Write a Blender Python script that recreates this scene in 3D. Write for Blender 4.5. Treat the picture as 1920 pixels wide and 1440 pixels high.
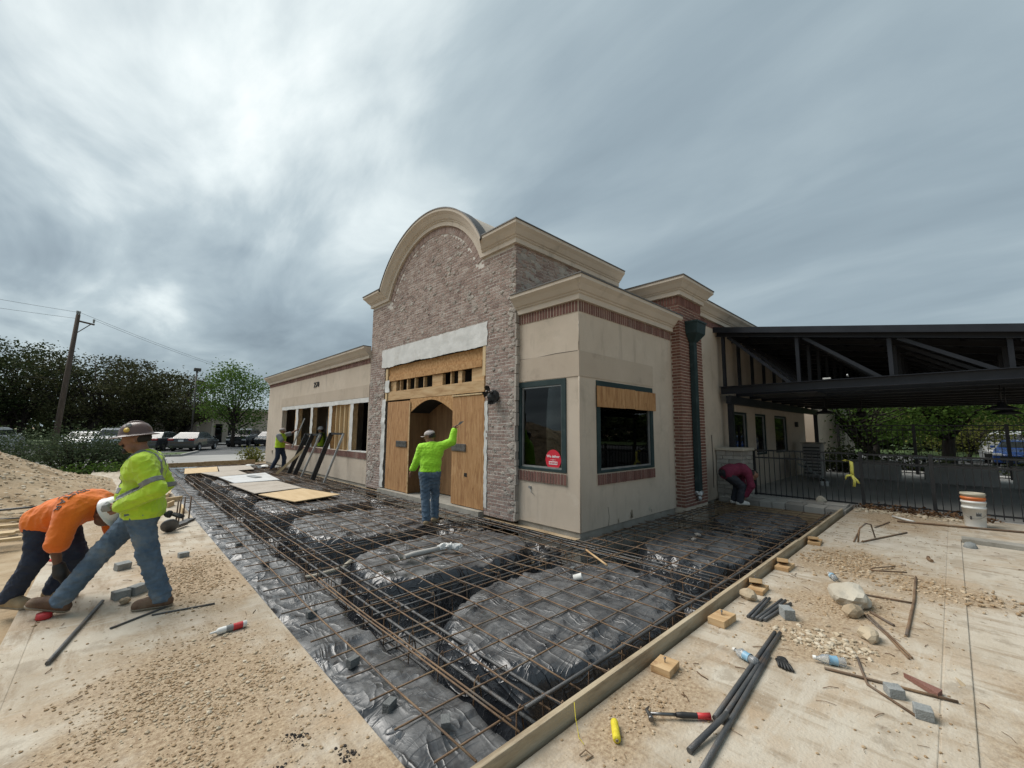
import bpy, bmesh, math, random
import numpy as np
from mathutils import Vector, Matrix, noise as mnoise
PI = math.pi
R = math.radians
scene = bpy.context.scene
for _o in list(bpy.data.objects): bpy.data.objects.remove(_o)
C = scene.collection

# ------------------------------------------------------------------ camera
cam_d = bpy.data.cameras.new('camera'); cam = bpy.data.objects.new('camera', cam_d); C.objects.link(cam)
cam_d.sensor_width = 36.0; cam_d.lens = 778.0 / 1920.0 * 36.0
cam_d.clip_start = 0.05; cam_d.clip_end = 4000.0
_R = Matrix(((0.72542, -0.08083, -0.68354), (-0.68826, -0.07421, -0.72166), (0.00761, 0.99396, -0.10947)))
cam.matrix_world = Matrix.Translation((0, 0, 1.7)) @ _R.to_4x4()
scene.camera = cam

# ------------------------------------------------------------------ light
SUN_DIR = Vector((-0.30, 0.52, 0.80)).normalized()      # behind the thin bright cloud, up and to the left
sun_el = math.asin(SUN_DIR.z); sun_az = math.atan2(SUN_DIR.x, SUN_DIR.y)
world = bpy.data.worlds.new('World'); scene.world = world; world.use_nodes = True
nt = world.node_tree; nt.nodes.clear()
def wn(t, **k):
    n = nt.nodes.new(t)
    for a, b in k.items(): setattr(n, a, b)
    return n
def wmath(op, a, b=None, clamp=False):
    n = wn('ShaderNodeMath', operation=op, use_clamp=clamp)
    for i, q in enumerate((a, b)):
        if q is None: continue
        if isinstance(q, (int, float)): n.inputs[i].default_value = q
        else: nt.links.new(q, n.inputs[i])
    return n.outputs[0]
_sky = wn('ShaderNodeTexSky', sky_type='NISHITA'); _sky.sun_disc = False
_sky.sun_elevation = sun_el; _sky.sun_rotation = sun_az; _sky.air_density = 1.0; _sky.dust_density = 3.0
_tc = wn('ShaderNodeTexCoord'); _sep = wn('ShaderNodeSeparateXYZ'); nt.links.new(_tc.outputs['Generated'], _sep.inputs[0])
_zc = wmath('ADD', wmath('MAXIMUM', _sep.outputs[2], 0.0), 0.13)
_px = wmath('DIVIDE', _sep.outputs[0], _zc); _py = wmath('DIVIDE', _sep.outputs[1], _zc)
_cv = wn('ShaderNodeCombineXYZ'); nt.links.new(_px, _cv.inputs[0]); nt.links.new(_py, _cv.inputs[1])
def cloud(rot, sx, sy, scale, detail, off, rough=0.55):
    m = wn('ShaderNodeMapping'); m.inputs['Rotation'].default_value = (0, 0, R(rot)); m.inputs['Scale'].default_value = (sx, sy, 1)
    m.inputs['Location'].default_value = off
    nt.links.new(_cv.outputs[0], m.inputs[0])
    n = wn('ShaderNodeTexNoise'); n.inputs['Scale'].default_value = scale; n.inputs['Detail'].default_value = detail
    n.inputs['Roughness'].default_value = rough; n.inputs['Distortion'].default_value = 0.35
    nt.links.new(m.outputs[0], n.inputs['Vector'])
    return n.outputs['Fac']
_big = cloud(-38, 1.0, 0.60, 0.70, 4.0, (1.3, 4.1, 0))
_mid = cloud(-34, 1.2, 0.50, 1.9, 7.0, (7.7, 2.2, 0), 0.55)
_dot = wn('ShaderNodeVectorMath', operation='DOT_PRODUCT'); nt.links.new(_tc.outputs['Generated'], _dot.inputs[0])
_dot.inputs[1].default_value = Vector((-0.22, 0.74, 0.64)).normalized()
_glow = wmath('POWER', wmath('MAXIMUM', _dot.outputs['Value'], 0.0), 3.0)
_d = wmath('ADD', wmath('MULTIPLY', _big, 1.0), wmath('MULTIPLY', _mid, 0.75))           # about 0.875 mean
_d = wmath('ADD', wmath('MULTIPLY', wmath('SUBTRACT', _d, 0.875), wmath('ADD', 0.42, wmath('MULTIPLY', _glow, 1.25))), wmath('MULTIPLY', _glow, 0.14))
_d = wmath('ADD', _d, 0.345, True)
_rmp = wn('ShaderNodeValToRGB'); nt.links.new(_d, _rmp.inputs[0])
_e = _rmp.color_ramp.elements
_e[0].position = 0.05; _e[0].color = (0.140, 0.185, 0.220, 1)
_e[1].position = 1.0; _e[1].color = (1.0, 1.0, 0.97, 1)
for p_, c_ in ((0.34, (0.250, 0.314, 0.352, 1)), (0.52, (0.37, 0.442, 0.472, 1)), (0.72, (0.63, 0.695, 0.70, 1))):
    q_ = _e.new(p_); q_.color = c_
_gain = wn('ShaderNodeVectorMath', operation='SCALE'); nt.links.new(_rmp.outputs[0], _gain.inputs[0]); _gain.inputs['Scale'].default_value = 9.0
_mix = wn('ShaderNodeMixRGB'); _mix.inputs[0].default_value = 0.93
nt.links.new(_sky.outputs[0], _mix.inputs[1]); nt.links.new(_gain.outputs[0], _mix.inputs[2])
_bg = wn('ShaderNodeBackground'); _bg.inputs['Strength'].default_value = 0.06
nt.links.new(_mix.outputs[0], _bg.inputs[0])
_out = wn('ShaderNodeOutputWorld'); nt.links.new(_bg.outputs[0], _out.inputs[0])

sun_l = bpy.data.lights.new('sun', 'SUN'); sun_l.energy = 1.5; sun_l.angle = R(45); sun_l.color = (1.0, 0.96, 0.90)
sun = bpy.data.objects.new('sun', sun_l); C.objects.link(sun)
sun.rotation_euler = (-SUN_DIR).to_track_quat('-Z', 'Y').to_euler()

scene.render.engine = 'CYCLES'
scene.view_settings.view_transform = 'Standard'; scene.view_settings.look = 'None'
scene.view_settings.gamma = 1.0; scene.view_settings.exposure = 1.32; scene.view_settings.use_curve_mapping = False

# ------------------------------------------------------------------ helpers
rnd = random.Random(7)
def tag(o, label=None, cat=None, group=None, kind=None):
    if label: o['label'] = label
    if cat: o['category'] = cat
    if group: o['group'] = group
    if kind: o['kind'] = kind
    return o
def thing(name, label, cat, loc=(0, 0, 0), rz=0.0, group=None):
    o = bpy.data.objects.new(name, None); C.objects.link(o)
    o.location = loc; o.rotation_euler = (0, 0, rz); o.empty_display_size = 0.1
    return tag(o, label, cat, group)
def root_loc(p):
    v = Vector((0, 0, 0))
    while p is not None:
        v += Vector(p.location); p = p.parent
    return v
class MB:
    """collects shapes; build() links them as one mesh object (world coordinates, or local to the parent)"""
    def __init__(s): s.v = []; s.f = []; s.m = []; s.sm = []
    def add(s, vs, fs, mi=0, smooth=False):
        b = len(s.v); s.v.extend([tuple(q) for q in vs])
        for q in fs: s.f.append(tuple(b + i for i in q)); s.m.append(mi); s.sm.append(smooth)
        return s
    def box(s, x0, x1, y0, y1, z0, z1, mi=0):
        return s.add([(x0, y0, z0), (x1, y0, z0), (x1, y1, z0), (x0, y1, z0), (x0, y0, z1), (x1, y0, z1), (x1, y1, z1), (x0, y1, z1)],
                     [(0, 3, 2, 1), (4, 5, 6, 7), (0, 1, 5, 4), (1, 2, 6, 5), (2, 3, 7, 6), (3, 0, 4, 7)], mi)
    def obox(s, c, size, rot=None, mi=0):
        hx, hy, hz = size[0] / 2, size[1] / 2, size[2] / 2
        M_ = rot if rot is not None else Matrix.Identity(3); c = Vector(c)
        vs = [c + M_ @ Vector(q) for q in ((-hx, -hy, -hz), (hx, -hy, -hz), (hx, hy, -hz), (-hx, hy, -hz), (-hx, -hy, hz), (hx, -hy, hz), (hx, hy, hz), (-hx, hy, hz))]
        return s.add(vs, [(0, 3, 2, 1), (4, 5, 6, 7), (0, 1, 5, 4), (1, 2, 6, 5), (2, 3, 7, 6), (3, 0, 4, 7)], mi)
    def bar(s, a, b, w, h, up=(0, 0, 1), mi=0):
        a, b = Vector(a), Vector(b); d = b - a; L = d.length; d.normalize(); up = Vector(up)
        if abs(d.dot(up)) > 0.98: up = Vector((1, 0, 0))
        sd = d.cross(up).normalized(); u = sd.cross(d).normalized()
        return s.obox((a + b) / 2, (L, w, h), Matrix((d, sd, u)).transposed(), mi)
    def tube(s, pts, r, n=6, mi=0, caps=True, smooth=True):
        pts = [Vector(p) for p in pts]; k = len(pts)
        rs = r if isinstance(r, (list, tuple)) else [r] * k
        t0 = (pts[1] - pts[0]).normalized()
        u = t0.orthogonal().normalized(); vs = []
        for i, p in enumerate(pts):
            t = (pts[min(i + 1, k - 1)] - pts[max(i - 1, 0)]).normalized()
            u = (u - t * u.dot(t))
            u = u.normalized() if u.length > 1e-6 else t.orthogonal().normalized()
            w = t.cross(u)
            for j in range(n):
                a = 2 * PI * j / n; vs.append(p + (u * math.cos(a) + w * math.sin(a)) * rs[i])
        fs = [(i * n + j, i * n + (j + 1) % n, (i + 1) * n + (j + 1) % n, (i + 1) * n + j) for i in range(k - 1) for j in range(n)]
        s.add(vs, fs, mi, smooth)
        if caps:
            b = len(s.v) - k * n
            s.f.append(tuple(b + j for j in range(n - 1, -1, -1))); s.m.append(mi); s.sm.append(False)
            s.f.append(tuple(b + (k - 1) * n + j for j in range(n))); s.m.append(mi); s.sm.append(False)
        return s
    def prism(s, poly, d, mi=0):
        """poly: 3d points in a plane, d: extrusion vector"""
        n = len(poly); d = Vector(d); p = [Vector(q) for q in poly]
        vs = p + [q + d for q in p]
        fs = [tuple(range(n - 1, -1, -1)), tuple(range(n, 2 * n))] + [(i, (i + 1) % n, n + (i + 1) % n, n + i) for i in range(n)]
        return s.add(vs, fs, mi)
    def lathe(s, prof, c=(0, 0, 0), n=16, mi=0, smooth=True, axis=None):
        c = Vector(c); M_ = axis if axis is not None else Matrix.Identity(3)
        vs = [c + M_ @ Vector((r * math.cos(2 * PI * j / n), r * math.sin(2 * PI * j / n), z)) for r, z in prof for j in range(n)]
        fs = [(i * n + j, i * n + (j + 1) % n, (i + 1) * n + (j + 1) % n, (i + 1) * n + j) for i in range(len(prof) - 1) for j in range(n)]
        return s.add(vs, fs, mi, smooth)
    def rock(s, c, size, seed, sub=1, mi=0, flat=0.0):
        rr = random.Random(seed); bm = bmesh.new(); bmesh.ops.create_icosphere(bm, subdivisions=sub, radius=1.0)
        off = Vector((rr.uniform(-50, 50), rr.uniform(-50, 50), rr.uniform(-50, 50))); a = rr.uniform(0, 6.28)
        Rm = Matrix.Rotation(a, 3, 'Z'); vs = []
        for q in bm.verts:
            p = q.co.normalized(); k = 1 + 0.42 * mnoise.noise(p * 1.1 + off) + 0.16 * mnoise.noise(p * 2.7 + off)
            p = Rm @ Vector((p.x * k * size[0], p.y * k * size[1], p.z * k * size[2]))
            vs.append(Vector(c) + p)
        bm.verts.index_update()
        fs = [tuple(q.index for q in f_.verts) for f_ in bm.faces]; bm.free()
        return s.add(vs, fs, mi, False)
    def build(s, name, mat, parent=None, local=False, bevel=0.0, recalc=False):
        me = bpy.data.meshes.new(name)
        off = Vector((0, 0, 0)) if (local or parent is None) else root_loc(parent)
        me.from_pydata([(q[0] - off.x, q[1] - off.y, q[2] - off.z) for q in s.v], [], s.f)
        for m_ in (mat if isinstance(mat, (list, tuple)) else [mat]): me.materials.append(m_)
        me.polygons.foreach_set('material_index', s.m); me.polygons.foreach_set('use_smooth', s.sm)
        me.update()
        if recalc:
            bm = bmesh.new(); bm.from_mesh(me); bmesh.ops.recalc_face_normals(bm, faces=bm.faces); bm.to_mesh(me); bm.free()
        o = bpy.data.objects.new(name, me); C.objects.link(o)
        if parent is not None: o.parent = parent
        if bevel:
            b = o.modifiers.new('bevel', 'BEVEL'); b.width = bevel; b.segments = 2; b.limit_method = 'ANGLE'; b.angle_limit = R(40)
        return o
def copy_tree(o, parent=None):
    c = o.copy(); C.objects.link(c); c.parent = parent
    for ch in o.children: copy_tree(ch, c)
    return c

def mat(name, cols, scale=4.0, detail=5.0, rough=0.7, bump=0.0, bscale=30.0, metal=0.0, stretch=None, island=False, spots=None, spec=0.5,
        rough_var=0.0, sheen=0.0, trans=None, pos='world', extra=None):
    """procedural Principled material: noise-driven colour ramp + bump; spots = (colour, scale, lo, hi, amount) patches laid over"""
    m = bpy.data.materials.new(name); m.use_nodes = True; t = m.node_tree; N = t.nodes; L = t.links
    b = N['Principled BSDF']
    if pos == 'world': g = N.new('ShaderNodeNewGeometry'); vec = g.outputs['Position']
    else: g = N.new('ShaderNodeTexCoord'); vec = g.outputs['Object']
    if stretch:
        mp = N.new('ShaderNodeMapping'); mp.inputs['Scale'].default_value = stretch; L.new(vec, mp.inputs[0]); svec = mp.outputs[0]
    else: svec = vec
    nz = N.new('ShaderNodeTexNoise'); nz.inputs['Scale'].default_value = scale; nz.inputs['Detail'].default_value = detail; nz.inputs['Roughness'].default_value = 0.6
    L.new(svec, nz.inputs['Vector']); fac = nz.outputs['Fac']
    if island:
        gi = N.new('ShaderNodeNewGeometry'); oi = N.new('ShaderNodeObjectInfo'); ad = N.new('ShaderNodeMath'); ad.operation = 'ADD'
        L.new(gi.outputs['Random Per Island'], ad.inputs[0]); L.new(oi.outputs['Random'], ad.inputs[1])
        fr = N.new('ShaderNodeMath'); fr.operation = 'FRACT'; L.new(ad.outputs[0], fr.inputs[0])
        mx = N.new('ShaderNodeMix'); mx.data_type = 'FLOAT'; mx.inputs[0].default_value = 0.62 if island is True else island
        L.new(fac, mx.inputs[2]); L.new(fr.outputs[0], mx.inputs[3]); fac = mx.outputs[0]
    rp = N.new('ShaderNodeValToRGB'); L.new(fac, rp.inputs[0]); e = rp.color_ramp.elements; n = len(cols)
    lo, hi = (0.0, 1.0) if island else (0.30, 0.70)
    e[0].position = lo; e[0].color = (*cols[0], 1); e[1].position = hi; e[1].color = (*cols[-1], 1)
    for i in range(1, n - 1):
        q = e.new(lo + (hi - lo) * i / (n - 1)); q.color = (*cols[i], 1)
    col = rp.outputs[0]
    for sp in (spots or []):
        c2, s2, l2, h2, amt = sp[:5]
        z = N.new('ShaderNodeTexNoise'); z.inputs['Scale'].default_value = s2; z.inputs['Detail'].default_value = 6; z.inputs['Roughness'].default_value = 0.65
        if len(sp) > 5:
            mp2 = N.new('ShaderNodeMapping'); mp2.inputs['Scale'].default_value = sp[5]; mp2.inputs['Location'].default_value = (3.1, 7.7, 1.9); L.new(vec, mp2.inputs[0]); L.new(mp2.outputs[0], z.inputs['Vector'])
        else: L.new(vec, z.inputs['Vector'])
        mr = N.new('ShaderNodeMapRange'); mr.inputs[1].default_value = l2; mr.inputs[2].default_value = h2; mr.inputs[4].default_value = amt; L.new(z.outputs['Fac'], mr.inputs[0])
        mc = N.new('ShaderNodeMixRGB'); L.new(mr.outputs[0], mc.inputs[0]); L.new(col, mc.inputs[1]); mc.inputs[2].default_value = (*c2, 1); col = mc.outputs[0]
    L.new(col, b.inputs['Base Color'])
    b.inputs['Roughness'].default_value = rough; b.inputs['Metallic'].default_value = metal; b.inputs['Specular IOR Level'].default_value = spec
    if rough_var:
        rr = N.new('ShaderNodeMapRange'); rr.inputs[3].default_value = max(0.02, rough - rough_var); rr.inputs[4].default_value = min(1, rough + rough_var); L.new(nz.outputs['Fac'], rr.inputs[0]); L.new(rr.outputs[0], b.inputs['Roughness'])
    if bump:
        z = N.new('ShaderNodeTexNoise'); z.inputs['Scale'].default_value = bscale; z.inputs['Detail'].default_value = 5
        L.new(svec, z.inputs['Vector'])
        bp = N.new('ShaderNodeBump'); bp.inputs['Strength'].default_value = bump; bp.inputs['Distance'].default_value = 0.02; L.new(z.outputs['Fac'], bp.inputs['Height']); L.new(bp.outputs[0], b.inputs['Normal'])
    if sheen: b.inputs['Sheen Weight'].default_value = sheen
    if trans:
        tr = N.new('ShaderNodeBsdfTranslucent'); L.new(col, tr.inputs[0]); ms = N.new('ShaderNodeMixShader'); ms.inputs[0].default_value = trans
        L.new(b.outputs[0], ms.inputs[1]); L.new(tr.outputs[0], ms.inputs[2]); L.new(ms.outputs[0], N['Material Output'].inputs[0])
    return m
def glass_mat(name, tint, rough=0.02, refl=0.5):
    m = bpy.data.materials.new(name); m.use_nodes = True; t = m.node_tree; N = t.nodes; L = t.links; N.remove(N['Principled BSDF'])
    tr = N.new('ShaderNodeBsdfTransparent'); tr.inputs[0].default_value = (*tint, 1)
    gl = N.new('ShaderNodeBsdfGlossy'); gl.inputs['Roughness'].default_value = rough; gl.inputs[0].default_value = (refl, refl, refl, 1)
    fr = N.new('ShaderNodeFresnel'); fr.inputs[0].default_value = 1.5; ms = N.new('ShaderNodeMixShader')
    L.new(fr.outputs[0], ms.inputs[0]); L.new(tr.outputs[0], ms.inputs[1]); L.new(gl.outputs[0], ms.inputs[2]); L.new(ms.outputs[0], N['Material Output'].inputs[0])
    return m

M = {}
M['concrete'] = mat('dusty_concrete', [(0.35, 0.29, 0.215), (0.46, 0.40, 0.315), (0.54, 0.49, 0.405)], 1.3, 10, 0.92, 0.35, 60,
                    spots=[((0.36, 0.235, 0.125), 1.2, 0.50, 0.66, 0.75), ((0.55, 0.51, 0.44), 0.6, 0.52, 0.64, 0.75), ((0.27, 0.20, 0.13), 3.0, 0.53, 0.66, 0.75, (2.6, 0.5, 1)), ((0.50, 0.45, 0.37), 4.0, 0.54, 0.66, 0.7, (0.35, 2.4, 1)), ((0.24, 0.19, 0.135), 2.0, 0.56, 0.62, 0.5), ((0.17, 0.125, 0.085), 9.0, 0.62, 0.70, 0.6), ((0.60, 0.56, 0.48), 16.0, 0.62, 0.70, 0.5)])
M['loose_dirt'] = mat('loose_brown_dirt', [(0.27, 0.175, 0.09), (0.37, 0.26, 0.15), (0.45, 0.35, 0.225)], 6, 9, 0.95, 0.9, 45, spots=[((0.17, 0.115, 0.07), 2.2, 0.54, 0.68, 0.6), ((0.52, 0.45, 0.34), 12, 0.58, 0.68, 0.7)])
def dirt_zones(m, zones, col, col2):
    """trodden dirt stains on the slab, each an ellipse (cx, cy, rx, ry) with a ragged noisy outline"""
    t = m.node_tree; N = t.nodes; L = t.links; b = N['Principled BSDF']; src = b.inputs['Base Color'].links[0].from_socket
    g = N.new('ShaderNodeNewGeometry'); best = None
    nz = N.new('ShaderNodeTexNoise'); nz.inputs['Scale'].default_value = 2.6; nz.inputs['Detail'].default_value = 12; nz.inputs['Roughness'].default_value = 0.72; L.new(g.outputs['Position'], nz.inputs['Vector'])
    for cx, cy, rx, ry in zones:
        mp = N.new('ShaderNodeMapping'); mp.vector_type = 'POINT'; mp.inputs['Scale'].default_value = (1 / rx, 1 / ry, 0); mp.inputs['Location'].default_value = (-cx / rx, -cy / ry, 0); L.new(g.outputs['Position'], mp.inputs[0])
        ln = N.new('ShaderNodeVectorMath'); ln.operation = 'LENGTH'; L.new(mp.outputs[0], ln.inputs[0])
        if best is None: best = ln.outputs['Value']
        else:
            mn = N.new('ShaderNodeMath'); mn.operation = 'MINIMUM'; L.new(best, mn.inputs[0]); L.new(ln.outputs['Value'], mn.inputs[1]); best = mn.outputs[0]
    ad = N.new('ShaderNodeMath'); ad.operation = 'MULTIPLY_ADD'; L.new(nz.outputs['Fac'], ad.inputs[0]); ad.inputs[1].default_value = 2.6; L.new(best, ad.inputs[2])
    mr = N.new('ShaderNodeMapRange'); mr.inputs[1].default_value = 2.75; mr.inputs[2].default_value = 1.95; mr.inputs[4].default_value = 0.95; L.new(ad.outputs[0], mr.inputs[0])
    n2 = N.new('ShaderNodeTexNoise'); n2.inputs['Scale'].default_value = 34; n2.inputs['Detail'].default_value = 8; n2.inputs['Roughness'].default_value = 0.75; L.new(g.outputs['Position'], n2.inputs['Vector'])
    rp = N.new('ShaderNodeValToRGB'); e = rp.color_ramp.elements; e[0].position = .36; e[0].color = (*col, 1); e[1].position = .66; e[1].color = (*col2, 1); L.new(n2.outputs['Fac'], rp.inputs[0])
    mx = N.new('ShaderNodeMixRGB'); L.new(mr.outputs[0], mx.inputs[0]); L.new(src, mx.inputs[1]); L.new(rp.outputs[0], mx.inputs[2]); L.new(mx.outputs[0], b.inputs['Base Color'])
dirt_zones(M['concrete'], [(.52, 3.35, .62, 1.15), (.82, 6.1, .46, 1.2), (7.1, 1.05, .85, .55), (6.65, .25, .5, .5), (5.35, .85, .75, .5), (4.30, .90, .45, .45), (2.6, 1.45, .75, .22), (11.4, .9, 1.0, .7), (.2, 9.5, .5, 2.0), (3.4, -.7, 1.4, .6), (1.0, 1.9, .3, .5)], (0.20, 0.125, 0.068), (0.50, 0.395, 0.265))
def creases(m, dust_sheen=None):
    """sharp fold lines as bump; dusty grey where the sheet lies flat, partly sky reflection put into the colour"""
    t = m.node_tree; N = t.nodes; L = t.links; b = N['Principled BSDF']; g = N.new('ShaderNodeNewGeometry'); acc = None
    for sc, st, pw, wt in ((1.6, (2.2, .6, 1), 5.0, 1.6), (3.2, (.6, 1.9, 1), 5.0, .8), (8.0, (1.6, .7, 1), 4.0, .14)):
        mp = N.new('ShaderNodeMapping'); mp.inputs['Scale'].default_value = st; mp.inputs['Rotation'].default_value = (0, 0, sc); L.new(g.outputs['Position'], mp.inputs[0])
        z = N.new('ShaderNodeTexNoise'); z.inputs['Scale'].default_value = sc; z.inputs['Detail'].default_value = 2; z.inputs['Distortion'].default_value = 1.3; L.new(mp.outputs[0], z.inputs['Vector'])
        a = N.new('ShaderNodeMath'); a.operation = 'MULTIPLY_ADD'; a.inputs[1].default_value = 2; a.inputs[2].default_value = -1; L.new(z.outputs['Fac'], a.inputs[0])
        c = N.new('ShaderNodeMath'); c.operation = 'ABSOLUTE'; L.new(a.outputs[0], c.inputs[0]); d = N.new('ShaderNodeMath'); d.operation = 'SUBTRACT'; d.inputs[0].default_value = 1; L.new(c.outputs[0], d.inputs[1])
        e = N.new('ShaderNodeMath'); e.operation = 'POWER'; e.inputs[1].default_value = pw * 3; L.new(d.outputs[0], e.inputs[0]); f = N.new('ShaderNodeMath'); f.operation = 'MULTIPLY_ADD'; f.inputs[1].default_value = wt; L.new(e.outputs[0], f.inputs[0])
        if acc is None: f.inputs[2].default_value = 0
        else: L.new(acc, f.inputs[2])
        acc = f.outputs[0]
    bp = N.new('ShaderNodeBump'); bp.inputs['Strength'].default_value = 0.75; bp.inputs['Distance'].default_value = 0.007; L.new(acc, bp.inputs['Height']); L.new(bp.outputs[0], b.inputs['Normal'])
    if dust_sheen:
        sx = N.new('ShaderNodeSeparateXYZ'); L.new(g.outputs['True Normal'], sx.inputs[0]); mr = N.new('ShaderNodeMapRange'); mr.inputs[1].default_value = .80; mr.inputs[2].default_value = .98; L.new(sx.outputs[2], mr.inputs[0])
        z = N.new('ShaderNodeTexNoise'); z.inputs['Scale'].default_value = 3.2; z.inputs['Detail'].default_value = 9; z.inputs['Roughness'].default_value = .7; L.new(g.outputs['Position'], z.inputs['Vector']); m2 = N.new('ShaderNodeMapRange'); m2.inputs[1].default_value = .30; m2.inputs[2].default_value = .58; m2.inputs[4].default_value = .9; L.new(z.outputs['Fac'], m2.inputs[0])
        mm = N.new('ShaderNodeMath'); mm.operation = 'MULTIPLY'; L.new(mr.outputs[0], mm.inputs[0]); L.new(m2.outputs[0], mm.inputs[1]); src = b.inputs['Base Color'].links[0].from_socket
        mx = N.new('ShaderNodeMixRGB'); L.new(mm.outputs[0], mx.inputs[0]); L.new(src, mx.inputs[1]); mx.inputs[2].default_value = (*dust_sheen, 1); L.new(mx.outputs[0], b.inputs['Base Color'])
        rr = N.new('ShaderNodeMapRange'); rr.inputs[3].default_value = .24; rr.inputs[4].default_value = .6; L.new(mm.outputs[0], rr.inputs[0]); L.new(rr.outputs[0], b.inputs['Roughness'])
M['curb'] = mat('grey_curb_concrete', [(0.24, 0.225, 0.19), (0.36, 0.34, 0.30)], 3, 8, 0.9, 0.3, 50, spots=[((0.14, 0.12, 0.09), 5, 0.56, 0.7, 0.6)])
M['dirt'] = mat('dirt', [(0.24, 0.165, 0.09), (0.36, 0.265, 0.16), (0.45, 0.36, 0.245)], 1.6, 9, 0.95, 0.6, 25, spots=[((0.13, 0.09, 0.055), 3.0, 0.55, 0.7, 0.6)])
M['gravel'] = mat('caliche_gravel', [(0.21, 0.13, 0.065), (0.36, 0.255, 0.15), (0.60, 0.51, 0.38)], 6, 4, 0.92, 0.3, 60, island=True)
M['gravel_w'] = mat('pale_stones', [(0.27, 0.195, 0.12), (0.44, 0.36, 0.25), (0.62, 0.55, 0.44)], 6, 4, 0.9, 0.3, 60, island=True)
M['asphalt'] = mat('asphalt', [(0.075, 0.078, 0.08), (0.125, 0.125, 0.125)], 0.7, 9, 0.9, 0.2, 60)
M['drive'] = mat('drive_concrete', [(0.25, 0.245, 0.23), (0.36, 0.35, 0.33)], 0.5, 9, 0.9, 0.1, 40)
M['patio'] = mat('patio_concrete', [(0.36, 0.345, 0.32), (0.48, 0.465, 0.435)], 0.8, 8, 0.85, 0.15, 40)
M['grass'] = mat('grass', [(0.03, 0.055, 0.012), (0.075, 0.12, 0.03)], 3, 8, 0.9, 0.5, 50)
M['stucco'] = mat('beige_stucco', [(0.475, 0.40, 0.318), (0.56, 0.48, 0.39)], 0.9, 9, 0.92, 0.25, 140,
                  spots=[((0.36, 0.31, 0.24), 1.7, 0.56, 0.72, 0.5), ((0.30, 0.25, 0.20), 5.0, 0.56, 0.72, 0.45, (1, 1, 0.16)), ((0.60, 0.53, 0.44), 2.6, 0.58, 0.70, 0.4)])
M['stucco_band'] = mat('darker_stucco_band', [(0.41, 0.338, 0.265), (0.485, 0.408, 0.325)], 0.9, 9, 0.92, 0.25, 140, spots=[((0.23, 0.19, 0.145), 2.2, 0.56, 0.72, 0.4)])
M['cornice'] = mat('cornice_stucco', [(0.495, 0.432, 0.355), (0.575, 0.505, 0.42)], 1.2, 8, 0.9, 0.15, 90, spots=[((0.19, 0.17, 0.14), 2.2, 0.58, 0.76, 0.55, (1, 1, 0.35))])
M['cap'] = mat('dark_metal_cap', [(0.06, 0.055, 0.05), (0.10, 0.09, 0.08)], 3, 4, 0.5)
M['brick'] = mat('old_brown_brick', [(0.155, 0.106, 0.093), (0.25, 0.175, 0.150), (0.32, 0.232, 0.198), (0.41, 0.350, 0.308)], 8, 5, 0.95, 0.5, 60, island=True,
                 spots=[((0.43, 0.385, 0.345), 4.2, 0.52, 0.64, 0.65), ((0.40, 0.355, 0.315), 11.0, 0.54, 0.66, 0.45), ((0.07, 0.06, 0.055), 2.2, 0.60, 0.75, 0.5)])
M['mortar'] = mat('old_mortar', [(0.54, 0.50, 0.45), (0.68, 0.64, 0.59)], 7, 7, 0.97, 0.5, 70, spots=[((0.20, 0.175, 0.155), 2.2, 0.58, 0.72, 0.6)])
M['residue'] = mat('mortar_residue', [(0.24, 0.215, 0.19), (0.34, 0.305, 0.27), (0.46, 0.425, 0.375)], 5, 6, 0.97, 0.5, 70, island=True)
M['redbrick'] = mat('red_brown_brick', [(0.125, 0.058, 0.044), (0.185, 0.085, 0.064), (0.24, 0.118, 0.088)], 8, 5, 0.92, 0.4, 80, island=True)
M['redmortar'] = mat('sand_mortar', [(0.46, 0.39, 0.31), (0.58, 0.50, 0.41)], 9, 6, 0.95, 0.4, 80)
M['sillbrick'] = mat('sill_brick', [(0.115, 0.055, 0.045), (0.205, 0.098, 0.078)], 8, 5, 0.92, 0.4, 80, island=True)
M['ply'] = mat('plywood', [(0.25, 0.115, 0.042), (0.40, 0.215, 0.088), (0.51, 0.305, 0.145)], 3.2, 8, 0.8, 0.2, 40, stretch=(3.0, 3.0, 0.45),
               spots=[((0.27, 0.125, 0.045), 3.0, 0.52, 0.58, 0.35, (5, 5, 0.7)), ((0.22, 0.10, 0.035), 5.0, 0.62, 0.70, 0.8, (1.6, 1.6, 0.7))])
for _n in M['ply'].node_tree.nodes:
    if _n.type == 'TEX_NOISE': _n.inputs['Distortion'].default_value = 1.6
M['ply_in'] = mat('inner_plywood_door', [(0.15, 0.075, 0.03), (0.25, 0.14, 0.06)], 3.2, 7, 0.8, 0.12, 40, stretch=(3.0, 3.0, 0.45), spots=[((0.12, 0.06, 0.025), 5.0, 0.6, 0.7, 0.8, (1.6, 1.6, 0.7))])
M['ply_flat'] = mat('plywood_sheet', [(0.48, 0.34, 0.18), (0.62, 0.47, 0.28)], 2.0, 7, 0.8, 0.1, 40, stretch=(3.0, 0.5, 1))
M['ply_grey'] = mat('dusty_plywood_sheet', [(0.33, 0.29, 0.24), (0.50, 0.45, 0.39)], 2.5, 7, 0.85, 0.1, 40, stretch=(0.6, 4, 1), spots=[((0.25, 0.20, 0.15), 2.2, 0.55, 0.65, 0.6)])
M['osb'] = mat('osb', [(0.28, 0.135, 0.048), (0.43, 0.235, 0.092), (0.53, 0.33, 0.155)], 14, 4, 0.85, 0.15, 60)
M['lumber'] = mat('lumber', [(0.34, 0.195, 0.085), (0.49, 0.325, 0.165), (0.57, 0.41, 0.235)], 3.0, 6, 0.8, 0.12, 40, stretch=(4, 0.6, 4), spots=[((0.24, 0.12, 0.05), 4.0, 0.64, 0.70, 0.7)])
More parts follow.
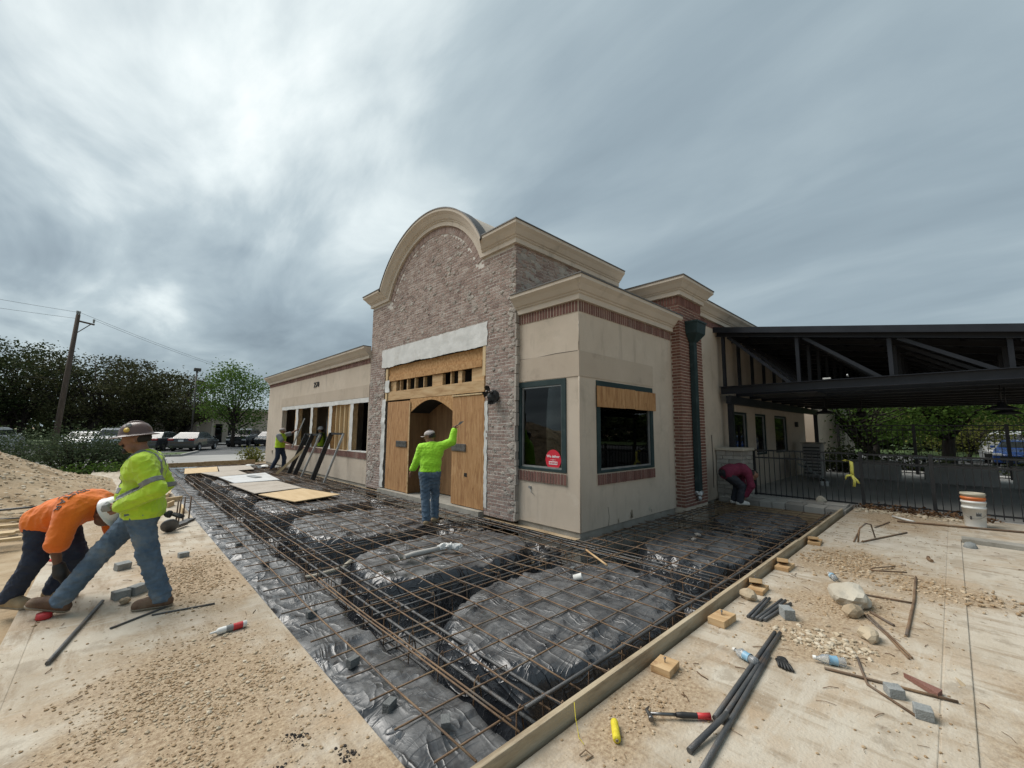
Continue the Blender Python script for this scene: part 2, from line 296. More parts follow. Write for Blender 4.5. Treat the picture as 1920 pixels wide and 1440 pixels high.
M['stud'] = mat('pine_stud', [(0.50, 0.36, 0.19), (0.63, 0.48, 0.29)], 3.0, 6, 0.8, 0.1, 40, stretch=(4, 4, 0.5))
M['form'] = mat('weathered_form_board', [(0.27, 0.20, 0.12), (0.41, 0.33, 0.22), (0.47, 0.40, 0.29)], 3.0, 7, 0.85, 0.2, 40, stretch=(0.6, 5, 5), spots=[((0.17, 0.12, 0.075), 3.0, 0.56, 0.68, 0.6, (0.5, 2, 3))])
M['tyvek'] = mat('white_house_wrap', [(0.55, 0.55, 0.53), (0.68, 0.68, 0.66)], 2.5, 6, 0.6, 0.35, 9, spots=[((0.42, 0.39, 0.34), 2.0, 0.56, 0.7, 0.5)])
M['teal'] = mat('dark_teal_paint', [(0.014, 0.030, 0.031), (0.030, 0.052, 0.053)], 3, 7, 0.65, 0.1, 60, spec=0.25, spots=[((0.10, 0.12, 0.115), 6, 0.58, 0.72, 0.35)])
M['alu'] = mat('brushed_aluminium', [(0.28, 0.29, 0.29), (0.42, 0.43, 0.43)], 5, 5, 0.4, metal=0.7)
M['black_steel'] = mat('blue_black_steel', [(0.010, 0.012, 0.017), (0.020, 0.023, 0.030)], 3, 6, 0.42, 0.05, 60, spec=0.35)
M['deck_steel'] = mat('black_roof_deck', [(0.003, 0.003, 0.006), (0.006, 0.006, 0.010)], 3, 6, 0.7, spec=0.2)
M['fence_black'] = mat('black_fence_paint', [(0.010, 0.010, 0.011), (0.022, 0.022, 0.024)], 4, 5, 0.5)
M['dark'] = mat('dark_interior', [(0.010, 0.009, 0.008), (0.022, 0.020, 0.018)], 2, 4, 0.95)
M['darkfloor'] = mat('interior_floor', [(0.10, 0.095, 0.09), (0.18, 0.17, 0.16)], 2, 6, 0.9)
M['glass'] = glass_mat('tinted_glass', (0.45, 0.47, 0.46), 0.01, 0.8)
M['stone'] = mat('grey_ledge_stone', [(0.20, 0.185, 0.16), (0.31, 0.29, 0.26), (0.40, 0.38, 0.34)], 4, 7, 0.92, 0.6, 40, island=True)
M['limestone'] = mat('limestone_cap', [(0.38, 0.34, 0.27), (0.50, 0.46, 0.38)], 3, 6, 0.9, 0.3, 50)
M['cmu'] = mat('grey_cement_block', [(0.20, 0.21, 0.205), (0.33, 0.34, 0.33)], 12, 6, 0.95, 0.5, 90)
M['rebar'] = mat('rusty_rebar', [(0.085, 0.053, 0.032), (0.185, 0.112, 0.062), (0.28, 0.19, 0.105)], 5, 6, 0.75, 0.3, 150, spots=[((0.09, 0.085, 0.08), 2.5, 0.5, 0.62, 0.7)])
M['rebar_grey'] = mat('mill_scale_rebar', [(0.060, 0.062, 0.066), (0.125, 0.125, 0.122)], 6, 6, 0.5, 0.3, 150, metal=0.3, spots=[((0.14, 0.085, 0.05), 4, 0.55, 0.7, 0.6)])
M['white_plastic'] = mat('white_plastic', [(0.62, 0.62, 0.59), (0.74, 0.74, 0.71)], 4, 6, 0.45, spots=[((0.40, 0.34, 0.26), 5, 0.54, 0.7, 0.7)])
M['orange'] = mat('orange_plastic', [(0.55, 0.13, 0.025), (0.66, 0.19, 0.05)], 4, 6, 0.5)
M['sandcol'] = mat('sand_plastic', [(0.36, 0.33, 0.25), (0.47, 0.43, 0.34)], 4, 6, 0.6)
M['yellow'] = mat('yellow_twine', [(0.62, 0.50, 0.02), (0.78, 0.66, 0.05)], 30, 4, 0.7, 0.5, 200)
M['red'] = mat('red_rubber', [(0.42, 0.02, 0.025), (0.55, 0.04, 0.04)], 8, 4, 0.5)
M['black_rubber'] = mat('black_rubber', [(0.012, 0.012, 0.012), (0.028, 0.028, 0.028)], 8, 4, 0.6)
M['steel'] = mat('worn_steel', [(0.13, 0.13, 0.13), (0.26, 0.26, 0.26)], 12, 5, 0.35, metal=0.9)
M['pole_wood'] = mat('weathered_pole', [(0.06, 0.042, 0.032), (0.115, 0.085, 0.065)], 4, 6, 0.9, 0.4, 30, stretch=(3, 3, .4))
M['trunk'] = mat('bark', [(0.018, 0.014, 0.011), (0.045, 0.035, 0.027)], 5, 7, 0.95, 0.6, 30, stretch=(3, 3, 0.6))
M['leaf_oak'] = mat('live_oak_leaf', [(0.020, 0.031, 0.012), (0.046, 0.062, 0.024), (0.085, 0.098, 0.038)], 0.8, 4, 0.85, spec=0.15, island=True, trans=0.25)
M['leaf_olive'] = mat('olive_leaf', [(0.026, 0.031, 0.014), (0.058, 0.062, 0.026), (0.098, 0.092, 0.040)], 0.8, 4, 0.85, spec=0.15, island=True, trans=0.25)
M['leaf_green'] = mat('green_leaf', [(0.030, 0.062, 0.010), (0.072, 0.135, 0.024), (0.135, 0.205, 0.042)], 0.8, 4, 0.8, spec=0.2, island=True, trans=0.35)
M['leaf_yel'] = mat('yellow_green_leaf', [(0.055, 0.065, 0.012), (0.13, 0.145, 0.03), (0.22, 0.21, 0.05)], 0.8, 4, 0.8, spec=0.2, island=True, trans=0.35)
M['leaf_sage'] = mat('sage_leaf', [(0.026, 0.044, 0.022), (0.060, 0.085, 0.044), (0.105, 0.13, 0.072)], 0.8, 4, 0.9, spec=0.1, island=True, trans=0.25)

# ------------------------------------------------------------------ ground and pit
def struct(o, label=None): o['kind'] = 'structure'; return o
g_ = MB(); Zg = -0.10; B_ = 900.0
for (x0, x1, y0, y1) in ((-B_, 1.2, -B_, B_), (11.45, B_, -B_, B_), (1.2, 11.45, -B_, 1.66), (1.2, 11.45, 24.3, B_), (5.62, 11.45, 4.4, 24.3)):
    g_.add([(x0, y0, Zg), (x1, y0, Zg), (x1, y1, Zg), (x0, y1, Zg)], [(0, 1, 2, 3)])
struct(g_.build('ground', M['dirt']))
struct(MB().box(1.0, 11.6, 1.5, 24.4, -1.25, -1.2).build('pit_floor', M['dirt']))
pw = MB(); pw.box(1.14, 1.196, 1.5, 24.4, -1.2, -0.15); pw.box(1.14, 11.5, 1.60, 1.648, -1.2, -0.11); pw.box(11.452, 11.5, 1.66, 4.4, -1.2, -0.1)
struct(pw.build('pit_wall', M['dirt']))
# left walkway slab and right walkway slab: each slab with its own edge, joints recessed
def slab(x0, x1, y0, y1, z1=0.0, th=0.15, m='concrete'):
    return struct(MB().box(x0, x1, y0, y1, z1 - th, z1).build('concrete_slab', M[m], bevel=0.006))
slab(-0.362, 1.2, -7, 8.2); slab(-0.362, 1.2, 8.21, 15.4); slab(-0.362, 1.2, 15.41, 23.0)
slab(-0.52, -0.368, -7, 23.0)
struct(MB().box(-0.40, -0.33, -7, 23, -0.13, -0.004).box(1.21, 12.4, 0.15, 0.19, -0.13, -0.004).box(1.21, 9.7, 0.01, 0.05, -0.2, -0.014).build('joint_filler', M['concrete']))
slab(1.206, 4.6, 0.178, 1.648); slab(4.606, 12.5, 0.178, 1.648)
slab(1.206, 10.0, 0.03, 0.172); slab(10.006, 12.5, -9.0, 0.168); slab(-0.362, 1.2, -9, -7.01)
struct(MB().box(1.206, 9.78, -14, 0.029, -0.25, -0.010).build('lower_pavement', M['concrete']))
struct(MB().box(9.785, 10.0, -12, 0.024, -0.2, 0.06).build('kerb', M['curb'], bevel=0.012))
struct(MB().box(12.5, 26, -14, 4.36, -0.18, 0.0).build('patio', M['patio']))
# low stone kerb at the closed end of the pit
kb = thing('stone_kerb', 'low kerb of pale stones below the closed black gate', 'kerb', (11.9, 3.0, 0))
MB().box(11.50, 12.42, 1.70, 4.30, -0.5, 0.02).build('bed', M['curb'], kb)
yy = 1.74
while yy < 4.2:
    w = rnd.uniform(0.26, 0.46)
    MB().box(11.462, 11.93, yy, min(yy + w - 0.012, 4.28), -0.12, 0.035 + rnd.uniform(0, .018)).build('stone', M['stone'], kb, bevel=0.012)
    yy += w
yy = 1.74
while yy < 4.2:
    w = rnd.uniform(0.3, 0.5)
    MB().box(11.945, 12.40, yy, min(yy + w - 0.012, 4.28), 0.0, 0.05 + rnd.uniform(0, .02)).build('stone', M['stone'], kb, bevel=0.012)
    yy += w
# dirt and gravel outside the left slab, drive, grass and asphalt behind
def sheet(name, pts, z, m):
    return struct(MB().add([(x, y, z) for x, y in pts], [tuple(range(len(pts)))]).build(name, M[m]))
sheet('drive', [(-60, 26.2), (60, 26.2), (60, 33.5), (-60, 33.5)], Zg + 0.006, 'drive')
sheet('parking_lot', [(-80, 33.5), (80, 33.5), (80, 62), (-80, 62)], Zg + 0.004, 'asphalt')
sheet('lawn', [(-40, 33.0), (2.9, 33.0), (4.3, 37.5), (-40, 37.5)], Zg + 0.05, 'grass')
gk = MB(); gk.bar((-40, 32.95, Zg + 0.05), (3.0, 32.95, Zg + 0.05), 0.16, 0.16); gk.bar((3.0, 32.9, Zg + 0.05), (4.4, 37.6, Zg + 0.05), 0.16, 0.16)
struct(gk.build('island_kerb', M['drive']))
sheet('far_pavement', [(6.0, 52.0), (40, 52.0), (40, 56.5), (6.0, 56.5)], Zg + 0.12, 'drive')
sheet('street', [(27, -40), (45, -40), (45, 26), (27, 26)], Zg + 0.008, 'asphalt')
sheet('verge', [(45, -60), (900, -60), (900, 26), (45, 26)], Zg + 0.02, 'grass')
sheet('wood_floor', [(-120, 62), (80, 62), (80, 400), (-120, 400)], Zg + 0.02, 'grass')

# ------------------------------------------------------------------ black polythene over the pads and trenches
def ss(a, b, x): t = min(1.0, max(0.0, (x - a) / (b - a))); return t * t * (3 - 2 * t)
def band(x, a, b, e): return ss(a - e, a + e, x) * (1 - ss(b - e, b + e, x))
CROSS = [(3.88, 4.36), (6.34, 6.84), (9.42, 9.90), (12.3, 12.8), (15.2, 15.7), (18.1, 18.6), (21.0, 21.5)]
PADS = [(3.66, 2.94, 1.60, 1.06, 2.35), (3.74, 5.35, 1.50, 1.05, 2.6), (3.70, 8.13, 1.42, 1.36, 2.8), (3.72, 11.1, 1.42, 1.28, 3.0), (3.72, 14.0, 1.42, 1.28, 3.0), (3.72, 16.9, 1.42, 1.28, 3.0), (3.72, 19.8, 1.42, 1.28, 3.0), (3.72, 22.7, 1.42, 1.28, 3.0), (6.98, 2.90, 1.30, .88, 2.6), (9.82, 2.86, 1.16, .84, 2.8)]
def pad_field(x, y):
    """0 on a mound or the side strip, 1 in the trenches; and how far out on the mound"""
    wx = x + 0.07 * mnoise.noise(Vector((x * 1.6, y * 1.6, 3.0))); wy = y + 0.07 * mnoise.noise(Vector((x * 1.6, y * 1.6, 13.0)))
    t = ss(1.78, 2.0, wx + .02 * math.sin(y * 2)); qm = 0.0
    for cx, cy, hx_, hy_, p in PADS:
        if abs(wx - cx) > hx_ * 1.25 or abs(wy - cy) > hy_ * 1.25: continue
        q = (abs((wx - cx) / hx_) ** p + abs((wy - cy) / hy_) ** p) ** (1 / p); tt = ss(0.84, 1.07, q)
        if tt < t: t = tt; qm = q
    if y > 4.7 and x > 5.15: t = min(t, .45 + .3 * mnoise.noise(Vector((x * 2, y * 2, 6))))
    return t, qm
def trench(x, y): return pad_field(x, y)[0]
def ridge(p): return (1 - abs(mnoise.noise(p))) ** 4
def plastic_point(x, y):
    t, qm = pad_field(x, y)
    pad = -0.115 - 0.055 * qm * qm + 0.025 * mnoise.noise(Vector((x * 0.9, y * 0.9, 0))) - 0.02 * (x < 1.9)
    z = pad - t * 0.60
    n1 = ridge(Vector((x * 2.6 + 0.8 * y, y * 1.1, 5))); n2 = ridge(Vector((x * 1.0, y * 3.0 - 0.9 * x, 9))); n3 = mnoise.noise(Vector((x * 7, y * 7, 2)))
    z += 0.040 * n1 + 0.034 * n2 + 0.006 * n3 + 0.016 * ridge(Vector((x * 5.3 + 2 * y, y * 2.2, 1))) + 0.016 * ridge(Vector((x * 2.0 - y, y * 7.3, 14)))
    if t > 0.02:      # folds hanging down the trench sides
        k = 4 * t * (1 - t) + 0.25
        f = ridge(Vector((x * 4.5, y * 4.5, 20))) - 0.4
        x += 0.055 * k * mnoise.noise(Vector((y * 5.5, x * 1.2, 31))) + 0.03 * f * k; y += 0.055 * k * mnoise.noise(Vector((x * 5.5, y * 1.2, 47)))
        z += 0.03 * f * k
    if x < 1.36:
        e_ = (1.36 - x) / 0.155; z += e_ * (0.055 * mnoise.noise(Vector((0, y * 2.3, 8))) + .02 * mnoise.noise(Vector((0, y * 7, 8))) - .03); x += e_ * (.03 + .045 * mnoise.noise(Vector((3, y * 1.7, 8))) + .02 * mnoise.noise(Vector((3, y * 6, 8))))
    return x, y, min(z, -0.062)
xs = list(np.arange(1.205, 5.64, 0.0403)); nA = len(xs); xs += list(np.arange(xs[-1] + 0.05, 11.47, 0.05))
ys = list(np.arange(1.668, 8.4, 0.0405)) + list(np.arange(8.43, 13.0, 0.065)) + list(np.arange(13.05, 24.2, 0.12))
idx = {}; pl = MB(); pv = []; pf = []
for j, y in enumerate(ys):
    for i, x in enumerate(xs):
        if i < nA or y < 4.4:
            idx[(i, j)] = len(pv); pv.append(plastic_point(x, y))
for j in range(len(ys) - 1):
    for i in range(len(xs) - 1):
        q = [idx.get(k) for k in ((i, j), (i + 1, j), (i + 1, j + 1), (i, j + 1))]
        if None not in q: pf.append(tuple(q))
pl.add(pv, pf, 0, True)
M['block_dk'] = mat('dark_cement_block', [(0.10, 0.105, 0.105), (0.18, 0.185, 0.18)], 12, 6, 0.95, 0.5, 90)
M['poly'] = mat('black_polythene', [(0.012, 0.014, 0.018), (0.028, 0.031, 0.037)], 5, 6, 0.2, spec=0.8); creases(M['poly'], (0.118, 0.119, 0.120))  # dusty grey that also carries painted sky reflection on the flat tops
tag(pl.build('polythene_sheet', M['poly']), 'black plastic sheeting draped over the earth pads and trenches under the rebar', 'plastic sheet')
# loose flap of sheeting curled over the edge of the slab side, small block weights on top of the sheet
def block(loc, rz, size, label, m='cmu', group=None, name='cement_block', tilt=0.0):
    o = MB().obox((0, 0, size[2] / 2), size).build(name, M[m], bevel=0.004); o.location = loc; o.rotation_euler = (tilt, 0, rz)
    return tag(o, label, 'block', group)
for (x, y, rz, lb) in ((1.42, 2.62, .5, 'pale grey block weighting the plastic beside the slab, nearest the torn edge'), (1.56, 2.20, 1.0, 'pale grey block under the rebar at the near end of the plastic'), (1.43, 3.22, .3, 'grey cement block on the plastic strip, middle of the near three'),
                       (1.5, 4.35, .1, 'dark grey block on the plastic strip halfway along the near trench'), (1.55, 6.3, .4, 'grey block on the plastic strip under the long rebar'), (1.5, 7.6, .2, 'small grey block on plastic strip near the upright steel chairs'), (1.52, 9.3, .3, 'far small grey block on the plastic strip'), (4.35, 3.45, .3, 'grey spacer block on the mound under the wooden handle')):
    block((x, y, plastic_point(x, y)[2] - 0.005), rz, (0.085, 0.055, 0.06), lb, m='block_dk')

# ------------------------------------------------------------------ form boards along the pit and their kicker blocks
def form_board(a, b, h, z0, label, th=0.038):
    o = MB().bar((a[0], a[1], z0 + h / 2), (b[0], b[1], z0 + h / 2), th, h).build('form_board', M['form'], bevel=0.003)
    return tag(o, label, 'board', 'form boards edging the pit')
form_board((1.30, 1.69), (4.35, 1.70), 0.17, -0.08, 'weathered timber form board edging the pit, nearest one with nails')
form_board((4.353, 1.70), (7.55, 1.715), 0.168, -0.075, 'weathered timber form board edging the pit, middle one between wedge blocks')
form_board((7.553, 1.715), (11.40, 1.745), 0.165, -0.085, 'weathered timber form board edging the pit, far one towards the gate')
nl = 0
def kicker(x, y, rz, size, z, label, tilt=0, nails=1):
    t = thing('wood_block', label, 'wood block', (x, y, z), rz)
    t.rotation_euler = (0, tilt, rz)
    MB().obox((0, 0, size[2] / 2), size).build('block', M['lumber'], t, local=True, bevel=0.004)
    for k in range(nails):
        MB().tube([(0.02 * k, 0.01 * k, size[2] - 0.01), (0.02 * k, 0.01 * k, size[2] + 0.03)], 0.004, 6).lathe([(0, size[2] + 0.034), (0.009, size[2] + 0.034), (0.009, size[2] + 0.028), (0, size[2] + 0.028)], (0.02 * k, 0.01 * k, 0), 8).build('nail', M['steel'], t, local=True)
kicker(2.99, 1.54, 0.08, (0.18, 0.14, 0.05), 0, 'square wood block nailed to the slab beside the form board, nearest')
kicker(4.08, 1.545, -0.05, (0.25, 0.145, 0.06), 0, 'wood block with two nails beside the form board near the cut rebar', nails=2)
kicker(5.14, 1.56, 0.05, (0.26, 0.15, 0.045), 0, 'lower wood block under the tilted wedge, third along the board', nails=0)
kicker(5.20, 1.60, 0.35, (0.20, 0.12, 0.045), 0.055, 'tilted wedge block leaning on the form board, third along', tilt=0.32, nails=1)
kicker(6.22, 1.57, 0.0, (0.30, 0.15, 0.045), 0, 'lower wood block under the yellowish wedge, fourth along the board', nails=0)
kicker(6.26, 1.60, 0.25, (0.24, 0.12, 0.045), 0.055, 'yellowish wedge block leaning on the form board, fourth along', tilt=0.28, nails=0)
kicker(7.95, 1.58, 0.1, (0.32, 0.16, 0.045), 0, 'farthest wood block beside the form board by the gravel heap', nails=0)
kicker(7.93, 1.60, 0.3, (0.26, 0.12, 0.04), 0.05, 'farthest wedge block leaning on the form board by the gravel heap', tilt=0.25, nails=0)
tag(MB().bar((1.15, 24.02, 0.0), (3.1, 24.10, 0.0), 0.04, 0.2).build('form_board', M['lumber'], bevel=0.003), 'pale timber board closing the far left end of the pit', 'board', 'far form boards')
tag(MB().bar((3.104, 24.10, 0.01), (5.2, 24.2, 0.01), 0.04, 0.21).build('form_board', M['lumber'], bevel=0.003), 'pale timber board closing the far end of the pit beside the building', 'board', 'far form boards')

# ------------------------------------------------------------------ the restaurant building
bld = thing('restaurant_building', 'beige stucco and brick restaurant with arched parapet, its front torn open for renovation', 'building', (5.65, 9.1, 0))
XF = 5.65      # front plane
def part(name, mb, m, parent=None, **k): return mb.build(name, M[m] if isinstance(m, str) else m, parent or bld, **k)
def panels(mb, u0, u1, z0, z1, holes, put):
    """solid wall cells around rectangular holes; put(u0,u1,z0,z1)"""
    us = sorted({u0, u1, *[min(max(q, u0), u1) for h in holes for q in h[:2]]}); zs = sorted({z0, z1, *[min(max(q, z0), z1) for h in holes for q in h[2:]]})
    for a, b in zip(us, us[1:]):
        run = None
        for c, d in zip(zs, zs[1:]):
            hole = any(h[0] <= (a + b) / 2 <= h[1] and h[2] <= (c + d) / 2 <= h[3] for h in holes)
            if hole:
                if run: put(a, b, *run); run = None
            else: run = (run[0] if run else c, d)
        if run: put(a, b, *run)
PROF = [(0, 0), (0.065, 0), (0.065, 0.095), (0.095, 0.115), (0.095, 0.132), (0.125, 0.15), (0.15, 0.185), (0.185, 0.235), (0.235, 0.285), (0.25, 0.30), (0.25, 0.36), (0.0, 0.36)]
CAPP = [(0.0, 0.361), (0.266, 0.361), (0.266, 0.385), (0.0, 0.385)]
def sweep(mb, path, prof, closed_ends=True):
    k = len(prof); vs = []; fs = []
    for P, o, u in path:
        for a, b in prof: vs.append(Vector(P) + Vector(o) * a + Vector(u) * b)
    for i in range(len(path) - 1):
        for j in range(k): fs.append((i * k + j, i * k + (j + 1) % k, (i + 1) * k + (j + 1) % k, (i + 1) * k + j))
    if closed_ends: fs.append(tuple(range(k))); fs.append(tuple((len(path) - 1) * k + j for j in range(k - 1, -1, -1)))
    return mb.add(vs, fs)
def cornice(path, name='cornice', sc=1.0):
    pr = [(a * sc, b) for a, b in PROF]; cp = [(a * sc, b) for a, b in CAPP]
    o = sweep(MB(), path, pr).build(name, M['cornice'], bld, recalc=True)
    sweep(MB(), path, cp).build('metal_cap', M['cap'], o, recalc=True)
    return o
UP = (0, 0, 1)
# --- stucco corner bay
YB = 4.367; XB = 5.73
w = MB()
panels(w, YB, 5.878, 0.0, 4.2, [(4.65, 5.868, 0.955, 2.62)], lambda a, b, c, d: w.box(XB, XB + 0.2, a, b, c, d))
part('bay_front_wall', w, 'stucco')
w = MB()
panels(w, XB + 0.2, 9.22, 0.0, 4.2, [(6.22, 8.26, 0.94, 2.60)], lambda a, b, c, d: w.box(a, b, YB, YB + 0.2, c, d))
part('bay_side_wall', w, 'stucco')
w = MB(); w.box(XB - 0.012, XB - 0.001, YB - 0.012, 5.86, 2.635, 3.075); part('stucco_band', w, 'stucco_band')
w = MB(); w.box(XB - 0.001, 8.31, YB - 0.012, YB - 0.001, 2.635, 3.085); part('stucco_band', w, 'stucco_band')
w = MB(); w.tube([(XB - 0.012, YB - 0.012, z) for z in (0.0, 1, 2, 2.63)], 0.012, 6).tube([(XB - .003, YB - .003, 3.09), (XB - .003, YB - .003, 3.6)], 0.010, 6); part('corner_bead', w, 'stucco')
w = MB(); pts = [(XB - 0.004, YB + 0.02 + 0.5 * k, 3.082 + 0.012 * math.sin(k * 2.1)) for k in range(4)]; w.tube(pts, 0.005, 5)
w.tube([(XB - 0.006, YB - 0.003, 3.09), (XB - 0.008, YB - 0.006, 3.22), (XB + 0.0, YB - 0.008, 3.30), (XB - 0.008, YB - 0.004, 3.55)], 0.006, 5); part('stucco_crack', w, 'cap')
w = MB(); w.box(XB + 0.03, 9.2, YB + 0.03, 5.87, -0.9, -0.002); part('foundation', w, 'curb')
cornice([((XB, 5.86, 3.985), (-1, 0, 0), UP), ((XB, YB, 3.985), (-1, -1, 0), UP), ((9.36, YB, 3.985), (0, -1, 0), UP)])
# soldier courses: every brick a piece
def proto(w_, h_, d_, name='brick'):
    me = bpy.data.meshes.new(name); b = MB().obox((0, 0, 0), (d_, w_, h_))
    me.from_pydata(b.v, [], b.f); return me
def soldier(a, b, z0, z1, fixed, axis, parent, m='sillbrick', step=0.0705, dep=0.03, as_parts=True, proud=0.008):
    n = max(1, int(round((b - a) / step))); st = (b - a) / n
    me = proto(st - 0.017, z1 - z0 - 0.008, dep, 'brick'); me.materials.append(M[m]); acc = MB()
    for k in range(n):
        c = a + (k + 0.5) * st; jz = rnd.uniform(-.002, .002); jd = rnd.uniform(-.003, .003)
        if as_parts:
            o = bpy.data.objects.new('brick', me); C.objects.link(o); o.parent = parent
            p = Vector((fixed - proud + dep / 2 + jd, c, (z0 + z1) / 2 + jz)) if axis == 'y' else Vector((c, fixed - proud + dep / 2 + jd, (z0 + z1) / 2 + jz))
            o.location = p - root_loc(parent)
            if axis == 'x': o.rotation_euler = (0, 0, PI / 2)
        else:
            if axis == 'y': acc.box(fixed - proud + jd, fixed - proud + dep, c - st / 2 + .009, c + st / 2 - .009, z0 + .004, z1 - .004)
            else: acc.box(c - st / 2 + .005, c + st / 2 - .005, fixed - proud + jd, fixed - proud + dep, z0 + .004, z1 - .004)
    if not as_parts: tag(acc.build('brick_row', M[m], parent), kind='stuff')
def soldier_course(a, b, z0, z1, fixed, axis, **k):
    mb = MB()
    if axis == 'y': mb.box(fixed - 0.003, fixed + 0.012, a, b, z0, z1)
    else: mb.box(a, b, fixed - 0.003, fixed + 0.012, z0, z1)
    p = mb.build('soldier_course', M['redmortar'], bld); soldier(a, b, z0, z1, fixed, axis, p, **k); return p
soldier_course(YB + 0.004, 5.86, 3.785, 3.982, XB - 0.004, 'y', m='brick_clean' if 'brick_clean' in M else 'sillbrick')
soldier_course(XB, 9.2, 3.785, 3.982, YB - 0.004, 'x')
soldier_course(4.64, 5.868, 0.745, 0.935, XB - 0.012, 'y', proud=0.012)
soldier_course(6.21, 8.28, 0.735, 0.925, YB - 0.012, 'x', proud=0.012)
# windows: painted frame, inner metal stop, pane, sill strip
def window_y(y0, y1, z0, z1, x):   # in a wall facing -X
    f = MB(); fw = 0.105
    f.box(x - 0.02, x + 0.10, y0, y0 + fw, z0, z1).box(x - 0.02, x + 0.10, y1 - fw, y1, z0, z1).box(x - 0.02, x + 0.10, y0 + fw, y1 - fw, z1 - fw, z1).box(x - 0.018, x + 0.10, y0 + fw, y1 - fw, z0, z0 + 0.05)
    wdw = f.build('window', M['teal'], bld, bevel=0.004)
    s = MB(); a, b, c, d = y0 + fw, y1 - fw, z0 + 0.05, z1 - fw
    s.box(x + 0.01, x + 0.06, a, a + .025, c, d).box(x + 0.01, x + 0.06, b - .025, b, c, d).box(x + 0.01, x + 0.06, a + .025, b - .025, d - .025, d).box(x + 0.01, x + 0.06, a + .025, b - .025, c, c + .03)
    s.build('frame', M['alu'], wdw); MB().box(x + 0.035, x + 0.041, a + .02, b - .02, c + .02, d - .02).build('pane', M['glass'], wdw)
    return wdw
def window_x(x0, x1, z0, z1, y, fw=0.105, m='teal'):
    f = MB()
    f.box(x0, x0 + fw, y - 0.02, y + 0.10, z0, z1).box(x1 - fw, x1, y - 0.02, y + 0.10, z0, z1).box(x0 + fw, x1 - fw, y - 0.02, y + 0.10, z1 - fw, z1).box(x0 + fw, x1 - fw, y - 0.018, y + 0.10, z0, z0 + 0.05)
    wdw = f.build('window', M[m], bld, bevel=0.004)
    s = MB(); a, b, c, d = x0 + fw, x1 - fw, z0 + 0.05, z1 - fw
    s.box(a, a + .025, y + 0.01, y + 0.06, c, d).box(b - .025, b, y + 0.01, y + 0.06, c, d).box(a + .025, b - .025, y + 0.01, y + 0.06, d - .025, d).box(a + .025, b - .025, y + 0.01, y + 0.06, c, c + .03)
    s.build('frame', M['alu'], wdw); MB().box(a + .02, b - .02, y + 0.035, y + 0.041, c + .02, d - .02).build('pane', M['glass'], wdw)
    return wdw
window_y(4.65, 5.868, 0.955, 2.62, XB)
window_x(6.22, 8.26, 0.94, 2.60, YB)
# plywood strip over the side window, in three boards
for (a, b, dz) in ((6.205, 7.13, 0.0), (7.14, 7.50, 0.006), (7.508, 8.34, -0.004)):
    part('plywood_board', MB().box(a, b, YB - 0.045, YB - 0.026, 2.12 + dz, 2.50 + dz), 'ply', bevel=0.002)
# round red sticker inside the front window glass
def text_mesh(s, size, m, name='lettering', ext=0.0015, bold=False):
    cu = bpy.data.curves.new(name, 'FONT'); cu.body = s; cu.size = size; cu.extrude = ext; cu.align_x = 'CENTER'; cu.align_y = 'CENTER'; cu.resolution_u = 2
    if bold: cu.offset = size * 0.02
    o = bpy.data.objects.new(name, cu); C.objects.link(o)
    dg = bpy.context.evaluated_depsgraph_get(); me = bpy.data.meshes.new_from_object(o.evaluated_get(dg)); bpy.data.objects.remove(o); bpy.data.curves.remove(cu)
    me.materials.clear(); me.materials.append(M[m]); me.name = name; q = bpy.data.objects.new(name, me); C.objects.link(q); return q
M['sticker'] = mat('red_sticker', [(0.55, 0.012, 0.03), (0.60, 0.02, 0.045)], 3, 2, 0.45)
M['whiteprint'] = mat('white_print', [(0.72, 0.72, 0.72), (0.76, 0.76, 0.76)], 3, 2, 0.5)
M['darkprint'] = mat('dark_print', [(0.03, 0.028, 0.028), (0.05, 0.045, 0.045)], 3, 2, 0.6)
ROTF = Matrix(((0, 0, -1), (-1, 0, 0), (0, 1, 0)))    # text plane facing -X, reading towards -Y
st = MB().lathe([(0, 0.0), (0.182, 0.0), (0.182, 0.003), (0, 0.003)], (XB + 0.03, 4.985, 1.165), 40, axis=ROTF, smooth=False).build('sticker', M['sticker'], bld)
def on_front(o, x, y, z, parent):
    o.parent = parent; o.matrix_local = Matrix.Translation(Vector((x, y, z)) - root_loc(parent)) @ ROTF.to_4x4()
on_front(text_mesh('We deliver', 0.066, 'whiteprint', bold=True), XB + 0.0255, 4.985, 1.225, st)
on_front(text_mesh('with', 0.03, 'whiteprint'), XB + 0.0255, 4.985, 1.165, st)
MB().box(XB + 0.024, XB + 0.0262, 4.915, 4.955, 1.163, 1.167).box(XB + 0.024, XB + 0.0262, 5.015, 5.055, 1.163, 1.167).build('rule', M['whiteprint'], st)
MB().box(XB + 0.0245, XB + 0.0262, 4.885, 5.085, 1.082, 1.138).build('strip', M['whiteprint'], st)
on_front(text_mesh('GRUBHUB', 0.040, 'sticker', bold=True), XB + 0.0235, 4.985, 1.110, st)
part('cable_stub', MB().box(XB - .025, XB - .002, 5.50, 5.56, .615, .655).tube([(XB - .02, 5.52, .61), (XB - .03, 5.49, .56), (XB - .015, 5.42, .51)], .005, 5), 'alu')
for (x, z0, z1) in ((6.55, 0.0, .33), (7.3, 0.0, .14), (8.1, .05, .10)): part('stucco_crack', MB().tube([(x, YB - .002, z0), (x + .02, YB - .002, (z0 + z1) / 2), (x - .01, YB - .002, z1)], .004, 5), 'cap')
for (x, z_, r_) in ((7.35, .10, .09), (8.05, .12, .06), (6.9, .05, .05)): tag(MB().rock((x, YB + .002, z_), (r_, .006, r_ * .9), int(x * 33), 2).build('plaster_patch', M['limestone'], bld))
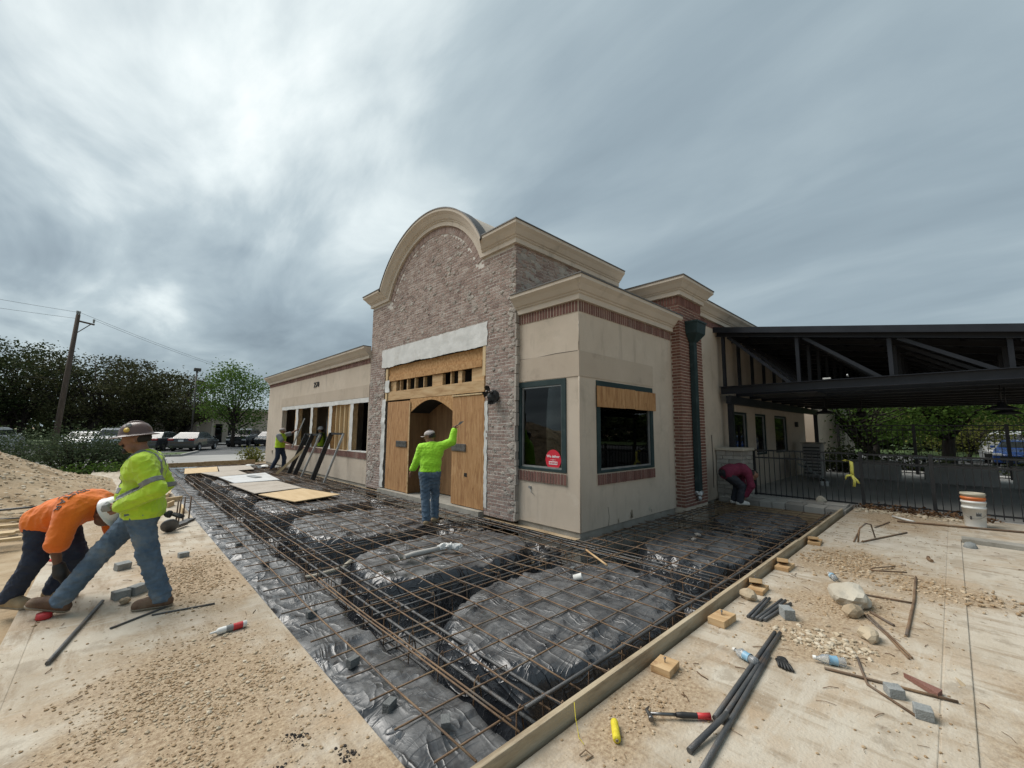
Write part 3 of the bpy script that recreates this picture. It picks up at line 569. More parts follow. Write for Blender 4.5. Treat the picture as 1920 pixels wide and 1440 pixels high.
# --- brick tower front with torn-out entrance
OY0, OY1, OZ = 6.79, 11.47, 3.62
TY0, TY1 = 5.88, 12.42
AC, AZ, RI = 9.12, 4.546, 2.36     # arch centre and inner radius
w = MB()
panels(w, TY0 + 0.012, TY1, -0.05, 5.52, [(OY0, OY1, -1, OZ)], lambda a, b, c, d: w.box(XF + 0.007, XF + 0.32, a, b, c, d))
arc = [(AC + RI * math.cos(t), AZ + RI * math.sin(t)) for t in np.linspace(math.asin((5.52 - AZ) / RI), PI - math.asin((5.52 - AZ) / RI), 36)]
w.prism([(XF + 0.007, y, z) for y, z in arc], (0.9, 0, 0))
w.box(XF + 0.32, XF + 0.9, TY0 + 0.012, TY1, 4.0, 5.52)
tower = part('tower_wall', w, 'mortar', recalc=False)
w = MB(); w.box(XF + 0.9, 9.36, TY0 + 0.012, TY0 + 0.25, 3.7, 5.6); w.box(XF + 0.9, 9.36, TY1 - 0.2, TY1, 3.7, 5.6).box(9.36, 9.5, TY0 + 0.012, TY1, 3.7, 5.6); side = part('tower_side_wall', w, 'mortar')
part('tower_roof', MB().box(XF + 0.9, 9.3, TY0 + 0.26, TY1 - 0.21, 5.2, 5.3), 'cap')
BW, BH, JN = 0.188, 0.052, 0.0175
front_bricks = []; side_bricks = []
row = 0; z = -0.04
while z < 6.95:
    y = TY0 + (0 if row % 2 else -(BW + JN) / 2)
    while y < TY1:
        a, b = max(y, TY0), min(y + BW, TY1); c, d = z, z + BH
        if b - a > 0.03:
            segs = [(a, b)]
            if c < OZ - 0.01:
                ja, jb = OY0 + 0.06 * mnoise.noise(Vector((0, 0, z * 4))), OY1 + 0.06 * mnoise.noise(Vector((5, 0, z * 4)))
                segs = [(p, q) for p, q in ((a, min(b, ja)), (max(a, jb), b)) if q - p > 0.025]
            for p, q in segs:
                dc_ = (((p + q) / 2 - AC) ** 2 + ((c + d) / 2 - AZ) ** 2) ** 0.5; ok = (d <= 5.5 and not (c > 5.2 and abs((p + q) / 2 - AC) < 2.2 and dc_ > RI - .2)) or dc_ < RI - 0.215
                if ok: front_bricks.append((p, q, c, d))
        y += BW + JN
    x = XF + (0.0 if row % 2 else -(BW + JN) / 2 + 0.09)
    while x < 9.36 and 4.05 < z < 5.48:
        a, b = max(x, XF + 0.0), min(x + BW, 9.36)
        if b - a > 0.03: side_bricks.append((a, b, z, z + BH))
        x += BW + JN
    z += BH + JN; row += 1
front_bricks.sort(key=lambda q: (XF ** 2 + q[0] ** 2 + (q[2] - 1.7) ** 2))
bme = proto(BW, BH, 0.04); bme.materials.append(M['brick'])
for (p, q, c, d) in front_bricks[:300]:
    o = bpy.data.objects.new('brick', bme); C.objects.link(o); o.parent = tower
    o.location = Vector((XF + 0.02 + rnd.uniform(-.003, .004), (p + q) / 2, (c + d) / 2)) - root_loc(tower); o.scale = (1, (q - p) / BW, 1)
    o.rotation_euler = (0, 0, rnd.uniform(-.012, .012))
acc = MB()
for (p, q, c, d) in front_bricks[300:]:
    j = rnd.uniform(-.003, .005); acc.box(XF + j, XF + 0.04, p, q, c, d)
n_ = 92; a0 = math.asin((5.50 - AZ) / RI)
for k in range(n_):    # upright bricks following the arch
    t = a0 + (PI - 2 * a0) * (k + 0.5) / n_; u = Vector((0, math.cos(t), math.sin(t))); s_ = Vector((0, -math.sin(t), math.cos(t)))
    acc.obox(Vector((XF + 0.014 + rnd.uniform(-.003, .003), AC, AZ)) + u * (RI - 0.095), (0.04, 0.060, 0.185), Matrix((Vector((1, 0, 0)), s_, u)).transposed())
tag(acc.build('brick_field', M['brick'], tower), kind='stuff')
acc = MB()
for (a, b, c, d) in side_bricks:
    j = rnd.uniform(-.003, .004); acc.box(a, b, TY0 + j, TY0 + 0.04, c, d)
tag(acc.build('brick_field', M['brick'], side), kind='stuff')
# flakes of mortar left where stone cladding was pulled off
def flakes(n, put, ok, seed, smin=0.03, smax=0.12):
    rr = random.Random(seed); mb = MB(); k = 0
    while k < n:
        a, b = ok(rr)
        if a is None: continue
        r_ = rr.uniform(smin, smax) * rr.uniform(0.6, 1.0); m_ = rr.randint(7, 10); ph = rr.uniform(0, 6.28); th = rr.uniform(0.006, 0.02)
        out = [(a + r_ * 1.25 * math.cos(2 * PI * i / m_ + ph) * rr.uniform(0.55, 1.1), b + r_ * 0.8 * math.sin(2 * PI * i / m_ + ph) * rr.uniform(0.55, 1.1)) for i in range(m_)]
        inn = [(a + (p - a) * 0.62, b + (q - b) * 0.62) for p, q in out]
        vs = [put(p, q, 0.0) for p, q in out] + [put(p, q, th * rr.uniform(.6, 1.1)) for p, q in inn]
        mb.add(vs, [(i, (i + 1) % m_, m_ + (i + 1) % m_, m_ + i) for i in range(m_)] + [tuple(m_ + i for i in range(m_))], 0, False); k += 1
    return mb
def okf(rr):
    y = rr.uniform(TY0 + .08, TY1 - .08); z_ = rr.uniform(0.05, 6.8)
    if OY0 - .1 < y < OY1 + .1 and z_ < OZ + .45: return None, None
    if z_ > 5.35 and ((y - AC) ** 2 + (z_ - AZ) ** 2) ** 0.5 > RI - 0.25: return None, None
    if mnoise.noise(Vector((y * 0.8, z_ * 0.8, 4))) < -0.12 and rr.random() < 0.85: return None, None
    return y, z_
tag(flakes(270, lambda a, b, t: (XF + 0.001 - t, a, b), okf, 3, 0.025, 0.095).build('mortar_residue', M['residue'], tower), kind='stuff')
tag(flakes(110, lambda a, b, t: (XF + 0.001 - t, a, b), lambda rr: (rr.uniform(TY0 + 0.02, TY0 + 0.16), rr.uniform(0.0, 5.4)), 5, 0.04, 0.10).build('mortar_residue', M['residue'], tower), kind='stuff')
tag(flakes(120, lambda a, b, t: (a, TY0 + 0.001 - t, b), lambda rr: (lambda x, zz: (x, zz) if mnoise.noise(Vector((x, zz, 9))) > -0.2 else (None, None))(rr.uniform(5.75, 9.2), rr.uniform(4.3, 5.45)), 8, 0.06, 0.15).build('mortar_residue', M['residue'], side), kind='stuff')
tag(flakes(60, lambda a, b, t: (XF + 0.001 - t, a, b), lambda rr: (rr.uniform(TY1 - 0.75, TY1 - 0.05), rr.uniform(0.1, 3.2)), 12, 0.06, 0.13).build('mortar_residue', M['residue'], tower), kind='stuff')
w = MB(); zz = -0.02
while zz < 3.9:
    h = rnd.uniform(0.12, 0.3); w.box(XF - rnd.uniform(0.0, .03), XB + 0.03, TY0 - rnd.uniform(0.035, 0.065), TY0 - 0.002, zz, zz + h - rnd.uniform(.003, .02)); zz += h
part('mortar_edge', w, 'residue')
# cornice following the arch
ho = 2.155; zc = 5.50
path = [((9.45, TY1, zc), (0, 1, 0), UP), ((XF, TY1, zc), (-1, 1, 0), UP)]
t1 = math.asin((zc - AZ) / RI)
def miter(u1, u2):
    b = (Vector(u1) + Vector(u2)); return tuple(b / (1 + Vector(u1).dot(Vector(u2))))
ua = (0, -math.cos(t1), math.sin(t1)); kink = Vector((XF, AC + RI * math.cos(t1), zc))
ual = (0, math.cos(t1), math.sin(t1))
path.append((tuple(kink), (-1, 0, 0), miter(UP, ual)))
for t in np.linspace(t1, PI - t1, 40)[1:-1]:
    path.append(((XF, AC + RI * math.cos(t), AZ + RI * math.sin(t)), (-1, 0, 0), (0, math.cos(t), math.sin(t))))
path.append(((XF, AC - RI * math.cos(t1), zc), (-1, 0, 0), miter(UP, ua)))
path += [((XF, TY0, zc), (-1, -1, 0), UP), ((9.40, TY0, zc), (0, -1, 0), UP)]
arcc = cornice(path, 'arched_cornice')
w = MB(); ro = RI + 0.36; ar2 = [(AC + ro * math.cos(t), AZ + ro * math.sin(t)) for t in np.linspace(0.52, PI - 0.52, 36)]; ar1 = [(AC + RI * math.cos(t), AZ + RI * math.sin(t)) for t in np.linspace(0.45, PI - 0.45, 36)]
w.prism([(XF + 0.005, y, z) for y, z in ar2] + [(XF + 0.005, y, z) for y, z in reversed(ar1)], (0.95, 0, 0)); w.build('arch_coping', M['cornice'], arcc, recalc=True)
w = MB(); w.box(XF + 0.004, XF + 0.9, TY0 + 0.004, AC - ho, zc + 0.03, zc + 0.355).box(XF + 0.004, XF + 0.9, AC + ho, TY1 - 0.004, zc + 0.03, zc + 0.355); w.build('coping_core', M['cornice'], arcc)
# --- torn entrance: house wrap strip, header boards, plywood sheets, arched recess
def rough_sheet(y0, y1, z0, z1, x, name, m, seed, amp=0.03, th=0.004, ny=40, nz=6, rag=0.03, parent=None, bulge=0.008):
    vs = []; fs = []
    for i in range(ny + 1):
        for j in range(nz + 1):
            y = y0 + (y1 - y0) * i / ny; z_ = z0 + (z1 - z0) * j / nz
            n = mnoise.noise(Vector((y * 2.2, z_ * 3.5, seed))); n2 = mnoise.noise(Vector((y * 9, z_ * 5, seed + 9)))
            z_ += rag * ((1.1 * mnoise.noise(Vector((y * 1.3, z_ * .3, seed))) + .35 * mnoise.noise(Vector((y * 9, seed, 0)))) if j == 0 else (0.4 * mnoise.noise(Vector((y * 5, seed, 7))) if j == nz else 0))
            y += rag * (mnoise.noise(Vector((z_ * 6, seed, 3))) if i in (0, ny) else 0)
            vs.append((x - bulge * abs(n) - amp * 0.22 * n2 - 0.006, y, z_))
    k = nz + 1
    for i in range(ny):
        for j in range(nz): fs.append((i * k + j, i * k + j + 1, (i + 1) * k + j + 1, (i + 1) * k + j))
    o = MB().add(vs, fs, 0, True).build(name, M[m], parent or bld)
    return o
rough_sheet(6.74, 11.64, 3.50, 4.03, XF - 0.004, 'house_wrap', 'tyvek', 2, ny=110, nz=12, rag=0.045)
rough_sheet(11.30, 11.50, 0.05, 2.55, XF + 0.0, 'house_wrap', 'tyvek', 31, ny=6, nz=40, rag=0.06, amp=0.06, bulge=0.05)
rough_sheet(11.15, 11.42, 2.75, 3.10, XF + 0.01, 'house_wrap', 'tyvek', 44, ny=8, nz=8, rag=0.08, amp=0.08)
rough_sheet(6.70, 6.80, 0.10, 2.3, XF + 0.0, 'house_wrap', 'tyvek', 57, ny=4, nz=40, rag=0.05, amp=0.05)
xi = XF + 0.02
def eb(name, y0, y1, z0, z1, m, dx=0.0, th=0.04): return part(name, MB().box(xi + dx, xi + dx + th, y0, y1, z0, z1), m, bevel=0.002)
eb('header_board', 6.92, 11.30, 3.23, 3.50, 'osb', 0.05); eb('header_board', 6.98, 11.25, 3.07, 3.225, 'osb', 0.02)
eb('header_beam', 6.86, 11.22, 2.51, 2.765, 'lumber', 0.0, 0.09)
eb('jamb_board', 6.80, 6.90, 2.85, 3.60, 'stud', -0.02, 0.15); eb('jamb_board', 11.30, 11.42, 2.50, 3.45, 'stud', 0.0, 0.1)
for (a, b) in ((10.62, 10.66), (10.20, 10.25), (9.80, 9.84), (9.37, 9.41), (8.54, 9.00), (8.15, 8.19), (7.74, 7.89), (6.92, 7.36), (10.88, 11.2)):
    eb('blocking', a, b, 2.77, 3.065, 'lumber', 0.045 + rnd.uniform(0, .02), 0.09)
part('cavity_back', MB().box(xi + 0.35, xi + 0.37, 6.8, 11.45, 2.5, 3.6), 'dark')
eb('sill_strip', 6.90, 8.0, 2.455, 2.485, 'stud', -0.03, 0.03)
# plywood sheets
def ply_sheet(y0, y1, z0, z1, dx, m='ply'): return eb('plywood_sheet', y0, y1, z0, z1, m, dx, 0.018)
ply_sheet(9.96, 11.20, 0.03, 2.46, -0.01); ply_sheet(6.82, 7.98, 0.03, 2.45, -0.012)
# arched OSB piece above the doorway
a_ = [(7.985, 2.50), (9.955, 2.50), (9.955, 2.13)] + [(9.94 - 1.94 * k / 16, 2.13 + 0.31 * math.sin(PI * k / 16)) for k in range(17)] + [(7.985, 2.13)]
part('arched_header', MB().prism([(xi, y, z) for y, z in a_], (0.02, 0, 0)), 'osb', recalc=True)
nsl = 16; w = MB(); soff = [(9.94 - 1.94 * k / nsl, 2.128 + 0.31 * math.sin(PI * k / nsl)) for k in range(nsl + 1)]
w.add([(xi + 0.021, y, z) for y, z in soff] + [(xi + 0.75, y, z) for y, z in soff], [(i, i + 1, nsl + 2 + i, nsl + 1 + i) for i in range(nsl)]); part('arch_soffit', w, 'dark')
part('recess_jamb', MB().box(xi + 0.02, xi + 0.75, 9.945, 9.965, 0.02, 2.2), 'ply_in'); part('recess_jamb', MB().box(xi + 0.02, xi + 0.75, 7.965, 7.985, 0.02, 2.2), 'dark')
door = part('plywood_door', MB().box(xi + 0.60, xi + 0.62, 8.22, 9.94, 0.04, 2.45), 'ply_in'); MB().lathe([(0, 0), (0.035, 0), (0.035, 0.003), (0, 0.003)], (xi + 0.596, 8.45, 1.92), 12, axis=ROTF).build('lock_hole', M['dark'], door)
part('plywood_edge', MB().box(xi - 0.03, xi - 0.013, 9.90, 9.955, 0.02, 2.42), 'lumber')
for (y0, y1) in ((10.03, 10.61), (7.44, 7.97)):
    v_ = eb('metal_plate', y0, y1, 1.21, 1.375, 'steel', -0.03, 0.012); MB().box(xi - 0.040, xi - 0.031, y0 + 0.02, y1 - 0.02, 1.235, 1.26).box(xi - 0.040, xi - 0.031, y0 + 0.02, y1 - 0.02, 1.325, 1.35).build('rib', M['steel'], v_)
part('socket_hole', MB().box(xi - 0.016, xi - 0.0125, 7.39, 7.49, 0.665, 0.745), 'dark')
part('door_sill', MB().box(XF - 0.12, XF + 2.2, 6.82, 11.4, -0.3, 0.015), 'curb')
# wall lamp wrapped in black plastic on the right pier
sc = MB()
for k in range(26):
    a = rnd.uniform(0, 6.28); r_ = rnd.uniform(0.05, 0.22); p0 = Vector((XF - 0.10 + rnd.uniform(-.08, .05), 6.44 + r_ * math.cos(a) * 0.8, 2.38 + r_ * math.sin(a) * 0.9)); d = Vector((rnd.uniform(-.06, .06), rnd.uniform(-.13, .13), rnd.uniform(-.15, .08)))
    e2 = Vector((rnd.uniform(-.07, .02), rnd.uniform(-.05, .05), rnd.uniform(-.05, .12))); sc.add([p0, p0 + d, p0 + d + e2, p0 + e2], [(0, 1, 2, 3)])
sc.rock((XF - 0.10, 6.44, 2.36), (0.07, 0.13, 0.15), 4, 2); sc.tube([(XF - .02, 6.44, 2.40), (XF - 0.16, 6.40, 2.45), (XF - 0.2, 6.30, 2.46)], 0.02, 6)
part('wrapped_wall_lamp', sc, 'black_rubber')
# --- left wing
w = MB(); WO = (12.47, 21.75, 0.965, 2.56)
panels(w, TY1 + 0.002, 24.30, 0.0, 4.15, [WO], lambda a, b, c, d: w.box(XF, XF + 0.2, a, b, c, d)); part('wing_front_wall', w, 'stucco')
part('wing_end_wall', MB().box(XF + 0.2, 12.0, 24.10, 24.30, 0.0, 4.15), 'stucco')
w = MB(); w.box(XF - 0.012, XF - 0.001, 12.43, 21.95, 2.68, 3.07); part('stucco_band', w, 'stucco_band')
soldier_course(12.43, 24.30, 3.745, 3.90, XF - 0.004, 'y', as_parts=False); soldier_course(12.44, 21.78, 0.755, 0.955, XF - 0.012, 'y', as_parts=False)
cornice([((XF, 12.45, 3.905), (-1, 0, 0), UP), ((XF, 24.30, 3.905), (-1, 1, 0), UP), ((11.5, 24.3, 3.905), (0, 1, 0), UP)])
part('foundation', MB().box(XF + 0.03, 12, TY1, 24.2, -0.9, -0.002), 'curb')
rough_sheet(12.44, 21.8, 2.52, 2.67, XF - 0.002, 'house_wrap', 'tyvek', 71, ny=90, nz=3, rag=0.02)
for (a, b) in ((19.35, 19.86), (17.5, 17.9), (15.47, 15.93), (13.6, 14.0)):
    part('window_post', MB().box(XF + 0.02, XF + 0.18, a + 0.05, b - 0.05, 0.965, 2.56), 'lumber')
    rough_sheet(a, a + (b - a) * 0.62, 0.97, 2.55, XF + 0.005, 'house_wrap', 'tyvek', a, ny=5, nz=24, rag=0.05, amp=0.05)
for y in (15.28, 14.90, 14.50, 14.12): part('wall_stud', MB().box(XF + 0.05, XF + 0.15, y - 0.10, y - 0.05, 0.965, 2.56), 'stud')
part('board_infill', MB().box(XF + 0.152, XF + 0.17, 14.0, 15.5, 0.965, 2.56), 'stud')
part('sill_strip', MB().box(XF - 0.02, XF + 0.2, 12.47, 13.9, 0.957, 0.985), 'white_plastic')
on_front(text_mesh('2570', 0.30, 'darkprint', 'house_number', 0.01), XF - 0.012, 17.25, 3.41, bld)
for (y, z0, z1) in ((23.0, 0.5, 0.62), (21.9, 0.55, 0.85)): part('wall_box', MB().box(XF - 0.05, XF - 0.002, y - 0.06, y + 0.06, z0, z1), 'stucco_band')
# --- brick pier on the right with rain pipe
PX0, PX1, PY = 9.22, 10.45, 4.15
pil = part('brick_pier', MB().box(PX0 + 0.01, PX1 - 0.01, PY + 0.01, 7.5, -0.9, 4.86), 'redmortar')
acc = []; z = 0.02; row = 0
while z < 4.62:
    off = (BW + JN) / 2 if row % 2 else 0
    x = PX0 - off
    while x < PX1:
        a, b = max(x, PX0), min(x + BW, PX1)
        if b - a > 0.03: acc.append(('x', a, b, z))
        x += BW + JN
    y = PY + (0.0 if row % 2 else 0.1)
    ymax = 4.36 if z < 4.1 else 6.0
    if not row % 2: acc.append(('y', PY, PY + 0.09, z))
    while y < ymax:
        a, b = y, min(y + BW, ymax)
        if b - a > 0.03: acc.append(('y', a, b, z))
        y += BW + JN
    z += BH + JN; row += 1
rme = proto(BW, BH, 0.03); rme.materials.append(M['redbrick']); rest = MB()
acc.sort(key=lambda q: q[3] if q[0] == 'x' else 9)
for k, (ax, a, b, z) in enumerate(acc):
    if k < 298:
        o = bpy.data.objects.new('brick', rme); C.objects.link(o); o.parent = pil
        if ax == 'x': o.location = Vector(((a + b) / 2, PY + 0.015 + rnd.uniform(-.002, .002), z + BH / 2)) - root_loc(pil); o.rotation_euler = (0, 0, PI / 2)
        else: o.location = Vector((PX0 + 0.015, (a + b) / 2, z + BH / 2)) - root_loc(pil)
        o.scale = (1, (b - a) / BW, 1)
    elif ax == 'x': rest.box(a, b, PY + rnd.uniform(-.002, .002), PY + 0.03, z, z + BH)
    else: rest.box(PX0 + rnd.uniform(-.002, .002), PX0 + 0.03, a, b, z, z + BH)
tag(rest.build('brick_field', M['redbrick'], pil), kind='stuff')
soldier(PX0, PX1, 4.64, 4.83, PY, 'x', pil, m='redbrick'); soldier(PY, 6.0, 4.64, 4.83, PX0, 'y', pil, m='redbrick', as_parts=False)
cornice([((PX0, 7.4, 4.835), (-1, 0, 0), UP), ((PX0, PY, 4.835), (-1, -1, 0), UP), ((PX1, PY, 4.835), (1, -1, 0), UP), ((PX1, 7.4, 4.835), (1, 0, 0), UP)])
part('pier_roof', MB().box(PX0 + .01, PX1 - .01, PY + .01, 7.4, 4.87, 5.19), 'cornice')
dp = part('rain_pipe', MB().box(9.70, 9.86, PY - 0.125, PY - 0.006, 0.34, 3.95), 'teal', bevel=0.012)
hd = MB(); hd.add([(9.52, PY - 0.29, 4.24), (10.02, PY - 0.29, 4.24), (10.02, PY - 0.006, 4.24), (9.52, PY - 0.006, 4.24), (9.54, PY - 0.27, 3.98), (10.0, PY - 0.27, 3.98), (10.0, PY - 0.006, 3.98), (9.54, PY - 0.006, 3.98), (9.68, PY - 0.14, 3.80), (9.88, PY - 0.14, 3.80), (9.88, PY - 0.006, 3.80), (9.68, PY - 0.006, 3.80)],
    [(0, 1, 2, 3), (0, 4, 5, 1), (1, 5, 6, 2), (2, 6, 7, 3), (3, 7, 4, 0), (4, 8, 9, 5), (5, 9, 10, 6), (6, 10, 11, 7), (7, 11, 8, 4), (8, 11, 10, 9)])
hd.box(9.505, 10.035, PY - 0.305, PY - 0.006, 4.225, 4.265); hd.build('rain_hopper', M['teal'], dp, recalc=True)
w = MB(); w.rock((9.78, PY - 0.07, 0.30), (0.10, 0.07, 0.08), 9, 2); w.rock((9.80, PY - 0.06, 0.18), (0.05, 0.05, 0.07), 10, 2); w.build('taped_end', M['alu'], dp)
# --- right wall under and beyond the canopy
CW = [(13.1, 14.25, 0.95, 2.28), (15.0, 16.15, 0.95, 2.28), (17.15, 18.75, 0.95, 2.28)]
w = MB(); panels(w, PX1 - 0.02, 21.6, -0.05, 4.95, CW, lambda a, b, c, d: w.box(a, b, YB, YB + 0.2, c, d)); part('patio_side_wall', w, 'stucco')
for (a, b, c, d) in CW: window_x(a, b, c, d, YB + 0.04, 0.06)
part('wall_end', MB().box(21.4, 21.6, YB + 0.2, 9, -0.05, 4.95), 'stucco')
soldier_course(PX1 + 0.01, 21.6, 4.52, 4.70, YB - 0.004, 'x', as_parts=False)
cornice([((PX1 - 0.02, YB, 4.705), (0, -1, 0), UP), ((21.6, YB, 4.705), (1, -1, 0), UP), ((21.6, 9, 4.705), (1, 0, 0), UP)])
part('foundation', MB().box(PX1 - .015, 12.0, YB + 0.03, 5.0, -0.9, -0.052), 'curb')
part('rear_wing_wall', MB().box(24.2, 35.5, 4.5, 9.0, -0.1, 3.9), 'stucco')
part('conduit', MB().tube([(11.35, YB - 0.015, 0.25), (11.37, YB - 0.02, 1.0), (11.34, YB - 0.02, 1.6)], 0.008, 6), 'cap')
part('wall_vent', MB().lathe([(0, 0), (0.09, 0), (0.11, 0.03), (0.10, 0.06), (0, 0.06)], (10.75, YB - 0.06, 4.02), 14, axis=Matrix(((1, 0, 0), (0, 0, 1), (0, -1, 0)))), 'stucco_band')
part('wall_lamp', MB().box(19.9, 20.05, YB - 0.1, YB - 0.003, 1.9, 2.1), 'fence_black')
# --- roof and dark rooms behind the openings
part('roof', MB().box(XF + 0.2, 9.2, YB + 0.2, TY0 + 0.01, 4.10, 4.2), 'cap'); part('roof', MB().box(9.55, 21.4, YB + 0.21, 24.0, 4.80, 4.9), 'cap'); part('roof', MB().box(XF + 0.2, 9.54, TY1 + 0.01, 24.1, 4.02, 4.1), 'cap')
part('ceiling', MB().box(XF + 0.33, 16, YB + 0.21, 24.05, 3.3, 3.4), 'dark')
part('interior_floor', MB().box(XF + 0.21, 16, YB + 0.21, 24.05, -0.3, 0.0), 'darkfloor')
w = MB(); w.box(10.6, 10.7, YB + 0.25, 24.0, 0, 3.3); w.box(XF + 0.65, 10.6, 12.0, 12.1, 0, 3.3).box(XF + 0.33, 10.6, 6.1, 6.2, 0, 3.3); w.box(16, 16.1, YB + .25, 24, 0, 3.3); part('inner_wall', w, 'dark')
for (x, y, r_) in ((8.6, 13.6, .07), (8.9, 17.0, .09), (7.4, 20.7, .08), (9.3, 15.2, .05)): part('inner_post', MB().tube([(x, y, 0), (x, y, 3.3)], r_, 8), 'alu')
for k in range(4): part('inner_shelf', MB().box(6.6 + k * .5, 6.95 + k * .5, 5.2, 5.5, 0.75 - .1 * (k % 2), 1.1 + .15 * (k % 3)), 'darkfloor')

# ------------------------------------------------------------------ steel patio canopy
cn = thing('patio_canopy', 'black steel truss canopy over the patio to the right of the building', 'canopy', (12.0, 4.2, 0))
def ztop(y): return 4.33 + (y - 4.35) * 0.1625        # underside of the sloping top chord
VY = [4.20, 2.48, 0.80, -0.87, -2.55, -4.22]
def chan(mb, a, b, w_, h_, fl=0.09, t_=0.014):
    """channel section from a to b: web plus two flanges and a lip line"""
    a, b = Vector(a), Vector(b); d = (b - a).normalized(); up = Vector((1, 0, 0)).cross(d); up = up if up.z > 0 else -up
    mb.bar(a, b, t_, h_, up); o = Vector((-fl / 2 + t_ / 2, 0, 0))
    mb.bar(a + up * (h_ / 2 + t_ / 2) + o, b + up * (h_ / 2 + t_ / 2) + o, fl, t_, up); mb.bar(a - up * (h_ / 2 + t_ / 2) + o, b - up * (h_ / 2 + t_ / 2) + o, fl, t_, up)
def truss(x):
    tr = MB(); chan(tr, (x, 4.34, ztop(4.34) + 0.07), (x, -5.6, ztop(-5.6) + 0.07), 0.05, 0.13)
    o = tr.build('truss', M['black_steel'], cn)
    b = MB(); chan(b, (x, 4.30, 2.81), (x, -5.6, 2.81), 0.05, 0.18, 0.11); b.build('bottom_chord', M['black_steel'], o)
    for y in VY: MB().bar((x + 0.045, y, 2.915), (x + 0.045, y, ztop(y) + 0.02), 0.075, 0.085, (1, 0, 0)).build('vertical', M['black_steel'], o)
    for a, c in zip(VY, VY[1:]):
        if ztop(c) > 3.0: MB().bar((x + 0.045, a - 0.14, ztop(a) - 0.03), (x + 0.045, c + 0.18, 2.90), 0.075, 0.10, (1, 0, 0)).build('diagonal', M['black_steel'], o)
    return o
t0 = truss(12.0)
for k in range(1, 10):
    q = copy_tree(t0, cn); q.location = Vector((1.18 * k, 0, 0))
rf = MB(); y0, y1 = 4.36, -6.2
for (a, b, dz) in ((y0, y1, 0.17),):
    rf.add([(11.82, a, ztop(a) + dz), (22.9, a, ztop(a) + dz), (22.9, b, ztop(b) + dz), (11.82, b, ztop(b) + dz), (11.82, a, ztop(a) + dz + .05), (22.9, a, ztop(a) + dz + .05), (22.9, b, ztop(b) + dz + .05), (11.82, b, ztop(b) + dz + .05)],
           [(0, 1, 2, 3), (7, 6, 5, 4), (0, 4, 5, 1), (1, 5, 6, 2), (2, 6, 7, 3), (3, 7, 4, 0)])
rfo = rf.build('roof_deck', M['deck_steel'], cn)
MB().bar((11.80, 4.37, ztop(4.37) + 0.16), (11.80, -6.2, ztop(-6.2) + 0.16), 0.03, 0.15, (0, 0, 1)).build('fascia', M['black_steel'], rfo)
gp_ = MB().add([(22.86, 4.3, 2.72), (22.86, -5.6, 2.72), (22.86, -5.6, ztop(-5.6) + .15), (22.86, 4.3, ztop(4.3) + .15)], [(0, 1, 2, 3)]); gp_.build('gable_panel', M['deck_steel'], cn)
for k in range(14):
    y = 3.9 - 0.7 * k; MB().bar((11.95, y, ztop(y) + 0.145), (22.8, y, ztop(y) + 0.145), 0.05, 0.05).build('purlin', M['deck_steel'], rfo)
MB().bar((12.0, 4.12, 2.56), (22.7, 4.12, 2.56), 0.12, 0.22).build('wall_beam', M['black_steel'], cn); MB().bar((12.0, -4.2, 2.56), (22.7, -4.2, 2.56), 0.12, 0.22).build('outer_beam', M['black_steel'], cn)
for (x, y, z0) in ((12.15, 4.12, 1.27), (22.4, 4.12, 0.0), (12.15, -4.2, 0.0), (22.4, -4.2, 0.0), (17.3, -4.2, 0.0)):
    MB().box(x - 0.065, x + 0.065, y - 0.065, y + 0.065, z0, 2.45).build('post', M['black_steel'], cn)
MB().box(12.3, 13.5, 2.2, 3.6, 2.66, 2.69).build('ceiling_heater', M['fence_black'], cn)
MB().tube([(12.02, 1.55, 2.96), (12.02, 1.55, 3.02)], 0.02, 8).build('clip', M['alu'], cn); MB().box(11.93, 11.98, 1.85, 2.0, 2.93, 2.965).build('clip', M['white_plastic'], cn)
# ceiling fan and shade lamps hanging under the canopy
def shade_lamp(x, y, z, r_, label):
    t = thing('pendant_lamp', label, 'lamp', (x, y, z))
    MB().lathe([(0.02, 0.16), (0.05, 0.155), (0.07, 0.09), (r_ * 0.75, 0.045), (r_, 0.0), (r_ * 0.97, -0.004), (0.06, 0.07), (0, 0.075)], (x, y, z), 20).build('lamp_shade', M['fence_black'], t)
    MB().tube([(x, y, z + 0.15), (x, y, 2.72)], 0.012, 6).build('stem', M['fence_black'], t)
shade_lamp(13.5, -0.76, 2.20, 0.26, 'black dish lamp hanging under the canopy at the right edge')
shade_lamp(14.2, -0.86, 2.13, 0.24, 'black dish lamp hanging under the canopy, behind another at the right edge')
shade_lamp(15.0, 2.52, 2.24, 0.25, 'black dish lamp hanging under the canopy near the pale wall')
fn = thing('ceiling_fan', 'black ceiling fan hanging under the canopy above the gate', 'fan', (17, 1.93, 2.2))
MB().lathe([(0, 0.10), (0.10, 0.09), (0.14, 0.04), (0.13, -0.04), (0.06, -0.09), (0, -0.09)], (17, 1.93, 2.26), 16).build('motor', M['fence_black'], fn)
MB().tube([(17, 1.93, 2.3), (17, 1.93, 2.72)], 0.015, 6).build('stem', M['fence_black'], fn)
for k in range(5):
    a = k * 2 * PI / 5 + 0.4; d = Vector((math.cos(a), math.sin(a), 0)); MB().bar(Vector((17, 1.93, 2.24)) + d * 0.12, Vector((17, 1.93, 2.23)) + d * 0.70, 0.13, 0.012).build('blade', M['fence_black'], fn)
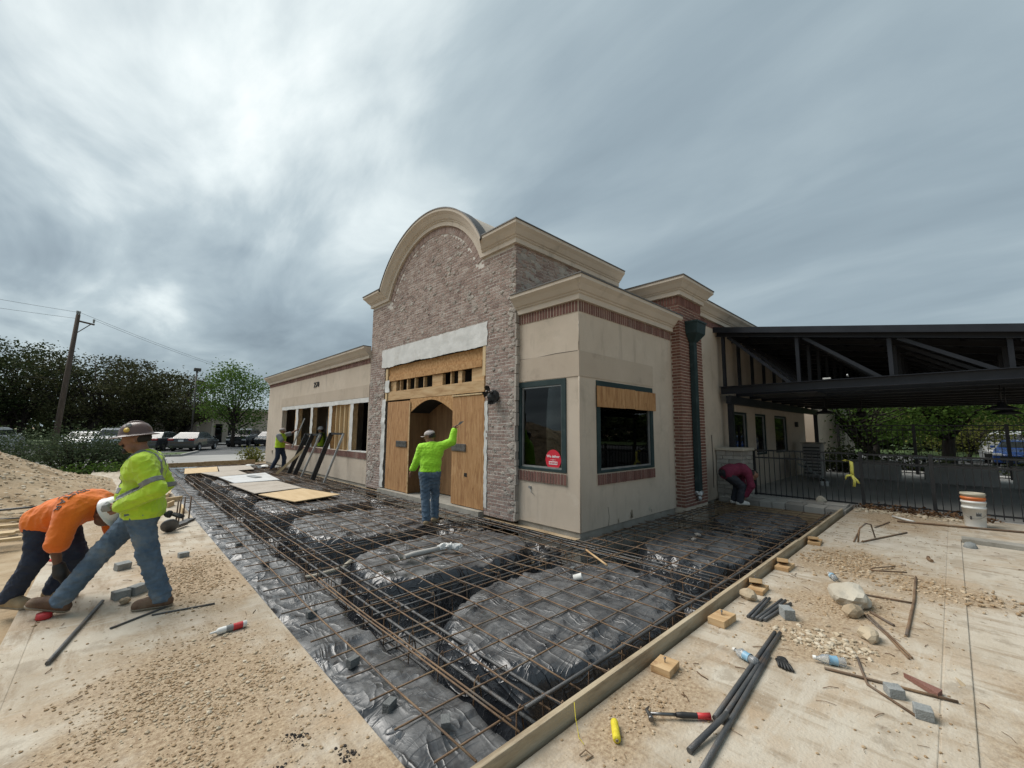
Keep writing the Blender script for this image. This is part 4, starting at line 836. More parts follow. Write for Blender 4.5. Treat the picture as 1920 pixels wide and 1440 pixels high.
# ------------------------------------------------------------------ stone gate pier
pr = thing('stone_pier', 'grey ledgestone pier with pale cap carrying the canopy post', 'pier', (11.95, 4.05, 0))
MB().box(11.64, 12.31, 3.76, 4.355, -0.05, 1.2).build('core', M['curb'], pr)
z = 0.0
while z < 1.19:
    h = min(rnd.uniform(0.07, 0.15), 1.2 - z)
    y = 3.73
    while y < 4.34:
        w_ = rnd.uniform(0.12, 0.32); b = min(y + w_, 4.355); MB().box(11.60 - rnd.uniform(0, .025), 11.66, y + .004, b - .004, z + .004, z + h - .004).build('stone', M['stone'], pr, bevel=0.008); y += w_
    x = 11.62
    while x < 12.33:
        w_ = rnd.uniform(0.15, 0.34); b = min(x + w_, 12.35); MB().box(x + .004, b - .004, 3.71 - rnd.uniform(0, .02), 3.78, z + .004, z + h - .004).build('stone', M['stone'], pr, bevel=0.008); x += w_
    z += h
MB().box(11.54, 12.40, 3.66, 4.36, 1.202, 1.275).build('cap', M['limestone'], pr, bevel=0.012)
# ------------------------------------------------------------------ gate and fences
PKM = MB().box(-0.008, 0.008, -0.008, 0.008, 0, 1); _pm = PKM.build('picket', M['fence_black']); PK = _pm.data; bpy.data.objects.remove(_pm)
def fence_panel(name, label, cat, a, b, z0, z1, group=None, step=0.115, rail2=0.19, pad=0.03, post_a=True, post_b=False, ps=0.03, low=0.06):
    a, b = Vector((*a, 0)), Vector((*b, 0)); L = (b - a).length; d = (b - a) / L
    t = thing(name, label, cat, tuple(a), 0, group)
    for zz in (z1, z1 - rail2, z0 + low): MB().bar(a + Vector((0, 0, zz)), b + Vector((0, 0, zz)), 0.028, 0.036).build('rail', M['fence_black'], t)
    if post_a: MB().obox(a + Vector((0, 0, (z1 + 0.05 + z0) / 2)), (ps * 2, ps * 2, z1 - z0 + 0.05)).build('post', M['fence_black'], t)
    if post_b: MB().obox(b + Vector((0, 0, (z1 + 0.05 + z0) / 2)), (ps * 2, ps * 2, z1 - z0 + 0.05)).build('post', M['fence_black'], t)
    n = int(L / step)
    for k in range(1, n):
        p = a + d * (L * k / n); o = bpy.data.objects.new('picket', PK); C.objects.link(o); o.parent = t
        o.location = Vector((p.x, p.y, z0 + 0.03)) - Vector(t.location); o.scale = (1, 1, z1 - z0 - 0.03); o.rotation_euler = (rnd.uniform(-.006, .006), rnd.uniform(-.006, .006), 0)
    return t
fence_panel('gate', 'black steel picket gate between the stone pier and the leaning fence', 'gate', (12.44, 3.70), (12.46, 1.60), 0.02, 1.21)
fence_panel('fence_panel', 'black picket fence panel right of the gate with rubble at its foot', 'fence', (12.48, 1.50), (12.54, 0.42), 0.0, 1.20, 'patio fence panels', ps=0.032, low=0.1)
fence_panel('fence_panel', 'black picket fence panel behind the stacked buckets', 'fence', (12.55, 0.36), (12.70, -2.2), 0.0, 1.20, 'patio fence panels', ps=0.032, low=0.1)
fence_panel('fence_panel', 'black picket fence panel outside the right edge, beyond the buckets', 'fence', (12.71, -2.24), (12.85, -4.8), 0.0, 1.20, 'patio fence panels', ps=0.032, low=0.1)
for k in range(4):
    lb = ('tall black rear fence panel nearest the pale wall', 'tall black rear fence panel in front of the oak trunk', 'tall black rear fence panel in front of the parked van', 'tall black rear fence panel at the far right')[k]
    fence_panel('rear_fence_panel', lb, 'fence', (24.0, 3.6 - 2.5 * k), (24.0, 1.1 - 2.5 * k), 0.0, 2.0, 'rear fence panels', step=0.16, ps=0.05)
# caution tape knotted on the gate
M['tape'] = mat('yellow_tape', [(0.62, 0.58, 0.08), (0.72, 0.68, 0.16)], 6, 3, 0.5)
tp = MB()
def ribbon(mb, pts, w_, side=(0, 1, 0)):
    sd = Vector(side) * w_ / 2; vs = []
    for p in pts: vs += [Vector(p) - sd, Vector(p) + sd]
    mb.add(vs, [(2 * i, 2 * i + 1, 2 * i + 3, 2 * i + 2) for i in range(len(pts) - 1)], 0, True)
ribbon(tp, [(12.40, 1.80, 1.03), (12.39, 1.73, 1.06), (12.385, 1.66, 1.03), (12.38, 1.655, 0.92), (12.385, 1.66, 0.80), (12.39, 1.655, 0.70)], 0.075, (0, .9, .3))
ribbon(tp, [(12.38, 1.66, 0.72), (12.37, 1.76, 0.70), (12.38, 1.79, 0.62)], 0.05, (0, .3, .9)); ribbon(tp, [(12.38, 1.66, 0.72), (12.37, 1.62, 0.60), (12.375, 1.64, 0.46)], 0.055); ribbon(tp, [(12.38, 1.65, 0.70), (12.37, 1.58, 0.62), (12.37, 1.55, 0.54)], 0.045)
o = tp.build('caution_tape', M['tape']); o.modifiers.new('thick', 'SOLIDIFY').thickness = 0.002; tag(o, 'knotted strip of yellow caution tape hanging on the black gate', 'tape')
# ------------------------------------------------------------------ things on the patio
t = thing('cabinet', 'dark grey ribbed cabinet standing against the patio wall', 'cabinet', (19.6, 3.8, 0))
MB().box(19.3, 19.9, 3.45, 4.05, 0.0, 1.25).build('body', M['patio'], t, bevel=0.02); MB().box(19.26, 19.94, 3.41, 4.09, 1.252, 1.30).build('lid', M['curb'], t)
for k in range(9): MB().box(19.28, 19.298, 3.49, 4.01, 0.12 + k * .12, 0.17 + k * .12).build('rib', M['fence_black'], t)
for (dx, dy, tl, lb) in ((0, 0, 0.7, 'grey board leaning steeply beside the patio cabinet'), (-0.25, -0.25, 1.0, 'pale grey board leaning low in front of the patio cabinet')):
    o = MB().obox((0, 0, 0.5), (0.9, 0.03, 1.0)).build('leaning_board', M['cmu'], bevel=0.004); o.location = (18.4 + dx, 3.35 + dy, 0.02); o.rotation_euler = (0, 0, PI / 2); o.rotation_euler = Matrix(((0, -1, 0), (1, 0, 0), (0, 0, 1))).to_euler(); o.rotation_euler = (-tl, 0.0, 0.25); tag(o, lb, 'board')
for (y, lb) in ((2.98, 'white paint can standing alone on the patio, left of two'), (2.86, 'white paint can standing alone on the patio, right of two')):
    tag(MB().lathe([(0, 0), (0.05, 0), (0.05, 0.14), (0.053, 0.145), (0.045, 0.145), (0, 0.14)], (16.5, y, 0.0), 12).build('paint_can', M['white_plastic']), lb, 'can')
for (y0, y1, lb) in ((2.75, 1.35, 'low grey wall at the back of the patio nearest the bushes'), (0.75, -0.9, 'low grey wall at the back of the patio, middle piece'), (-1.2, -6, 'low grey wall at the back of the patio, right piece')):
    t = thing('low_wall', lb, 'wall', (20.4, (y0 + y1) / 2, 0), 0, 'low patio walls'); MB().box(20.3, 20.55, y1, y0, 0.0, 0.60).build('base', M['patio'], t); MB().box(20.26, 20.59, y1 - .02, y0 + .02, 0.602, 0.68).build('coping', M['curb'], t, bevel=0.01)
def bench_table(x, y, lb):
    t = thing('picnic_table', lb, 'table', (x, y, 0), 0, 'picnic tables on the patio')
    for k in range(4): MB().box(x - 0.36 + k * .19, x - 0.19 + k * .19, y - 0.9, y + 0.9, 0.72, 0.76).build('plank', M['cmu'], t)
    for s in (-1, 1):
        MB().box(x + s * 0.6 - .12, x + s * 0.6 + .12, y - 0.9, y + 0.9, 0.43, 0.47).build('bench', M['cmu'], t)
        MB().bar((x - 0.6, y + s * 0.6, 0.40), (x + 0.6, y + s * 0.6, 0.40), 0.05, 0.09).bar((x - 0.25, y + s * 0.6, 0.72), (x - 0.55, y + s * 0.6, 0.0), 0.05, 0.09).bar((x + 0.25, y + s * 0.6, 0.72), (x + 0.55, y + s * 0.6, 0.0), 0.05, 0.09).build('leg', M['fence_black'], t)
bench_table(22.2, 0.2, 'pale picnic table behind the low patio wall, left one'); bench_table(22.2, -2.4, 'pale picnic table behind the low patio wall, right one')

# ------------------------------------------------------------------ trees and shrubs
def leaf_cloud(mb, centers, n_each, spread, size, rr, flat=0.75):
    for c, s in centers:
        for _ in range(int(n_each * s * s)):
            d = Vector((rr.gauss(0, 1), rr.gauss(0, 1), rr.gauss(0, flat)))
            p = c + d * (spread * s * 0.5)
            a = Vector((rr.uniform(-1, 1), rr.uniform(-1, 1), rr.uniform(-.6, .6))).normalized(); b = a.cross(Vector((rr.uniform(-1, 1), rr.uniform(-1, 1), rr.uniform(-1, 1))))
            if b.length < 1e-3: continue
            b.normalize(); L = size * rr.uniform(0.6, 1.35); W = L * rr.uniform(0.45, 0.8)
            mb.add([p - a * L / 2, p + b * W / 2 - a * L * .05, p + a * L / 2, p - b * W / 2 + a * L * .05], [(0, 1, 2, 3)])
def tree(label, base, height, rad, leaf, seed, clumps=60, n_each=55, size=0.30, trunk_r=0.22, crown_lo=0.32, group=None, name='tree', multi=1, spread=1.5, lean=(0, 0), flat=0.6):
    rr = random.Random(seed); t = thing(name, label, 'tree', base, 0, group); B = Vector(base); tb = MB(); tips = []
    zc_ = height * (crown_lo + (1 - crown_lo) * 0.5); hz = height * (1 - crown_lo) * 0.5
    cents = []
    for k in range(clumps):
        while True:
            q = Vector((rr.uniform(-1, 1), rr.uniform(-1, 1), rr.uniform(-1, 1)))
            if 0.25 < q.length < 1.0: break
        q = q.normalized() * (q.length ** 0.45) * rr.uniform(0.80, 1.06)
        hr = 1.0 + 0.18 * mnoise.noise(q * 1.7 + Vector((seed, 0, 0)))
        c = B + Vector((q.x * rad * hr + lean[0], q.y * rad * hr + lean[1], zc_ + q.z * hz * hr)); cents.append((c, rr.uniform(0.6, 1.15)))
    for m_ in range(multi):
        ang = rr.uniform(0, 6.28); o = Vector((math.cos(ang), math.sin(ang), 0)) * (0.35 if multi > 1 else 0.0); top = B + o * (rad * 1.0) + Vector((lean[0] * .7 + rr.uniform(-.4, .4), lean[1] * .7 + rr.uniform(-.4, .4), height * (crown_lo + 0.12)))
        p0 = B + o * 0.4; pts = [p0 + (top - p0) * s + Vector((rr.uniform(-.1, .1), rr.uniform(-.1, .1), 0)) * (0 if s == 0 else 1) * rad * .15 for s in (0, .25, .5, .75, 1)]
        tb.tube(pts, [trunk_r * 1.25, trunk_r, trunk_r * .9, trunk_r * .8, trunk_r * .65], 8); tips.append((pts, trunk_r * .6))
    for c, s in cents[::2]:
        pts, r0 = tips[rr.randrange(len(tips))]; st = pts[rr.choice((2, 3, 3, 4, 4))]; mid = st + (c - st) * 0.5 + Vector((rr.uniform(-.4, .4), rr.uniform(-.4, .4), rr.uniform(-.1, .5))) * rad * .12
        tb.tube([st, st + (mid - st) * .5 + Vector((0, 0, .1)), mid, c], [r0 * .7, r0 * .5, r0 * .34, r0 * .12], 5)
    tb.build('trunk', M['trunk'], t)
    lb_ = MB(); leaf_cloud(lb_, cents, n_each, spread, size, rr, flat); lb_.build('crown', M[leaf], t)
    return t
TL = [('dark live oak at the far left edge behind the bushes', (-10.6, 57, Zg), 9.2, 5.0, 'leaf_oak', 11), ('dark live oak left of the leaning utility pole', (-6.4, 59, Zg), 9.7, 4.2, 'leaf_oak', 12),
      ('live oak directly behind the utility pole', (-2.6, 57, Zg), 8.7, 4.2, 'leaf_olive', 13), ('tall olive green oak behind the walking man', (0.9, 59, Zg), 9.0, 4.0, 'leaf_olive', 14),
      ('low spreading olive oak beside the parking lot lamp', (4.6, 57, Zg), 7.4, 4.0, 'leaf_olive', 15)]
for lb, b_, h_, r_, lf, sd in TL: tree(lb, b_, h_, r_, lf, sd, 110, 95, 0.23, 0.28, 0.22, 'oaks behind the parking lot', multi=2, flat=0.45, spread=1.35)
tree('bright green rounded tree in the parking lot beside the building corner', (8.0, 46, Zg), 7.6, 3.0, 'leaf_green', 21, 90, 95, 0.20, 0.16, 0.24, flat=0.7, spread=1.2)
for k, (x, y, h_, r_, lb) in enumerate(((-16, 70, 10.5, 6.0, 'dark oak in the back row at the far left'), (-8.5, 74, 10, 6.0, 'dark oak in the back row behind the pole'), (-1.0, 74, 9.5, 6, 'dark oak in the back row, third from left'), (5.5, 76, 8.5, 5.5, 'dark oak in the back row behind the lamp post'))):
    tree(lb, (x, y, Zg), h_, r_, 'leaf_oak', 31 + k, 80, 50, 0.42, 0.3, 0.12, 'back row of oaks', flat=0.5, spread=1.9)
tree('spreading oak with forked trunk beyond the patio fence', (29, 2.5, Zg), 5.6, 3.6, 'leaf_green', 51, 90, 110, 0.15, 0.17, 0.24, 'trees beyond the patio', multi=2, spread=1.2, flat=0.5)
tree('tall tree with dark upright trunk beyond the patio fence', (31, 0.2, Zg), 6.0, 3.8, 'leaf_green', 52, 90, 100, 0.16, 0.26, 0.34, 'trees beyond the patio', spread=1.3, flat=0.5)
tree('yellowish young tree between the dark trunks beyond the patio', (38, -0.6, Zg), 5.4, 3.0, 'leaf_yel', 53, 70, 100, 0.15, 0.10, 0.12, 'trees beyond the patio', spread=1.2)
tree('broad green tree at the right edge beyond the patio', (33, -4.6, Zg), 5.8, 4.2, 'leaf_green', 54, 95, 100, 0.17, 0.22, 0.30, 'trees beyond the patio', spread=1.4, flat=0.5)
tree('green tree behind the pale rear wall', (46, 4.5, Zg), 7.0, 4.5, 'leaf_green', 55, 80, 55, 0.30, 0.22, 0.15, 'trees beyond the patio', spread=1.7)
tree('dark green tree in the distance beyond the patio', (54, -1.5, Zg), 7.6, 6.0, 'leaf_oak', 56, 80, 55, 0.36, 0.25, 0.06, 'trees beyond the patio', spread=2.2)
tree('dark green tree in the far right distance', (52, -9.5, Zg), 7.0, 6.0, 'leaf_oak', 57, 80, 55, 0.36, 0.25, 0.10, 'trees beyond the patio', spread=2.2)
def shrub(label, c, rx, ry, h_, leaf, seed, n=26, n_each=60, size=0.13, name='shrub', group=None, spread=0.9):
    rr = random.Random(seed); t = thing(name, label, 'shrub', (c[0], c[1], Zg), 0, group); cents = []; st = MB()
    for k in range(n):
        a = rr.uniform(0, 6.28); q = rr.uniform(0, 1) ** 0.5; x, y = c[0] + rx * q * math.cos(a), c[1] + ry * q * math.sin(a); hh = h_ * (1 - 0.55 * q * q) * rr.uniform(0.55, 1.0)
        cents.append((Vector((x, y, Zg + hh * 0.82)), rr.uniform(0.6, 1.0))); cents.append((Vector((x, y, Zg + hh * 0.4)), rr.uniform(0.6, 0.9)))
        st.tube([(c[0] + (x - c[0]) * .4, c[1] + (y - c[1]) * .4, Zg), (x, y, Zg + hh * .8)], [0.03, 0.01], 5)
    st.build('stem', M['trunk'], t); lb_ = MB(); leaf_cloud(lb_, cents, n_each, spread, size, rr, 0.7); lb_.build('foliage', M[leaf], t); return t
shrub('big grey green bush behind the rubble heap at the left edge', (-3.3, 25.5), 1.9, 1.5, 2.0, 'leaf_sage', 61, 40, 150, 0.085, group='bushes behind the rubble heap')
shrub('big grey green bush between the bending man and the parked cars', (-1.0, 24.2), 1.6, 1.3, 2.0, 'leaf_sage', 62, 40, 150, 0.085, group='bushes behind the rubble heap')
shrub('lower grey green bush at the right end beside the walking man', (0.35, 24.6), 0.85, 0.9, 1.15, 'leaf_sage', 63, 24, 130, 0.08, group='bushes behind the rubble heap')
shrub('low bright green weeds at the foot of the bushes', (-0.4, 22.4), 1.3, 0.5, 0.35, 'leaf_green', 64, 26, 40, 0.10, spread=0.5)
shrub('small yellow green shrub at the building corner', (5.35, 25.6), 0.45, 0.4, 0.95, 'leaf_yel', 65, 14, 50, 0.10, spread=0.5)
shrub('dark green hedge behind the patio cabinet', (22.9, 3.3), 0.5, 1.0, 1.5, 'leaf_oak', 66, 26, 60, 0.12, spread=0.6)
shrub('tall thin weeds rising above the dark patio hedge', (23.2, 3.5), 0.3, 0.5, 2.1, 'leaf_sage', 67, 8, 14, 0.10, spread=0.5)
shrub('small clipped bush left of the shrub pair by the far building', (10.3, 57.2), 0.45, 0.45, 1.0, 'leaf_oak', 68, 10, 50, 0.16, spread=0.6); shrub('clipped bush by the far building door', (12.2, 57.2), 0.6, 0.5, 1.4, 'leaf_olive', 69, 12, 50, 0.16, spread=0.7)
for k, (x, y) in enumerate(((28, 1.6), (27.5, -3.0), (30, -6.5))): shrub(('low hedge under the forked oak beyond the fence', 'low hedge under the yellowish tree beyond the fence', 'low hedge at the right edge beyond the fence')[k], (x, y), 0.6, 1.5, 1.1, 'leaf_oak', 70 + k, 20, 50, 0.14, spread=0.8)

for nm, x0, x1, y0, y1, hh, seed, n in (('left', -70, 45, 84, 92, 6.0, 81, 15000), ('right', 58, 64, -45, 22, 5.5, 82, 12000)):
    rr = random.Random(seed); mb = MB()
    for k in range(n):
        x, y = rr.uniform(x0, x1), rr.uniform(y0, y1); s_ = x if nm == 'left' else y; top_ = hh * (.8 + .35 * mnoise.noise(Vector((s_ * .16, seed, 0))) + .2 * mnoise.noise(Vector((s_ * .6, seed, 4)))); z = Zg + top_ * rr.random() ** .8
        a = Vector((rr.uniform(-1, 1), rr.uniform(-1, 1), rr.uniform(-.6, .6))).normalized() * rr.uniform(.3, .65); b_ = a.cross(Vector((rr.uniform(-1, 1), rr.uniform(-1, 1), rr.uniform(-1, 1)))); p = Vector((x, y, z)); mb.add([p - a, p + b_ * .7, p + a, p - b_ * .7], [(0, 1, 2, 3)])
    tag(mb.build('distant_wood', M['leaf_oak']), 'distant dark green wood closing the view behind the parking lot' if nm == 'left' else 'distant dark green wood closing the view beyond the patio street', 'wood', None, 'stuff')
# ------------------------------------------------------------------ utility pole, lamp post, far building
up_ = thing('utility_pole', 'leaning brown wooden utility pole with crossarm above the oaks', 'pole', (-3.25, 46, Zg)); PT = Vector((-2.84, 46, 10.3)); PB = Vector((-3.25, 46, Zg))
MB().tube([PB, PB + (PT - PB) * .5, PT], [0.19, 0.165, 0.13], 10).build('pole', M['pole_wood'], up_)
xa = PT - Vector((0, 0, 0.55)); MB().bar(xa + Vector((-0.1, 0, 0.1)), xa + Vector((0.95, -0.3, -0.12)), 0.10, 0.12).bar(xa + Vector((0.75, -0.2, -0.1)), xa + Vector((0.05, 0, -0.85)), 0.04, 0.05).build('crossarm', M['pole_wood'], up_)
for d in ((0.90, -0.28, 0.12), (-0.06, 0, 0.68), (0.06, 0.0, 0.66)): MB().tube([xa + Vector(d) - Vector((0, 0, .12)), xa + Vector(d) + Vector((0, 0, .18))], [0.05, 0.075], 8).build('insulator', M['cmu'], up_)
def wire(a, b, sag, label):
    a, b = Vector(a), Vector(b); pts = [a + (b - a) * s - Vector((0, 0, sag * 4 * s * (1 - s))) for s in np.linspace(0, 1, 24)]
    tag(MB().tube(pts, 0.011, 4).build('overhead_wire', M['cap']), label, 'wire')
wire(PT + Vector((0, 0, .2)), (-28, 30, 10.2), 0.5, 'upper overhead wire running left from the pole top'); wire(PT - Vector((0, 0, .3)), (-28, 31, 9.2), 0.5, 'lower overhead wire running left from the pole')
wire(PT + Vector((0.1, 0, .2)), (36, 95, 10.2), 1.6, 'overhead wire running right from the pole top'); wire(xa + Vector((0.9, -.28, .25)), (37, 95, 9.7), 1.6, 'overhead wire running right from the crossarm')
wire((-30, 44, 5.2), (-3.0, 46.1, 5.3), 0.2, 'dark service wire crossing in front of the oaks at left')
lp = thing('lamp_post', 'tall grey parking lot lamp post with square head', 'lamp post', (5.25, 50, Zg)); MB().tube([(5.25, 50, Zg), (5.25, 50, 7.1)], 0.07, 8).build('post', M['cap'], lp); MB().box(5.0, 5.55, 49.75, 50.25, 7.1, 7.4).build('lamp_head', M['cap'], lp, bevel=0.03)
MB().tube([(5.25, 50, Zg), (5.25, 50, 0.6)], 0.22, 10).build('base', M['drive'], lp)
fb = thing('far_building', 'low tan building with dark doors behind the parking lot', 'building', (11, 60, 0))
w = MB(); panels(w, 3.0, 20.0, Zg, 3.6, [(8.3, 9.0, -1, 2.1), (9.55, 9.85, 0.3, 2.1), (5.0, 5.6, 0.4, 2.1), (14, 15.2, 0.6, 2.0)], lambda a, b, c, d: w.box(a, b, 58.5, 58.7, c, d)); w.build('wall', M['stucco'], fb)
MB().box(2.5, 20.5, 57.4, 66, 3.6, 3.9).build('roof', M['cornice'], fb); MB().box(3.2, 19.8, 59.2, 59.3, Zg, 3.5).build('inner_wall', M['dark'], fb)
for x in (6.6, 7.9, 11.6): MB().box(x - .11, x + .11, 57.5, 57.7, Zg, 3.6).build('column', M['cornice'], fb)
d_ = MB().box(8.32, 8.98, 58.55, 58.6, Zg, 2.08).build('door', M['dark'], fb); MB().box(8.40, 8.90, 58.53, 58.545, 0.9, 1.9).build('pane', M['glass'], d_); MB().box(9.57, 9.83, 58.55, 58.6, 0.32, 2.08).build('window', M['dark'], fb); MB().box(14.0, 15.2, 58.55, 58.6, .6, 2.0).build('window', M['dark'], fb)

# ------------------------------------------------------------------ parked vehicles
M['tyre'] = mat('tyre', [(0.012, 0.012, 0.012), (0.022, 0.022, 0.022)], 4, 3, 0.85); M['rim'] = mat('alloy', [(0.30, 0.30, 0.31), (0.42, 0.42, 0.43)], 4, 3, 0.3, metal=0.9)
M['carglass'] = mat('car_glass', [(0.02, 0.024, 0.026), (0.035, 0.04, 0.042)], 2, 2, 0.12, spec=0.35); M['headlamp'] = mat('headlamp', [(0.55, 0.56, 0.57), (0.65, 0.66, 0.67)], 3, 2, 0.1); M['taillamp'] = mat('tail_lamp', [(0.30, 0.012, 0.012), (0.40, 0.02, 0.02)], 3, 2, 0.15)
for n_, c_ in (('black', (0.012, 0.013, 0.015)), ('charcoal', (0.035, 0.038, 0.042)), ('white', (0.62, 0.63, 0.63)), ('silver', (0.30, 0.32, 0.33)), ('blue', (0.02, 0.06, 0.22))):
    mm = mat('car_paint_' + n_, [c_, tuple(q * 1.12 for q in c_)], 2, 2, 0.22, spec=0.6); mm.node_tree.nodes['Principled BSDF'].inputs['Coat Weight'].default_value = 0.6; M['paint_' + n_] = mm
def car(label, loc, rz, paint, kind='sedan', group=None):
    """front faces local +x; lofted body, glasshouse with separate panes, wheels, lamps, plate"""
    t = thing('parked_car', label, 'car', loc, rz, group); L = 4.6 if kind != 'van' else 5.0; W = 0.91
    if kind == 'sedan': top = [(-2.3, .72, .0), (-2.22, .98, 0), (-1.75, 1.03, 0), (-1.0, 1.40, 1), (-0.2, 1.46, 1), (0.45, 1.40, 1), (1.15, .98, 0), (2.05, .84, 0), (2.28, .66, 0)]
    elif kind == 'suv': top = [(-2.25, .85, 0), (-2.2, 1.12, 0), (-1.95, 1.58, 1), (-1.0, 1.72, 1), (0.1, 1.70, 1), (0.5, 1.62, 1), (1.1, 1.12, 0), (2.1, 1.0, 0), (2.25, .72, 0)]
    else: top = [(-2.5, .9, 0), (-2.48, 1.85, 1), (-1.5, 2.0, 1), (0.5, 2.0, 1), (1.2, 1.80, 1), (1.75, 1.22, 0), (2.35, 1.05, 0), (2.48, .7, 0)]
    belt = 1.0 if kind == 'sedan' else (1.12 if kind == 'suv' else 1.25); sill = 0.24
    b = MB(); rings = []
    for x, z, cab in top:
        zb = min(z, belt) ; wx = W * (1 - 0.10 * (abs(x) / 2.3) ** 4)
        rings.append([(x, -wx * .93, sill), (x, -wx, sill + .22), (x, -wx * .985, zb - .05), (x, -wx * .93, zb), (x, wx * .93, zb), (x, wx * .985, zb - .05), (x, wx, sill + .22), (x, wx * .93, sill)])
    k = 8; vs = [p for r_ in rings for p in r_]; fs = [(i * k + j, (i + 1) * k + j, (i + 1) * k + (j + 1) % k, i * k + (j + 1) % k) for i in range(len(rings) - 1) for j in range(k)]
    fs += [tuple(range(k)), tuple((len(rings) - 1) * k + j for j in range(k - 1, -1, -1))]
    body = b.add(vs, fs, 0, False).build('body', M['paint_' + paint], t, local=True, recalc=True, bevel=0.05)
    cabpts = [(x, z) for x, z, c in top if c]; x0 = [x for x, z, c in top if c][0]; x1 = cabpts[-1][0]
    i0 = next(i for i, q in enumerate(top) if q[2]); i1 = len(top) - 1 - next(i for i, q in enumerate(reversed(top)) if q[2])
    A = (top[i0 - 1][0] + .03, belt - .02); D = (top[i1 + 1][0] - .03, belt - .02)
    prof = [A] + cabpts + [D]; wi = W * .91; wt = W * .70
    def wid(z): return wi + (wt - wi) * (z - belt) / max(.1, max(q[1] for q in cabpts) - belt)
    vs = [(x, -wid(z), z) for x, z in prof] + [(x, wid(z), z) for x, z in prof]; n = len(prof)
    cb = MB().add(vs, [tuple(range(n - 1, -1, -1)), tuple(range(n, 2 * n))] + [(i, i + 1, n + i + 1, n + i) for i in range(n - 1)], 0, False).build('cabin', M['paint_' + paint], t, local=True, recalc=True, bevel=0.03)
    g = MB()
    def face(p0, p1, s=.12):   # sloped glass between two profile points, full width
        (xa, za), (xb, zb) = p0, p1; a = (xa + (xb - xa) * s, za + (zb - za) * s); c = (xa + (xb - xa) * (1 - s), za + (zb - za) * (1 - s)); nx, nz = -(zb - za), (xb - xa); q = (nx * nx + nz * nz) ** .5; ox, oz = nx / q * .012, nz / q * .012
        if oz < 0: ox, oz = -ox, -oz
        return [(a[0] + ox, -wid(a[1]) * .93, a[1] + oz), (a[0] + ox, wid(a[1]) * .93, a[1] + oz), (c[0] + ox, wid(c[1]) * .93, c[1] + oz), (c[0] + ox, -wid(c[1]) * .93, c[1] + oz)]
    MB().add(face(prof[0], prof[1]), [(0, 1, 2, 3)]).build('rear_window', M['carglass'], t, local=True); MB().add(face(prof[-2], prof[-1]), [(0, 1, 2, 3)]).build('windscreen', M['carglass'], t, local=True)
    zt = min(q[1] for q in cabpts) - .06
    for s in (-1, 1):
        span = [(x0 - .12, x0 + .62), (x0 + .70, x1 + .18)] if kind != 'van' else [(x1 - .7, x1 + .2)]
        for a, c in span:
            z0 = belt + .04; o_ = 0.012
            MB().add([(a, s * (wid(z0) + o_), z0), (c + .1, s * (wid(z0) + o_), z0), (c, s * (wid(zt) + o_), zt), (a + .12, s * (wid(zt) + o_), zt)], [(0, 1, 2, 3)]).build('side_window', M['carglass'], t, local=True)
        for x in (-1.42, 1.42):
            AX = Matrix(((1, 0, 0), (0, 0, s), (0, 1, 0)))
            wh = MB().lathe([(0.0, 0.0), (0.20, 0.0), (0.30, 0.0), (0.33, 0.03), (0.33, 0.18), (0.30, 0.21), (0.21, 0.21), (0.20, 0.19)], (x, s * (W - .20), 0.33), 18, axis=AX).build('wheel', M['tyre'], t, local=True)
            MB().lathe([(0.205, 0.195), (0.15, 0.17), (0.06, 0.20), (0.0, 0.20)], (x, s * (W - .20), 0.33), 10, axis=AX).build('rim', M['rim'], wh, local=True)
        fx = top[-1][0]; rx = top[0][0]
        MB().obox((fx - .08, s * .64, .68), (.22, .34, .14)).build('headlight', M['headlamp'], t, local=True, bevel=0.03); MB().obox((rx + .06, s * .66, .88), (.18, .36, .14)).build('tail_light', M['taillamp'], t, local=True, bevel=0.03)
        MB().obox((x1 + .42, s * (W + .06), belt + .06), (.1, .18, .13)).build('mirror', M['paint_' + paint], t, local=True, bevel=0.03)
    MB().obox((top[0][0] - .004, 0, .80 if kind == 'sedan' else .9), (.03, .34, .14)).build('number_plate', M['whiteprint'], t, local=True); MB().obox((top[-1][0] + .0, 0, .48), (.08, 1.1, .22)).build('grille', M['fence_black'], t, local=True)
    MB().obox((top[0][0] + .02, 0, .42), (.14, 1.6, .22)).build('bumper', M['paint_' + paint], t, local=True, bevel=0.04)
    return t
car('black sedan parked rear towards us beside the grass island', (4.65, 41.6, Zg), R(62), 'black', group='cars in the parking lot')
car('dark grey sedan parked left of the black sedan', (2.6, 42.8, Zg), R(62), 'charcoal', group='cars in the parking lot')
car('black sport utility vehicle facing us under the green tree', (9.2, 47.8, Zg), R(-118), 'black', 'suv', group='cars in the parking lot')
car('silver pickup sized vehicle behind the walking man\'s helmet', (0.0, 43, Zg), R(-100), 'silver', 'suv', group='cars in the parking lot')
car('white sedan half hidden behind the bushes, nearest the walking man', (-1.6, 44.5, Zg), R(-100), 'white', 'sedan', group='cars in the parking lot')
car('white van roof showing above the bushes at the left edge', (-6.3, 47, Zg), R(75), 'white', 'suv', group='cars in the parking lot')
car('dark car partly hidden behind the building corner', (11.6, 48.5, Zg), R(-118), 'charcoal', group='cars in the parking lot')
car('white van parked in the street beyond the patio', (40, -2.6, Zg), R(160), 'white', 'van', group='vehicles beyond the patio'); car('blue car parked in the street beyond the patio', (36.5, -2.6, Zg), R(170), 'blue', 'sedan', group='vehicles beyond the patio')

